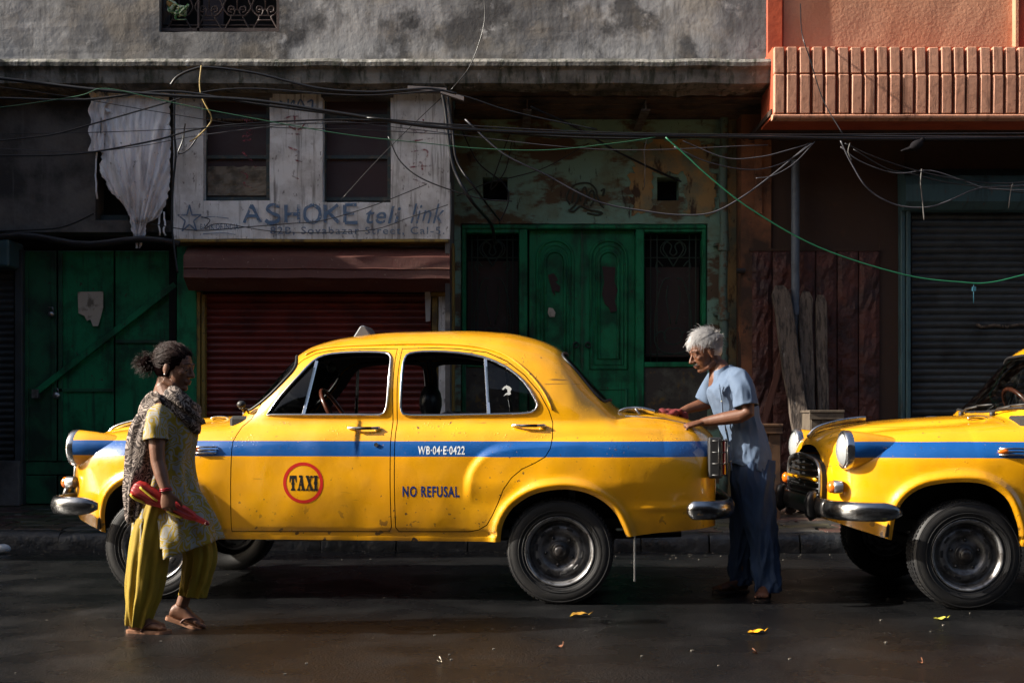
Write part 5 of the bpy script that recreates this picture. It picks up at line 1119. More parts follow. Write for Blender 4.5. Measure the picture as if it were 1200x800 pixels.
# --- pipes
mb = MB(); Y = YO-.16; x = PX(932, Y); mb.tube([(x, Y, PZ(188, Y)), (x, Y, PZ(363, Y))], .046, 14, caps=True); mb.tube([(x, Y, PZ(363, Y)), (x-.004, Y, .14)], .042, 14)
p = mb.build('drainpipe', M['pipe_grey']); tag(p, 'smooth blue-grey drainpipe in front of the maroon rough panels', 'pipe'); smooth_by_angle(p.data)
mb = MB(); mb.tube([(x, Y, PZ(358, Y)), (x, Y, PZ(369, Y))], .058, 14); mb.build('pipe_collar', M['pipe_grey'], p, smooth=False)
Y = YR-.14; x = PX(848, Y); pth = [(x+.008*math.sin(i), Y, PZ(120+480*i/24, Y)) for i in range(25)]
mb = MB(); mb.tube([q for q in pth if q[2] > .12], .050, 12); p = mb.build('drainpipe', M['pipe_old']); tag(p, 'flaking teal and rust drainpipe beside the entry recess', 'pipe')
for py in (285, 366): mb = MB(); mb.tube([(x, Y, PZ(py, Y)), (x, Y, PZ(py+9, Y))], .068, 12); mb.box(x-.10, x+.02, Y-.02, Y+.12, PZ(py+3, Y), PZ(py, Y)); mb.build('pipe_collar', M['pipe_old'], p, smooth=False)
mb = MB(); mb.tube([(PX(862, YO), YO-.06, PZ(318, YO)), (PX(872, YO), YO-.06, PZ(318, YO))], .03, 8); G2P(mb.build('wall_socket', M['black_metal'], G2, smooth=False))
# --- timber leaning on the panels
def plank(a, b, wd, th, m_, label, jag=1):
    A, B = Vector(a), Vector(b); mb = MB(); t = (B-A).normalized(); s_ = t.cross(Vector((0,1,0))).normalized(); d_ = s_.cross(t); rings = []
    n = 26
    for i in range(n+1):
        u = i/n; p = A.lerp(B, u)+s_*.018*nz((u*4, wd*50, 1)); e = 1-.5*(i == n)-.2*(i == 0)
        w2 = wd/2*e*(1+.15*nz((u*9, wd, 3))); t2 = th/2*e
        rings.append([p+s_*w2*ca+d_*t2*sa+Vector((0,0,(.03*nz((ca*3, u, wd*9)) if i == n else 0))) for ca, sa in ((-1,-.7),(-.9,-1),(-.3,-1.08),(.3,-.95),(.92,-1),(1,-.6),(1,.7),(.8,1),(-.8,1),(-1,.6))])
    mb.loft(rings, smooth=False); o = mb.build('plank', m_); tag(o, label, 'plank', 'old timbers leaning on the wall'); return o
Yf = 13.0
plank((PX(953, Yf), Yf, .14), (PX(914, YO-.25), YO-.22, PZ(335, YO-.22)), .20, .06, M['wood'], 'widest and tallest weathered plank with flaking white paint, leaning left')
plank((PX(950, Yf+.1), Yf+.15, .14), (PX(945, YO-.2), YO-.15, PZ(342, YO-.15)), .15, .07, M['wood'], 'middle narrow grey-brown plank leaning just right of the blue-grey pipe')
plank((PX(969, Yf+.1), Yf+.2, .14), (PX(963, YO-.2), YO-.15, PZ(346, YO-.15)), .125, .08, M['wood'], 'rightmost short grey post leaning above the pale slatted crate')
plank((PX(868, Yf+.1), Yf+.1, .14), (PX(921, YO-.12), YO-.12, PZ(400, YO-.12)), .07, .04, M['wood2'], 'thin reddish timber slanting to the right behind the man')
# --- crates and junk behind the man
def crate(px0, px1, py0, Y, dep, m_, label, slat_n, py_b=None):
    x0, x1 = PX(px0, Y), PX(px1, Y); z1 = PZ(py0, Y); z0 = .15 if py_b is None else PZ(py_b, Y); t = empty('crate', ((x0+x1)/2, Y+dep/2, z0), label, 'crate'); off = Vector(t.location)
    def b(name, *q, bv=.004): mb = MB(); mb.box(q[0]-off.x, q[1]-off.x, q[2]-off.y, q[3]-off.y, q[4]-off.z, q[5]-off.z); return mb.build(name, m_, t, bevel=bv)
    wds = (x1-x0-.01)/slat_n
    for i in range(slat_n): b('slat', x0+.006+i*wds+.003, x0+.006+(i+1)*wds-.003, Y+.02, Y+.036, z0, z1-.03)
    b('top_rail', x0-.012, x1+.012, Y, Y+.018, z1-.09, z1-.02); b('lid', x0-.015, x1+.015, Y-.01, Y+dep, z1-.02, z1+.006)
    b('side_panel', x0, x0+.016, Y+.04, Y+dep-.01, z0, z1-.022); b('side_panel', x1-.016, x1, Y+.04, Y+dep-.01, z0, z1-.022); b('back_panel', x0+.018, x1-.018, Y+dep-.03, Y+dep-.012, z0, z1-.022)
crate(950, 988, 481, 12.4, .4, M['crate'], 'pale slatted wooden crate standing under the leaning posts', 3)
crate(886, 916, 497, 11.6, .45, mat('brown_cabinet_wood', (.11,.055,.025), .7, layers=[(5,.5,.62,(.04,.02,.012),.9)], bump=[(20,.5,.006)]), 'dark brown wooden box with pale edge behind the man', 2)
mb = MB()
for k in range(60):
    a = random.random()*6.28; r_ = .22*random.random(); p = Vector((PX(925, 12.2)+r_*math.cos(a)*1.2, 12.2+r_*math.sin(a), .16+.25*random.random())); mb.ball(p, (random.uniform(.02,.06), random.uniform(.02,.05), random.uniform(.01,.05)), 6, 4)
tag(mb.build('rubbish_heap', M['sheet']), 'dark heap of broken rubble and scraps at the foot of the planks', 'rubbish', kind='stuff')
# --- torn white plastic over the left window
rows = [(96,113,197),(108,110,198),(122,109,199),(136,117,199),(150,119,199.5),(164,120,200),(178,120,200),(190,118,199),(200,117,199.5),(210,122,199),(222,128,198),(232,137,196),(242,146,193),(250,150,189),(257,152.5,182),(262,153,172),(268,154,171),(276,156,170),(284,157,167),(291,159,164)]
mb = MB(); nu = 60; vs = []; Yc = YL-.10; R_ = crm([(a, 0, b) for a, b in [(r[0], r[1]) for r in rows]], 4); S_ = crm([(r[0], 0, r[2]) for r in rows], 4); nr = len(R_)
for j in range(nr):
    py = R_[j].x; l_, r_ = R_[j].z, S_[j].z; t = min(1, max(0, (py-96)/166)); tail = py > 262
    for i in range(nu+1):
        u = i/nu; ang = math.atan2(l_+(r_-l_)*u-161, 285-py); w1_ = ang*20+.5*nz((ang*9, py*.02, 1)); fold = .055*nz((w1_, py*.006, 2))+.030*nz((w1_*2.6, py*.009, 5))+.012*nz((ang*60, py*.012, 2))
        edge = 1.6*nz((py*.21, u*3, 5))*(u < .03 or u > .97)*2; bulge = -.10*math.sin(math.pi*u)*math.sin(math.pi*min(t, 1)*.9+.15)
        Y = Yc+bulge+fold*(.35+.75*t)*(1 if not tail else .6); px = l_+(r_-l_)*u+edge; vs.append((PX(px, Y), Y, PZ(py+ (1.5*nz((u*9, 0, 1)) if j == 0 else 0), Y)))
fs = [(j*(nu+1)+i, j*(nu+1)+i+1, (j+1)*(nu+1)+i+1, (j+1)*(nu+1)+i) for j in range(nr-1) for i in range(nu) if not (R_[j].x > 272 and nz((i*.30, R_[j].x*.03, 9)) > .05+.5*(291-R_[j].x)/40)]
mb.add(vs, fs, True); cl = mb.build('plastic_sheet', M['cloth_w']); md = cl.modifiers.new('s', 'SOLIDIFY'); md.thickness = .003; tag(cl, 'torn white plastic sheet hanging knotted over the far-left window', 'plastic sheet')
mb = MB(); vs = []; n2 = 10            # second rag at its upper left
for j in range(24):
    for i in range(n2+1):
        py = 100+78*j/23*(1 if i < 7 else .4); px = 107+(20+4*math.sin(j*.6))*i/n2-(2+2*math.sin(j*.9))*(i == 0); Y = Yc-.05-.03*math.sin(i*1.9+j*.2)-.02*nz((i*.5, j*.4, 3)); vs.append((PX(px, Y), Y, PZ(py, Y)))
mb.add(vs, [(j*(n2+1)+i, j*(n2+1)+i+1, (j+1)*(n2+1)+i+1, (j+1)*(n2+1)+i) for j in range(23) for i in range(n2)], True); mb.build('torn_strip', M['cloth_w'], cl)
for px in (113, 187, 193): mb = MB(); mb.tube([(PX(px+random.uniform(-1, 1), Yc), Yc+.01*math.sin(k), PZ(170+k*9 if px == 113 else 248+k*4, Yc)) for k in range(8)], .011, 5, rb=.005); mb.build('torn_strip', M['cloth_w'], cl)
# ================================================== cables
def cable(label, pts, Y, r, m='cable', name='cable', tw=None):
    P = []
    for q in pts: yy = q[2] if len(q) > 2 else Y; P.append((PX(q[0], yy), yy, PZ(q[1], yy)))
    P = crm(P, 7); mb = MB(); mb.tube(P, r, 6); o = mb.build(name, M[m]); tag(o, label, 'cable', 'cables strung across the facades'); return o
c = cable
c('thickest black cable sweeping from top left down across both buildings', [(-60,88),(0,92),(110,105),(200,112),(300,118),(400,133),(520,150),(700,158),(900,161),(1060,163),(1300,160)], 12.2, .017)
c('second black cable close beneath the thickest one, sagging at the white plastic', [(-60,114),(0,115),(100,117),(200,107),(300,122),(420,137),(530,150),(700,162),(900,158.5),(1050,160),(1300,162)], 12.25, .012)
c('thin black cable running just above the main bundle on the right', [(430,138),(530,146),(650,153),(780,157),(940,158),(1080,157),(1300,156)], 12.18, .007)
c('black cable arching over the left sign-wall window under the ledge', [(200,100),(208,90),(225,82),(245,79),(300,86),(370,103),(430,108),(470,106),(505,104),(535,110)], 12.35, .014)
c('black cable from the far left rising behind the plastic to the sign wall', [(-60,172),(0,165),(60,158),(110,145),(190,122),(240,108),(300,104),(420,112),(520,106)], 12.3, .008)
c('long black cable crossing the middle of the white plastic sheet', [(-60,183),(0,182.5),(60,182),(110,178),(180,165),(240,150),(340,142),(430,141),(530,150)], 12.3, .009)
c('thin dark wire level across the dark left wall', [(-60,158),(0,157),(120,155),(240,150),(330,146),(470,144),(560,150)], 12.4, .004)
c('thin grey wire along the lower left wall and plastic', [(-60,170),(0,174),(90,178),(160,172),(240,158),(380,143),(470,150),(700,175),(900,170)], 12.42, .004, 'cable_grey')
c('thin black wire sloping from upper left over the plastic sheet top', [(-60,95),(0,102),(90,115),(190,132),(300,148),(420,152),(530,158)], 12.4, .004)
c('faint green wire crossing plastic sheet and sign wall', [(-60,130),(0,126),(90,113),(125,104),(200,120),(260,132),(400,157),(500,168),(560,174),(640,176),(720,168),(768,161)], 12.1, .0045, 'cable_green2')
c('bright green wire sagging from the bundle down across the orange building', [(780,161),(805,183),(830,206),(880,245),(960,290),(1060,322),(1130,331),(1160,331),(1200,322),(1300,296)], 12.0, .0075, 'cable_green')
c('grey wire sagging from the sign corner under the relief to the right', [(545,140),(590,180),(640,205),(700,236),(760,248),(800,252),(835,249),(868,232),(905,205),(945,172)], 12.5, .009, 'cable_grey')
c('black cable running diagonally down into the entry recess', [(622,125,12.9),(680,152,13.2),(720,176,13.5),(780,205,13.9),(846,233,14.2)], 12.9, .013)
c('black cable drooping at lower far left beneath the window', [(-60,276),(0,271),(60,268),(85,262),(110,250)], 12.9, .010)
c('thin wire drooping over the painted address line', [(175,262),(230,270),(290,266),(340,262),(380,258),(440,240),(500,216)], 12.8, .005)
c('looping black wire across the lower sign wall', [(236,254),(246,258),(240,268),(260,262),(330,272),(430,270),(480,255),(525,240)], 12.75, .005)
c('black wire falling from the second window down to the recess', [(455,160),(470,190),(500,212),(560,232),(600,236)], 12.6, .007)
c('straight thin wire from window foot up to the cable knot', [(400,234),(440,190),(480,150),(520,112)], 12.7, .004)
c('thick black bundle hanging down at the right corner of the sign wall', [(518,108),(522,130),(526,165),(533,200),(552,235),(575,262,13.2),(580,285,13.6)], 12.6, .018)
c('black bundle falling inside the recess next to the sign corner', [(524,110),(530,150),(536,190),(560,225),(585,258,13.8)], 12.7, .012)
c('tangled black wire loop left of the first square vent', [(540,150),(560,190),(590,215),(596,235),(585,262)], 13.6, .008)
c('tangled black wires gathered at the first square vent', [(598,155),(585,190),(575,222),(592,200),(600,165)], 13.8, .007)
c('long thin wire curving through the recess to the vent', [(535,230),(570,215),(600,208),(640,196),(690,168)], 13.6, .006)
c('thin wire dropping over the grey upper wall to the sign corner', [(566,-20),(568,22),(560,55),(548,82),(528,106)], 12.3, .005)
c('black cable standing beside the white plastic down the wall', [(205,98),(204,150),(206,180),(203,215),(201,255),(204,290),(208,320)], 12.8, .013)
c('short black wire sticking out left of the first sign window', [(217,145),(214,165),(209,180),(222,174),(238,150)], 12.7, .008)
c('yellow tape tie hanging from the arching cable', [(236,77),(234,98),(237,115),(247,135),(246,145),(232,160),(222,166)], 12.3, .008, 'tape') if M.setdefault('tape', mat('yellow_tape', (.45,.32,.10), .6)) else None
c('topmost thin grey wire fanning out left of the orange building', [(800,165),(850,185),(890,184),(920,177),(950,168)], 12.2, .006, 'cable_grey')
c('middle grey wire fanning out left of the orange building', [(790,172),(830,190),(880,199),(920,190),(952,168)], 12.25, .006, 'cable_grey')
c('short grey wire tail above the blue-grey pipe', [(886,209),(905,206),(930,192),(955,166)], 12.2, .005, 'cable_grey')
c('thin wire dangling from the orange wall over the ribbed balcony', [(938,5,12.9),(940,40,12.35),(950,72,12.3),(965,118,12.3),(988,158,12.2)], 12.3, .006)
c('grey cable swooping low below the balcony to the right edge', [(985,165),(998,192),(1018,222),(1050,240),(1085,243),(1110,236),(1140,223),(1170,219),(1300,214)], 12.35, .008, 'cable_grey')
c('upper cable of the right-hand tangle', [(990,168),(1020,182),(1060,196),(1100,206),(1150,214),(1200,214),(1300,208)], 12.3, .007)
c('middle cable of the right-hand tangle', [(985,172),(1010,190),(1050,203),(1090,200),(1130,212),(1170,222),(1300,222)], 12.4, .006, 'cable_grey')
c('lowest thin cable of the right-hand tangle', [(1000,175),(1040,198),(1070,204),(1110,214),(1160,220),(1200,226),(1300,236)], 12.45, .006)
c('pale frayed cable end hanging below the right-hand tangle', [(1080,198),(1079,215),(1081,235),(1083,258)], 12.3, .007, 'cable_white')
c('frayed cable tip hanging near the right edge of the picture', [(1187,214),(1184,228),(1182,244)], 12.3, .006, 'cable_white')
c('short pale wire tie where the right tangle starts', [(996,168),(994,178),(998,188)], 12.25, .006, 'cable_white')
c('thin pale wire hanging in front of the second vent', [(758,163),(755,178),(756,196),(755,220)], 13.0, .004, 'cable_white')
c('black wire bracket run from sign top to joist', [(480,104),(540,112),(590,128),(640,140),(700,152)], 12.6, .008)
mb = MB(); a = Vector((PX(478, 12.5), 12.5, PZ(105, 12.5))); mb.obox(a+Vector((.2,0,-.0)), (.2,0,-.012), (0,.03,0), (0,0,.02)); b = Vector((PX(530, 12.5), 12.5, PZ(112, 12.5))); mb.obox(b, (.12,0,-.04), (0,.03,0), (0,0,.02))
tag(mb.build('cable_bracket', mat('grey_timber_bracket', (.16,.14,.14), .8)), 'grey timber arms carrying the cables at the top of the sign wall', 'bracket')
# tiny hanging charm on the green wire
Yq = 12.0; mb = MB(); x = PX(1141, Yq); mb.tube([(x, Yq, PZ(331, Yq)), (x, Yq, PZ(355, Yq))], .004, 5); mb.box(x-.015, x+.02, Yq-.01, Yq+.01, PZ(341, Yq), PZ(336, Yq)); tag(mb.build('charm', mat('blue_charm', (.03,.12,.17), .5)), 'tiny blue charm hanging from the green wire', 'charm')
# bird on the cable
bx, bz = PX(1074, 12.2), PZ(170, 12.2); mb = MB(); mb.ball((bx, 12.2, bz+.0), (.075,.045,.05), rot=Matrix.Rotation(R(-25), 3, 'Y')); mb.ball((bx+.055, 12.2, bz+.055), (.032,.028,.028)); mb.tube([(bx+.08,12.2,bz+.055),(bx+.115,12.2,bz+.05)], [.010,.002], 6); mb.tube([(bx-.05,12.2,bz-.02),(bx-.16,12.2,bz-.06)], [.03,.012], 6, rb=[.012,.004]); mb.tube([(bx,12.2,bz-.03),(bx+.005,12.2,bz-.075)], .005, 5)
me = remesh(mb, .006, 1); tag(link_mesh('bird', me, mat('dark_feathers', (.012,.011,.013), .9, spec=.1)), 'dark bird perched below the balcony among the cables', 'bird')
# ================================================== leaves and litter on the road
def leaf(px, py, size, rot, m_, label, curlf=.3):
    Y = F_PX*CAM_H/(py-HOR); o = empty('tmpe', (0,0,0)); bpy.data.objects.remove(o); n = 12; mb = MB(); vs = []
    for i in range(n+1):
        u = i/n; wd = size*.36*math.sin(math.pi*u**.8)**.8*(1+.45*nz((u*7, size*9, 1))) if 0 < i < n else 0.001
        for s in (-1, -.5, 0, .5, 1): vs.append((size*(u-.5), s*wd, .006+curlf*.5*wd*s*s*(1+.5*math.sin(u*9))+.006*math.sin(u*5.1+size*40)))
    mb.add(vs, [(i*5+k, i*5+k+1, (i+1)*5+k+1, (i+1)*5+k) for i in range(n) for k in range(4)], True); mb.tube([(size*.48,0,.008),(size*.75,.02,.02)], .003, 5)
    q = mb.build('leaf', m_); q.location = ((px-600)*Y/F_PX, Y, .002); q.rotation_euler = (0, 0, rot); tag(q, label, 'leaf', 'fallen leaves on the road')
YLf = mat('yellow_leaf', (.42,.26,.03), .6, layers=[(20,.5,.6,(.25,.10,.01),.8)]); OLf = mat('bright_orange_leaf', (.85,.42,.01), .5, layers=[(20,.55,.6,(.35,.1,.01),.8)]); GLf = mat('lime_leaf', (.45,.42,.06), .5); BLf = mat('brown_leaf', (.14,.05,.02), .7)
leaf(679, 722, .11, .15, YLf, 'curled ochre leaf in front of the rear wheel of the whole taxi', .6); leaf(886, 741.5, .09, .05, OLf, 'bright orange-yellow leaf in the open road below the man', .5); leaf(1102, 726, .075, -.1, GLf, 'pale lime leaf beside the front wheel of the second taxi', .6)
leaf(655, 758, .05, .5, BLf, 'small brown leaf on the road nearest the picture bottom', .3); leaf(885, 766, .035, 1.1, BLf, 'tiny brown leaf directly below the orange one'); leaf(1078, 777, .035, .4, BLf, 'tiny reddish leaf at the lower right of the road'); leaf(515, 776, .03, .9, M['paper'], 'tiny pale scrap leaf on the road below the front door')
mb = MB(); rg = random.Random(4)
for k in range(420):
    x = rg.uniform(-6, 6); y = kerbY(x)-abs(rg.gauss(0, .22))-.01 if rg.random() < .6 else rg.uniform(4.6, 9.8); s_ = rg.uniform(.002, .006); mb.obox((x, y, s_*.4), (s_, .2*s_, 0), (-.2*s_, s_*.8, 0), (0, 0, s_*.5))
tag(mb.build('grit', mat('pale_grit', (.16,.145,.12), .7)), 'pale grit and crumbs scattered along the gutter and road', 'grit', kind='stuff')
mb = MB(); x, y = (3-600)*10.0/F_PX, 10.0; mb.ball((x, y, .04), (.07, .04, .04)); mb.ball((x-.08, y+.03, .03), (.05, .04, .03)); tag(mb.build('plastic_bag', mat('pale_bag', (.35,.4,.45), .3)), 'crumpled pale plastic bag in the gutter at the left edge', 'bag')
# ================================================================== PEOPLE
def skin(name, c): return mat(name, c, .52, layers=[(14,.45,.65,tuple(v*.72 for v in c),.6),(60,.55,.7,tuple(min(1, v*1.25) for v in c),.4)], bump=[(70,.35,.002),(240,.25,.0006)], spec=.45)
M['skin_w'] = skin('brown_skin', (.17,.075,.042)); M['skin_m'] = skin('weathered_brown_skin', (.13,.052,.027))
M['hair_dark'] = mat('dark_brown_hair', (.022,.010,.008), .5, spec=.25); M['hair_white'] = mat('white_hair', (.46,.45,.45), .5)
M['hair_cap'] = mat('hair_cap', (.008,.004,.004), .9, spec=0); M['eye'] = mat('eye_white', (.26,.22,.19), .3); M['iris'] = mat('dark_iris', (.01,.006,.005), .15); M['lips'] = mat('lip_skin', (.15,.05,.04), .45)
M['trouser_y'] = mat('mustard_cotton', (.31,.205,.010), .8, layers=[(5,.45,.65,(.21,.13,.008),.7)], bump=[(90,.3,.002),(9,.3,.01,(2.5,2.5,.5))])
M['shirt'] = mat('pale_blue_cotton', (.088,.130,.205), .85, layers=[(4,.45,.65,(.068,.105,.17),.6)], bump=[(160,.25,.001),(14,.35,.008)])
M['navy'] = mat('navy_trouser_cloth', (.020,.045,.10), .8, layers=[(5,.45,.65,(.012,.028,.07),.6)], bump=[(160,.3,.001),(9,.4,.012,(2,2,.6))])
M['sandal_tan'] = mat('tan_rubber', (.28,.13,.07), .6); M['sandal_dark'] = mat('dark_leather', (.02,.012,.010), .5); M['sandal_strap'] = mat('brown_strap', (.10,.035,.025), .5)
M['red_cloth'] = mat('dark_red_cloth', (.13,.010,.010), .85, bump=[(60,.4,.004)]); M['brolly_red'] = mat('red_umbrella_cloth', (.42,.02,.015), .5, layers=[(5,.5,.56,(.25,.01,.01),.8)], bump=[(25,.4,.006)]); M['brolly_yellow'] = mat('yellow_umbrella_trim', (.55,.42,.03), .5)
def pattern_mat(name, base, line, scale, freq, width, rough=.8, spots=None):
    m = bpy.data.materials.new(name); m.use_nodes = True; N = m.node_tree.nodes; L = m.node_tree.links; b = N['Principled BSDF']; b.inputs['Roughness'].default_value = rough
    tc = N.new('ShaderNodeTexCoord').outputs['Object']; t = N.new('ShaderNodeTexNoise'); t.inputs['Scale'].default_value = scale; t.inputs['Detail'].default_value = 1.2; t.inputs['Distortion'].default_value = .6; L.new(tc, t.inputs['Vector'])
    def mt(op, a, bb):
        n = N.new('ShaderNodeMath'); n.operation = op
        for i, q in enumerate((a, bb)):
            if hasattr(q, 'links'): L.new(q, n.inputs[i])
            elif q is not None: n.inputs[i].default_value = q
        return n.outputs[0]
    s = mt('SINE', mt('MULTIPLY', t.outputs['Fac'], freq), None); mr = N.new('ShaderNodeMapRange'); mr.inputs[1].default_value = width-.18; mr.inputs[2].default_value = width+.18; L.new(s, mr.inputs[0])
    mx = N.new('ShaderNodeMix'); mx.data_type = 'RGBA'; L.new(mr.outputs[0], mx.inputs[0]); mx.inputs[6].default_value = (*base, 1); mx.inputs[7].default_value = (*line, 1); cur = mx.outputs[2]
    if spots:
        v = N.new('ShaderNodeTexVoronoi'); v.inputs['Scale'].default_value = spots[0]; L.new(tc, v.inputs['Vector']); r2 = N.new('ShaderNodeMapRange'); r2.inputs[1].default_value = spots[1]+.05; r2.inputs[2].default_value = spots[1]-.05; L.new(v.outputs['Distance'], r2.inputs[0])
        m2 = N.new('ShaderNodeMix'); m2.data_type = 'RGBA'; L.new(r2.outputs[0], m2.inputs[0]); L.new(cur, m2.inputs[6]); m2.inputs[7].default_value = (*spots[2], 1); cur = m2.outputs[2]
    L.new(cur, b.inputs['Base Color']); t2 = N.new('ShaderNodeTexNoise'); t2.inputs['Scale'].default_value = 25; L.new(tc, t2.inputs['Vector']); bn = N.new('ShaderNodeBump'); bn.inputs[0].default_value = .4; bn.inputs[1].default_value = .006; L.new(t2.outputs['Fac'], bn.inputs['Height']); L.new(bn.outputs[0], b.inputs['Normal'])
    return m
M['kurta'] = pattern_mat('swirl_print_cotton', (.27,.26,.235), (.29,.195,.008), 13, 62, .0, spots=None)
M['shawl'] = pattern_mat('brown_animal_print', (.26,.21,.18), (.022,.012,.009), 17, 62, -.35)
def head(mb, c, Rm, male=False):
    T = lambda p: c+Rm @ Vector(p)
    def ball(p, r): mb.ball(T(p), r, 18, 12, rot=Rm)
    def tb(pts, r, **k): mb.tube([T(p) for p in pts], r, 10, **k)
    ball((-.012,0,.03), (.095,.074,.085)); ball((.030,0,-.020), (.056,.060,.082)); ball((.030,0,-.072), (.048,.044,.036)); ball((.066,0,-.096), (.019,.020,.017))
    tb([(-.03,.045,-.07),(.02,.040,-.088),(.06,.012,-.10)], [.018,.018,.014]); tb([(-.03,-.045,-.07),(.02,-.040,-.088),(.06,-.012,-.10)], [.018,.018,.014])
    nl = .112 if male else .106
    tb([(.078,0,.022),(.090,0,.004),(nl-.008,0,-.014),(nl,0,-.028),(nl-.012,0,-.038)], [.007,.008,.010,.013,.008])
    for s in (-1, 1):
        ball((nl-.016,s*.012,-.032), (.011,.008,.008)); tb([(.083,s*.008,.026),(.080,s*.028,.029),(.066,s*.048,.022)], [.009,.010,.007])
        ball((.058,s*.040,-.018 if not male else -.016), (.022,.018,.017)); ball((-.012,s*.077,-.008), (.018,.009,.030)); ball((-.010,s*.079,-.032), (.010,.008,.012))
        tb([(.083,s*.020,.010),(.082,s*.033,.012),(.072,s*.046,.006)], [.004,.006,.003]); ball((.068,s*.032,.001), (.0155,.016,.013))
    tb([(.078,-.024,-.062),(.090,-.008,-.056),(.092,0,-.058),(.090,.008,-.056),(.078,.024,-.062)], [.003,.0075,.007,.0075,.003])
    tb([(.078,-.020,-.066),(.088,-.006,-.071),(.088,.006,-.071),(.078,.020,-.066)], [.003,.008,.008,.003])
    tb([T0 for T0 in [(-.035,0,-.04),(-.045,0,-.10),(-.055,0,-.17)]], [.054,.050,.056])
def face_bits(parent, c, Rm, off, male=False, lids=.6):
    T = lambda p: c+Rm @ Vector(p)-off
    for s in (-1, 1):
        mb = MB(); mb.ball(T((.072,s*.032,-.001)), (.0125,.012,.0058), 12, 8, rot=Rm); e = mb.build('eye', M['eye'], parent); mb = MB(); mb.ball(T((.0805,s*.0315,-.002)), (.005,.0058,.0056), 10, 6, rot=Rm); mb.build('iris', M['iris'], parent)
        mb = MB(); mb.tube([T((.093,s*.010,.028)), T((.0905,s*.028,.036)), T((.072,s*.050,.028))], [.001,.0026,.001], 6); mb.build('eyebrow', M['hair_dark'] if not male else mat_cached('grey_brow', (.035,.022,.018)), parent)
    mb = MB(); mb.tube([T((.087,-.019,-.063)), T((.0985,0,-.0625)), T((.087,.019,-.063))], [.0012,.0022,.0012], 6); mb.build('mouth_line', M['lips'], parent)
_mc = {}
def mat_cached(n, c):
    if n not in _mc: _mc[n] = mat(n, c, .8)
    return _mc[n]
def hand(mb, W, d, n, a, curl=(.5,.5,.5,.5), s=1.0, spread=.02, thumb=.4):
    W, d, n = Vector(W), Vector(d).normalized(), Vector(n); n = (n-d*n.dot(d)).normalized(); a = Vector(a); a = (a-d*a.dot(d)-n*a.dot(n)).normalized()
    P = [W-d*.03, W, W+d*.03*s, W+d*.06*s, W+d*.088*s]; ra = [.025*s,.027*s,.037*s,.042*s,.039*s]; rn = [.021*s,.017*s,.015*s,.014*s,.011*s]
    rings = [[p+a*x*math.cos(t)+n*y*math.sin(t) for t in np.linspace(0, 2*math.pi, 14, endpoint=False)] for p, x, y in zip(P, ra, rn)]; mb.loft(rings)
    for i, (L_, r) in enumerate(zip((.072,.080,.074,.058), (.0088,.0090,.0085,.0075))):
        b = W+d*(.080-.004*abs(i-1))*s+a*(.030-.0205*i)*s; dd = (d+a*spread*(1.5-i)).normalized(); pts = [b]; ang = 0
        for k, f in enumerate((.45,.31,.24)):
            ang += curl[i]*(.8 if k == 0 else 1.1); pts.append(pts[-1]+(dd*math.cos(ang)+n*math.sin(ang))*L_*f*s)
        mb.tube([pts[0]-dd*.012, pts[0], (pts[0]+pts[1])/2, pts[1], (pts[1]+pts[2])/2, pts[2], pts[3]], [r*s, r*1.05*s, r*.95*s, r*1.02*s, r*.9*s, r*.93*s, r*.7*s], 8)
    b = W+d*.020*s+a*.024*s; t1 = (a*.75+d*.65+n*.15).normalized(); t2 = (a*.35+d*.85+n*thumb).normalized(); t3 = (d*.9+n*thumb*1.3).normalized()
    mb.tube([b-t1*.01, b, b+t1*.030*s, b+t1*.040*s+t2*.026*s, b+t1*.040*s+t2*.034*s+t3*.020*s], [.013*s,.014*s,.0115*s,.0105*s,.008*s], 8)
def foot(mb, ank, d, up=(0,0,1), s=1.0, toes=True):
    """ank: ankle centre, .07 above the sole; d: heel-to-toe direction"""
    ank, d, up = Vector(ank), Vector(d).normalized(), Vector(up); up = (up-d*up.dot(d)).normalized(); sd = d.cross(up); b = ank-up*.07*s
    S = [(-.055,.024,.030,.03),(-.04,.030,.042,.036),(-.01,.033,.056,.045),(.03,.034,.045,.038),(.07,.039,.033,.027),(.11,.043,.024,.019),(.135,.042,.018,.015)]
    rings = [[b+d*x*s+up*(z*s)+sd*w_*s*math.cos(t)+up*h*s*math.sin(t)*(1 if math.sin(t) > 0 else min(1, z/h)) for t in np.linspace(0, 2*math.pi, 14, endpoint=False)] for x, w_, h, z in S]; mb.loft(rings)
    for i, (L_, r) in enumerate(((.042,.0125),(.036,.010),(.031,.009),(.026,.0085),(.020,.008))):
        p = b+d*(.128-.006*i)*s+sd*(.031-.0165*i)*s*1+up*.012*s; mb.tube([p, p+d*L_*.5*s+up*.003, p+d*L_*s-up*.002], [r*s, r*s, r*.7*s], 8)
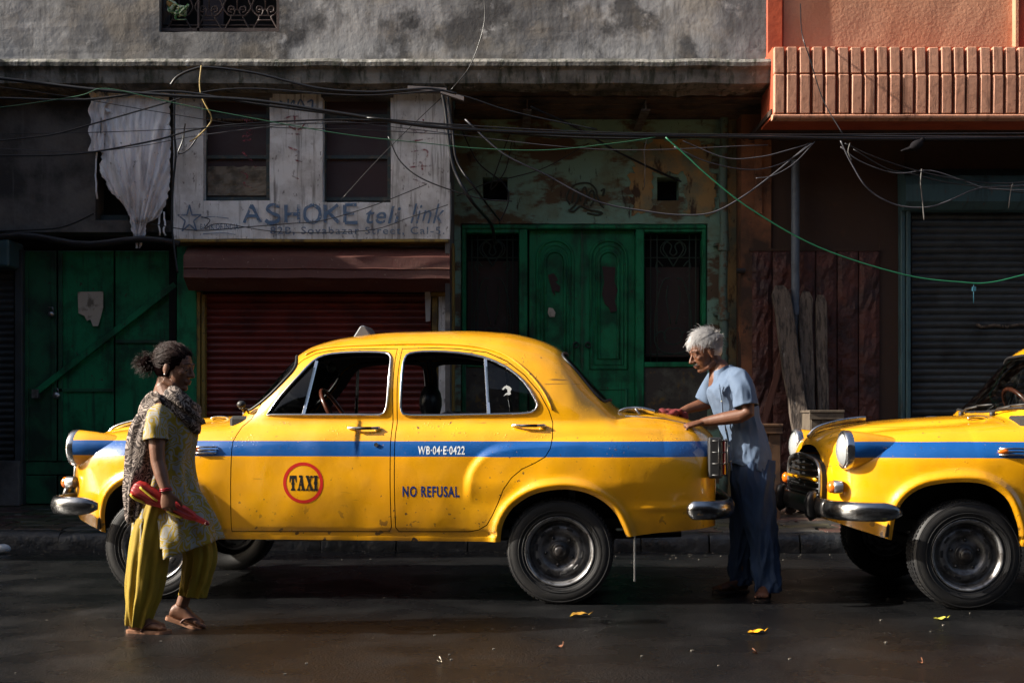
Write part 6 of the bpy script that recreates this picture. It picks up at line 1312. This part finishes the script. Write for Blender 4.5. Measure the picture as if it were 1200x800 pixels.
def sandal(parent, ank, d, up, off, m_sole, m_strap, s=1.0, flip=1):
    ank, d, up = Vector(ank), Vector(d).normalized(), Vector(up); up = (up-d*up.dot(d)).normalized(); sd = d.cross(up); b = ank-up*.073*s-off
    out = crm2([(-.072,0),(-.06,.028),(-.02,.032),(.04,.034),(.10,.047),(.15,.043),(.178,.02),(.182,0),(.175,-.025),(.15,-.043),(.10,-.047),(.04,-.034),(-.02,-.032),(-.06,-.028)], 3)
    mb = MB(); rings = [[b+d*x*s+sd*y*s*k+up*h for x, y in out] for h, k in ((-.018,.97),(-.015,1),(-.002,1),(.001,.98))]; mb.loft(rings, smooth=False); so = mb.build('sandal', m_sole, parent)
    mb = MB(); T = lambda x, y, z: b+d*x*s+sd*y*s+up*z*s
    for q in (1, -1): mb.tube(crm([T(.125,.014*flip,.0), T(.118,.016*flip,.032), T(.085,.030*q,.040), T(.045,.040*q,.022), T(.03,.036*q,-.004)], 4), .005, 6, rb=.009)
    mb.build('sandal_strap', m_strap, so, smooth=True)
def garment(name, rings, m, parent, off, folds=None, nphi=84, nz_=70, thick=.004, cut=None, close_top=False):
    """rings: (centre, rx, ry, tiltx, ex) stacked; loft with cloth folds; cut(phi, t, p) drops faces"""
    K = len(rings); C_ = crm([r[0] for r in rings], 10); Rr = crm([(r[1], r[2], r[3] if len(r) > 3 else 0) for r in rings], 10); n = len(C_); vs = []
    for k in range(n):
        t = k/(n-1); a = C_[max(k-1, 0)]; b = C_[min(k+1, n-1)]; ax = (b-a).normalized()
        e1 = Vector((1,0,0)); e1 = (e1-ax*e1.dot(ax)).normalized() if abs(ax.x) < .9 else Vector((0,0,1)); e2 = ax.cross(e1).normalized()
        for i in range(nphi):
            ph = 2*math.pi*i/nphi; dr = e1*math.cos(ph)+e2*math.sin(ph); f = folds(ph, t) if folds else 0
            vs.append(C_[k]+e1*math.cos(ph)*Rr[k].x+e2*math.sin(ph)*Rr[k].y+dr*f+Vector((0,0,Rr[k].z*math.cos(ph)))-off)
    fs = []
    for k in range(n-1):
        for i in range(nphi):
            if cut and cut(2*math.pi*(i+.5)/nphi, k/(n-1), vs[k*nphi+i]+off): continue
            j = (i+1) % nphi; fs.append((k*nphi+i, k*nphi+j, (k+1)*nphi+j, (k+1)*nphi+i))
    mb = MB(); mb.add(vs, fs, True); o = mb.build(name, m, parent); md = o.modifiers.new('cloth_thickness', 'SOLIDIFY'); md.thickness = thick; md.offset = -1
    return o
def wrinkle(p, s=1.0, amt=.01, st=(1,1,1)):
    q = Vector((p[0]*st[0], p[1]*st[1], p[2]*st[2])); return amt*(1-abs(nz(q, 7*s))*2.2)+amt*.5*nz(q, 16*s, 3)
def displace(me, fn):
    co = get_co(me); no = get_no(me); d = np.array([fn(c_) for c_ in co]); set_co(me, co+no*d[:, None])
def strands(roots, m, parent, name, r=.0011, off=Vector()):
    mb = MB()
    for pts in roots: 
        k = len(pts); mb.tube([p-off for p in pts], [r*(1-.75*i/(k-1)) for i in range(k)], 3, caps=False)
    return tag(mb.build(name, m, parent, smooth=True), kind='stuff')
# ------------------------------------------------------------------ the woman
YW_ = 6.35
def w(px, py, dy=0.): return at(px, py, YW_+dy)
WO = Vector((PX(185, YW_), YW_, 0)); woman = empty('person', WO, 'woman in mustard printed tunic and brown shawl walking right, carrying a folded red umbrella', 'person')
hc = w(206, 431); Rh = Matrix.Rotation(R(-14), 3, 'Z') @ Matrix.Rotation(R(9), 3, 'Y')
b = MB(); head(b, hc, Rh); nk = hc+Rh @ Vector((-.05,0,-.15))
b.tube([nk+Vector((0,0,.05)), w(199,472), w(200,488), w(203,520), w(200,555), w(199,590), w(200,602)], [.050,.064,.080,.075,.075,.08,.07], 18, rb=[.052,.085,.15,.125,.115,.13,.10])
b.tube([w(200,473,-.0), w(196,476,-.06), w(190,481,-.11), w(186,488,-.155)], [.058,.056,.052,.045], 14); b.tube([w(200,473,.0), w(203,476,.06), w(205,481,.11), w(208,488,.155)], [.058,.056,.052,.045], 14)
# near arm with the hand closed round the umbrella
b.tube([w(186,486,-.150), w(184,505,-.185), w(184,525,-.20), w(185,541,-.205), w(189,556,-.22), w(193,570,-.235), w(195,577,-.24)], [.048,.045,.040,.036,.035,.027,.024], 14)
hand(b, w(195.5,576,-.24), (.10,0,-1), (0,1,0), (1,.1,0), curl=(.75,.80,.85,.9), s=.92, thumb=.6)
b.tube([w(207,486,.150), w(205,510,.19), w(203,540,.20), w(206,570,.19), w(207,584,.18)], [.046,.042,.036,.033,.025], 12); hand(b, w(207,584,.18), (.1,0,-1), (0,-1,0), (1,0,0), curl=(.4,.45,.5,.5), s=.9)
# legs
for dy, kp in ((-.075, [(192,598),(182,640),(172,672),(165,705),(163,729)]), (.085, [(206,598),(228,630),(237,650),(226,675),(216,700),(213,709)])):
    P = [w(px, py, dy) for px, py in kp]; rr = [.09,.072,.055,.045,.034,.033][:len(P)]; b.tube(P, rr, 14)
an1 = w(163,725,-.075); an1.z = .085; foot(b, an1, (1,-.12,0), s=.95)
an2 = w(213.5,711,.085); foot(b, an2, (1,-.05,-.32), (.32,0,1), s=.95)
b.v = [Vector(v)-WO for v in b.v]; me = remesh(b, .0042, 3)
link_mesh('body', me, M['skin_w'], woman)
face_bits(woman, hc, Rh, WO)
sandal(woman, an1, (1,-.12,0), (0,0,1), WO, M['sandal_tan'], M['sandal_strap'], .95); sandal(woman, an2, (1,-.05,-.32), (.32,0,1), WO, M['sandal_tan'], M['sandal_strap'], .95)
mb = MB(); p = w(194.2,572.5,-.238)-WO; t = Vector((.12,0,-1)).normalized(); e1 = t.orthogonal().normalized(); e2 = t.cross(e1)
for k in (0, .008): mb.tube([p+t*k+(e1*math.cos(a)+e2*math.sin(a))*.029 for a in np.linspace(0, 6.283, 20, endpoint=False)], .0035, 6, closed=True)
mb.build('bangle', mat('red_bangle', (.30,.01,.02), .3), woman)
# hair: drawn back to a loose knot
mb = MB(); T = lambda q: hc+Rh @ Vector(q)
mb.ball(T((-.020,0,.036)), (.098,.080,.088), 24, 16, rot=Rh); mb.ball(T((-.045,0,.0)), (.078,.074,.075), 20, 12, rot=Rh); kn = w(173,426,.0); mb.ball(kn, (.036,.040,.042), 14, 10); mb.tube([T((-.09,0,.01)), kn], [.045,.030], 12)
mb.v = [Vector(v)-WO for v in mb.v]; hme = remesh(mb, .005, 3); 
def hfn(p): return .0022*math.sin(140*p[2]+60*p[1]+9*nz(p, 20))-.001
pass; hcap = link_mesh('hair', hme, M['hair_cap'], woman)
rg = random.Random(2); S_ = []; HC = Vector((-.024,0,.034)); dk = Vector((-1,0,-.12)).normalized()
for k in range(2600):
    d0 = Vector((rg.gauss(.1, .8), rg.gauss(0, .8), rg.gauss(.2, .7))).normalized()
    if d0.x > .80 or d0.z < -.45 or (d0.x > .35 and d0.z < .28) or (d0.x > 0 and d0.z < -.12): continue
    pts = []; n_ = 6; end = rg.uniform(.45, 1.0); lift = rg.uniform(1.0, 1.07)+(.08*rg.random() if rg.random() < .15 else 0); jx = rg.gauss(0, .10)
    for i in range(n_):
        t = end*i/(n_-1); d1 = (d0*(1-t)+dk*t+Vector((0, jx*math.sin(t*3), jx*math.sin(t*3)))).normalized(); pts.append(T(HC+Vector((d1.x*.105, d1.y*.0845, d1.z*.0925))*lift))
    if end > .93: pts.append(kn+Vector((rg.uniform(-.02,.02), rg.uniform(-.025,.025), rg.uniform(-.025,.025))))
    S_.append(pts)
for k in range(320):
    d0 = Vector((rg.gauss(0, 1)-.5, rg.gauss(0, 1), rg.gauss(0, 1)+.1)).normalized(); p = kn+d0*.034; q = d0.orthogonal().normalized(); q.rotate(Matrix.Rotation(rg.uniform(0, 6.28), 3, d0)); S_.append(crm([p, p+q*.02+d0*.010, p+q*.03+d0*rg.uniform(.012,.03), p+q*.022+d0*rg.uniform(.02,.045)+Vector((-.01,0,-.006))], 3))
for k in range(170):
    a_ = rg.uniform(-.4, 2.6); p = T((-.02+.10*math.cos(a_), rg.uniform(-.06,.06), .036+.085*math.sin(a_))); S_.append(crm([p, p+Vector((-.008,0,.008)), p+Vector((rg.uniform(-.03,.01), rg.uniform(-.02,.02), rg.uniform(.006,.022)))], 3))
strands(S_, M['hair_dark'], woman, 'loose_hair', .0013, WO)
mb = MB(); mb.ball(T((-.008,-.087,-.038))-WO, .0045, 8, 6); mb.build('earring', M['trim'], woman)
# tunic
fK = lambda ph, t: (.004+.017*max(0, t-.35)*1.5)*(math.sin(ph*7+3*math.sin(t*4))+.6*math.sin(ph*13+t*6))*.8+.007*nz((math.cos(ph)*3, math.sin(ph)*3, t*7))
def kcut(ph, t, p):          # side slit on the near flank
    px = 600+p.x*F_PX/p.y; py = HOR-(p.z-CAM_H)*F_PX/p.y
    return p.y < YW_-.05 and py > 590 and 172-(py-590)*.08 < px < 183+(py-590)*.14
garment('tunic', [(w(199,470),.052,.085,0),(w(200,476),.085,.13,0),(w(201,484),.100,.172,0),(w(203,497),.122,.168,0),(w(203,515),.119,.152,0),(w(200,540),.118,.148,0),(w(198,565),.142,.160,0),(w(199,590),.180,.172,.01),(w(204,618),.208,.182,.03),(w(208,649),.225,.19,.050)], M['kurta'], woman, WO, fK, cut=kcut)
garment('sleeve', [(w(190,482,-.12),.055,.055),(w(185,490,-.155),.058,.058),(w(183,503,-.185),.060,.058),(w(183,516,-.198),.064,.062)], M['kurta'], woman, WO, lambda ph, t: .003*math.sin(ph*5+t*7), 40)
garment('sleeve', [(w(205,482,.12),.05,.05),(w(209,490,.155),.056,.056),(w(212,516,.195),.060,.058)], M['kurta'], woman, WO, None, 40)
# loose trousers gathered into folds
fT = lambda ph, t: (.004+.007*t)*(math.sin(ph*8+2*math.sin(t*3))+.5*math.sin(ph*15+1))+.004*nz((math.cos(ph)*3, math.sin(ph)*3, t*9))
garment('trouser_leg', [(w(188,588,-.075),.085,.10),(w(180,620,-.075),.100,.105),(w(174,655,-.075),.100,.10),(w(169,690,-.075),.090,.085),(w(164,715,-.075),.068,.065),(w(161.5,733,-.075),.052,.052)], M['trouser_y'], woman, WO, fT)
garment('trouser_leg', [(w(205,590,.085),.085,.10),(w(222,620,.085),.090,.09),(w(234,645,.085),.086,.085),(w(231,672,.085),.074,.07),(w(227,688,.085),.068,.06),(w(225.5,698,.085),.064,.055)], M['trouser_y'], woman, WO, fT)
# shawl: over both shoulders, one end down the back
def shawl(path, wa, wb, n=26, seed=1, k=5, amp=.010, ups=None):
    P = crm(path, 8); m = len(P); A = crm([(a, b_, 0) for a, b_ in zip(wa, wb)], 8); rings = []; 
    UP = crm(ups, 8) if ups else [Vector((1,0,0))]*m
    for i in range(m):
        t = (P[min(i+1, m-1)]-P[max(i-1, 0)]).normalized(); e1 = UP[i]-t*UP[i].dot(t); e1.normalize(); e2 = t.cross(e1); ring = []
        for j in range(n):
            ph = 2*math.pi*j/n; f = amp*math.sin(ph*k+seed+1.5*math.sin(i*.11))+amp*.5*math.sin(ph*(k*2+1)+i*.05)+.006*nz((math.cos(ph)*2+seed, math.sin(ph)*2, i*.12))
            f += .010*math.sin(ph*7+.9*math.sin(i*.2))*(A[i].x > .04); ring.append(P[i]+e1*(A[i].x+f)*math.cos(ph)+e2*(A[i].y+f*.7)*math.sin(ph)-WO)
        rings.append(ring)
    mb = MB(); mb.loft(rings); return mb
sm_ = shawl([w(208,470,.14), w(222,482,.10), w(231,494,.0), w(221,484,-.10), w(206,470,-.125), w(193,466,-.115), w(177,480,-.10), w(170,500,-.09)], [.035,.048,.064,.058,.050,.048,.055,.06], [.020,.026,.032,.030,.024,.022,.022,.02], seed=2, ups=[(0,0,1)]*4+[(.5,0,.8),(.9,0,.4),(1,-.2,0),(1,-.3,0)])
sb = shawl([w(188,478,-.12), w(177,492,-.155), w(170,515,-.16), w(165,545,-.15), w(160,575,-.14), w(157,600,-.13), w(156,612,-.13)], [.045,.062,.070,.066,.058,.042,.026], [.02,.022,.022,.02,.02,.018,.010], seed=5, ups=[(1,0,.3)]*2+[(1,0,0)]*5)
sf = shawl([w(190,474,.10), w(180,478,.0), w(175,487,-.09), w(171,510,-.11)], [.05,.05,.05,.05], [.03,.03,.03,.02], seed=7, ups=[(0,0,1),(.3,0,1),(1,0,.3),(1,0,0)])
for q in (sm_, sb, sf): q.build('shawl', M['shawl'], woman)
S_ = []
for k in range(26):
    p = w(149+k*.55, 604+2*math.sin(k), -.13+.01*math.sin(k*3)); S_.append([p, p+Vector((.003*math.sin(k), 0, -.02)), p+Vector((.006*math.sin(k*2), 0, -.045))])
strands(S_, M['shawl'], woman, 'shawl_fringe', .002, WO)
# folded umbrella in her hand
ua, ub = w(156,571,-.19), w(243,613,-.20); ux = (ub-ua).normalized()
brolly = empty('umbrella', ua, 'folded red umbrella with yellow trim gripped in the walking woman\'s hand', 'umbrella')
mb = MB(); n = 40; rings = []; L_ = (ub-ua).length; e1 = Vector((0,1,0)); e1 = (e1-ux*e1.dot(ux)).normalized(); e2 = ux.cross(e1)
for i in range(n+1):
    t = i/n; r_ = np.interp(t, [0,.03,.10,.30,.42,.55,.70,.85,1], [.022,.040,.044,.036,.026,.030,.026,.017,.012]); ring = []
    for j in range(28):
        ph = 2*math.pi*j/28+t*1.6; q = r_*(1+.22*math.sin(ph*6)*(t < .82)); ring.append(ux*L_*t+e1*q*math.cos(ph)+e2*q*math.sin(ph))
    rings.append(ring)
mb.loft(rings); mb.build('canopy', M['brolly_red'], brolly)
for a0, t0, t1 in ((.3,.04,.30),(2.4,.10,.36),(4.0,.02,.22),(5.4,.48,.72),(3.0,.50,.70)):
    mb = MB(); pts = []
    for i in range(8): t = t0+(t1-t0)*i/7; r_ = np.interp(t, [0,.03,.10,.30,.42,.55,.70,.85,1], [.022,.040,.044,.036,.026,.030,.026,.017,.012])+.005; ph = a0+t*2.2; pts.append(ux*L_*t+e1*r_*math.cos(ph)+e2*r_*math.sin(ph))
    mb.tube(pts, .0045, 6, rb=.010); mb.build('trim_band', M['brolly_yellow'], brolly, smooth=True)
mb = MB(); mb.tube([ux*(L_-.01), ux*(L_+.01)], [.014,.008], 8); mb.build('handle', M['red_lens'], brolly)
# ------------------------------------------------------------------ the man
def m(px, py, Y=7.6): return at(px, py, Y)
MO = Vector((PX(885, 7.6), 7.6, 0)); man = empty('person', MO, 'white-haired man in pale blue shirt and navy trousers leaning on the boot of the taxi', 'person')
hc = m(826,413,7.62); Rh = Matrix.Rotation(R(180+12), 3, 'Z') @ Matrix.Rotation(R(20), 3, 'Y')
b = MB(); head(b, hc, Rh, True); b.ball(hc+Rh @ Vector((-.014,-.080,-.006)), (.020,.010,.033), rot=Rh); nk = hc+Rh @ Vector((-.05,0,-.14))
b.tube([nk+Vector((-.01,0,.05)), m(845,441), m(853,456), m(862,480), m(871,510), m(878,540), m(881,560), m(882,575)], [.052,.062,.085,.090,.085,.085,.085,.08], 18, rb=[.052,.09,.15,.145,.13,.13,.13,.11])
b.tube([m(850,441,7.57), m(860,442,7.49), m(867,447,7.43)], [.05,.044,.040], 12); b.tube([m(846,441,7.66), m(842,442,7.75), m(839,446,7.80)], [.05,.044,.040], 12)
b.tube([m(867,447,7.43), m(872,459,7.385), m(876,472,7.35), m(876.5,483,7.34), m(868,487,7.36), m(850,490,7.40), m(832,493,7.44), m(822,495,7.455)], [.040,.042,.042,.043,.045,.041,.032,.026], 14)
hand(b, m(823,494.5,7.455), (-1,-.05,-.22), (0.1,.15,-1), (-.1,1,.1), curl=(.20,.30,.38,.48), s=1.18, spread=.22, thumb=.25)
b.tube([m(839,444,7.81), m(838,460,7.86), m(836,471,7.88), m(822,474,7.87), m(806,479,7.85), m(799,482,7.84)], [.048,.045,.042,.040,.030,.025], 14)
hand(b, m(800,481.5,7.84), (-1,-.15,-.05), (0,0,-1), (0,-1,0), curl=(.55,.6,.65,.7), s=1.0, thumb=.6)
for Y, kp in ((7.50, [(886,565),(888,600),(890,632),(893,660),(896,690)]), (7.76, [(878,565),(873,600),(870,630),(868,660),(867,680)])): b.tube([m(px, py, Y) for px, py in kp], [.085,.055,.045,.042,.038], 14)
a1 = m(896,693,7.50); a1.z = .085; a2 = m(866,684,7.76); a2.z = .085
foot(b, a1, (-.35,-1,0)); foot(b, a2, (-1,-.25,0))
b.v = [Vector(v)-MO for v in b.v]; me = remesh(b, .0045, 2); link_mesh('body', me, M['skin_m'], man)
face_bits(man, hc, Rh, MO, True)
sandal(man, a1, (-.35,-1,0), (0,0,1), MO, M['sandal_dark'], M['sandal_dark']); sandal(man, a2, (-1,-.25,0), (0,0,1), MO, M['sandal_dark'], M['sandal_dark'])
T = lambda q: hc+Rh @ Vector(q)
rg = random.Random(5); S_ = []           # stubble moustache
for k in range(150):
    y = rg.uniform(-.026,.026); p = T((.0925-y*y*14, y, -.047+rg.uniform(-.004,.003))); S_.append([p, p+Rh @ Vector((.004,.001,-.004)), p+Rh @ Vector((.005,.003*(1 if y > 0 else -1),-.009))])
strands(S_, mat_cached('grey_stubble', (.12,.11,.10)), man, 'moustache', .0008, MO)
mb = MB(); mb.ball(T((-.024,0,.046)), (.092,.078,.080), 24, 16, rot=Rh); mb.ball(T((-.060,0,.0)), (.056,.066,.062), 20, 12, rot=Rh); mb.v = [Vector(v)-MO for v in mb.v]; hme = remesh(mb, .005, 2); link_mesh('hair', hme, M['hair_white'], man)
S_ = []
for k in range(3600):
    d0 = Vector((rg.gauss(-.25, .8), rg.gauss(0, .8), rg.gauss(.35, .7))).normalized()
    if d0.z < -.15 and d0.x > -.25: continue
    if (d0.x > .55 and d0.z < .5) or (d0.x > .08 and d0.z < .05): continue
    if d0.z < -.55: continue
    base = Vector((-.024+d0.x*.096, d0.y*.080, .044+d0.z*.084)); comb = Vector((.55*(d0.z > .2)+.15, d0.y*.9, -.35 if d0.z < .6 else .1)); comb = comb-d0*comb.dot(d0); 
    L_ = rg.uniform(.030,.062)*(1 if d0.z > .25 else .5); jj = .10 if rg.random() < .82 else .35; j = Vector((rg.gauss(0,jj), rg.gauss(0,jj), rg.gauss(0,jj)))
    dd = (comb.normalized()*1.0+j).normalized(); S_.append([T(base), T(base+dd*L_*.4+d0*L_*.26), T(base+dd*L_*.75+d0*L_*.32), T(base+dd*L_*1.15+d0*L_*.20)])
strands(S_, M['hair_white'], man, 'hair_strands', .0013, MO)
# shirt
def ridge(x, y, z, pw=2.0): return (1-min(1, abs(nz((x, y, z)))*2.4))**pw
def fS(ph, t):
    c_, s_ = math.cos(ph), math.sin(ph); sk = t+.16*c_
    return .004*math.sin(ph*3+t*5)+min(1, t*3)*(.014*ridge(c_*1.2+sk*1.2, s_*1.2, sk*3.5)*(1-.5*t)+.006*ridge(c_*2.2, s_*2.2-sk*2, sk*7+4)+.003*ridge(c_*5, s_*5+sk*3, sk*12, 1.5)-.011)
garment('shirt', [(m(846,431),.058,.064),(m(848,436),.080,.110),(m(852,445),.118,.185),(m(855,456),.150,.200),(m(862,476),.146,.19),(m(868,496),.132,.182),(m(874,516),.132,.182),(m(877,534),.142,.19),(m(878,549),.146,.195,-.055)], M['shirt'], man, MO, fS, 96)
garment('sleeve', [(m(860,440,7.48),.064,.062),(m(866,445,7.43),.070,.066),(m(871,458,7.375),.070,.066),(m(874.5,476,7.35),.074,.066)], M['shirt'], man, MO, lambda ph, t: .003*math.sin(ph*4+t*8)+.006*ridge(math.cos(ph)*1.2+t, math.sin(ph)*1.2, t*3)-.002, 64)
garment('sleeve', [(m(844,440,7.74),.066,.066),(m(839,446,7.81),.074,.070),(m(834,457,7.855),.076,.070),(m(828,470,7.88),.076,.068)], M['shirt'], man, MO, lambda ph, t: .004*math.sin(ph*4+t*8), 48)
# collar, placket, pocket, buttons
def ribbon(pts, wv, th=.004): mb = MB(); mb.loft([[p+q*.5-MO, p-q*.5-MO, p-q*.5-MO+Vector((0,-th,0)), p+q*.5-MO+Vector((0,-th,0))] for p, q in zip(pts, wv)], smooth=False); return mb
cp = [m(838,444,7.56), m(842,437,7.53), m(850,431,7.54), m(856,432,7.60), m(853,431,7.68), m(845,435,7.72), m(838,443,7.69)]
P = crm(cp, 4); mb = MB(); rings = []
for i, p in enumerate(P): u = i/(len(P)-1); o_ = Vector((p.x-m(846,438).x, p.y-7.62, 0)).normalized(); h = .040+.022*(abs(u-.5)*2)**3; rings.append([p-MO+o_*.004+Vector((0,0,.012)), p-MO+o_*.012+Vector((0,0,.014)), p-MO+o_*.030-Vector((0,0,h)), p-MO+o_*.020-Vector((0,0,h))])
mb.loft(rings, smooth=False); c_ = mb.build('collar', M['shirt'], man); smooth_by_angle(c_.data, 60)
def shirt_pt(px, py, lift=.0):       # a point just outside the near face of the shirt
    rows = [(436,848,.082,.110),(445,852,.118,.185),(456,855,.150,.200),(476,862,.146,.19),(496,868,.132,.182),(516,874,.132,.182),(534,877,.142,.19),(549,878,.146,.195)]
    c0, rx, ry = (float(np.interp(py, [r[0] for r in rows], [r[k] for r in rows])) for k in (1, 2, 3)); x = (px-c0)*7.6/F_PX; y = -ry*math.sqrt(max(0, 1-min(1, (x/rx))**2)); return m(px, py, 7.6+y)*1.0+Vector((0, -.014-lift, 0))
pk = [(857,455),(856,468),(870,471),(871,457),(857,455)]
mb = MB(); mb.tube([shirt_pt(*q)-MO for q in pk], .0022, 5); tag(mb.build('pocket', M['shirt'], man, smooth=True))
mb = MB(); mb.tube(crm([shirt_pt(*q)-MO for q in [(842,450),(845,470),(847,490),(852,510),(855,530),(857,551)]], 4), .003, 5, rb=.008); mb.build('placket', M['shirt'], man, smooth=True)
for q in [(845,470),(851,505),(854,522),(856,540)]: mb = MB(); mb.ball(shirt_pt(*q, .006)-MO, (.005,.003,.005), 8, 5); mb.build('button', mat_cached('pale_button', (.5,.45,.3)), man)
# trousers
fP = lambda ph, t: .004*math.sin(ph*4+t*5)+.034*ridge(math.cos(ph)*1.1, math.sin(ph)*1.1+t*.6, t*2.6+1.2*math.cos(ph))*(.5+.5*t)+.010*ridge(math.cos(ph)*2.4, math.sin(ph)*2.4, t*6)-.014+.004*nz((math.cos(ph)*3, math.sin(ph)*3, t*14))
garment('trouser_leg', [(m(884,540,7.54),.125,.12),(m(884,562,7.52),.135,.125),(m(888,590,7.50),.108,.105),(m(892,620,7.50),.090,.092),(m(896,650,7.50),.084,.085),(m(898,675,7.50),.078,.08),(m(899,693,7.50),.078,.08)], M['navy'], man, MO, fP)
garment('trouser_leg', [(m(880,540,7.68),.12,.12),(m(880,562,7.70),.125,.12),(m(876,590,7.74),.095,.10),(m(870,620,7.76),.074,.085),(m(868,650,7.78),.068,.08),(m(867,672,7.78),.066,.076),(m(867,684,7.78),.066,.075)], M['navy'], man, MO, fP)
# wiping cloth under his far hand
mb = MB(); 
for k in range(16): mb.ball(m(787+rg.uniform(-12,14), 487+rg.uniform(-5,3), 7.82+rg.uniform(-.06,.06)), (rg.uniform(.02,.045), rg.uniform(.02,.05), rg.uniform(.012,.022)), 10, 7, rot=Matrix.Rotation(rg.uniform(-.6,.6), 3, 'Y'))
me = remesh(mb, .006, 2); displace(me, lambda p: wrinkle(p, 2.5, .006)); tag(link_mesh('wiping_cloth', me, M['red_cloth']), 'crumpled dark red wiping cloth under the man\'s hand on the boot', 'cloth')
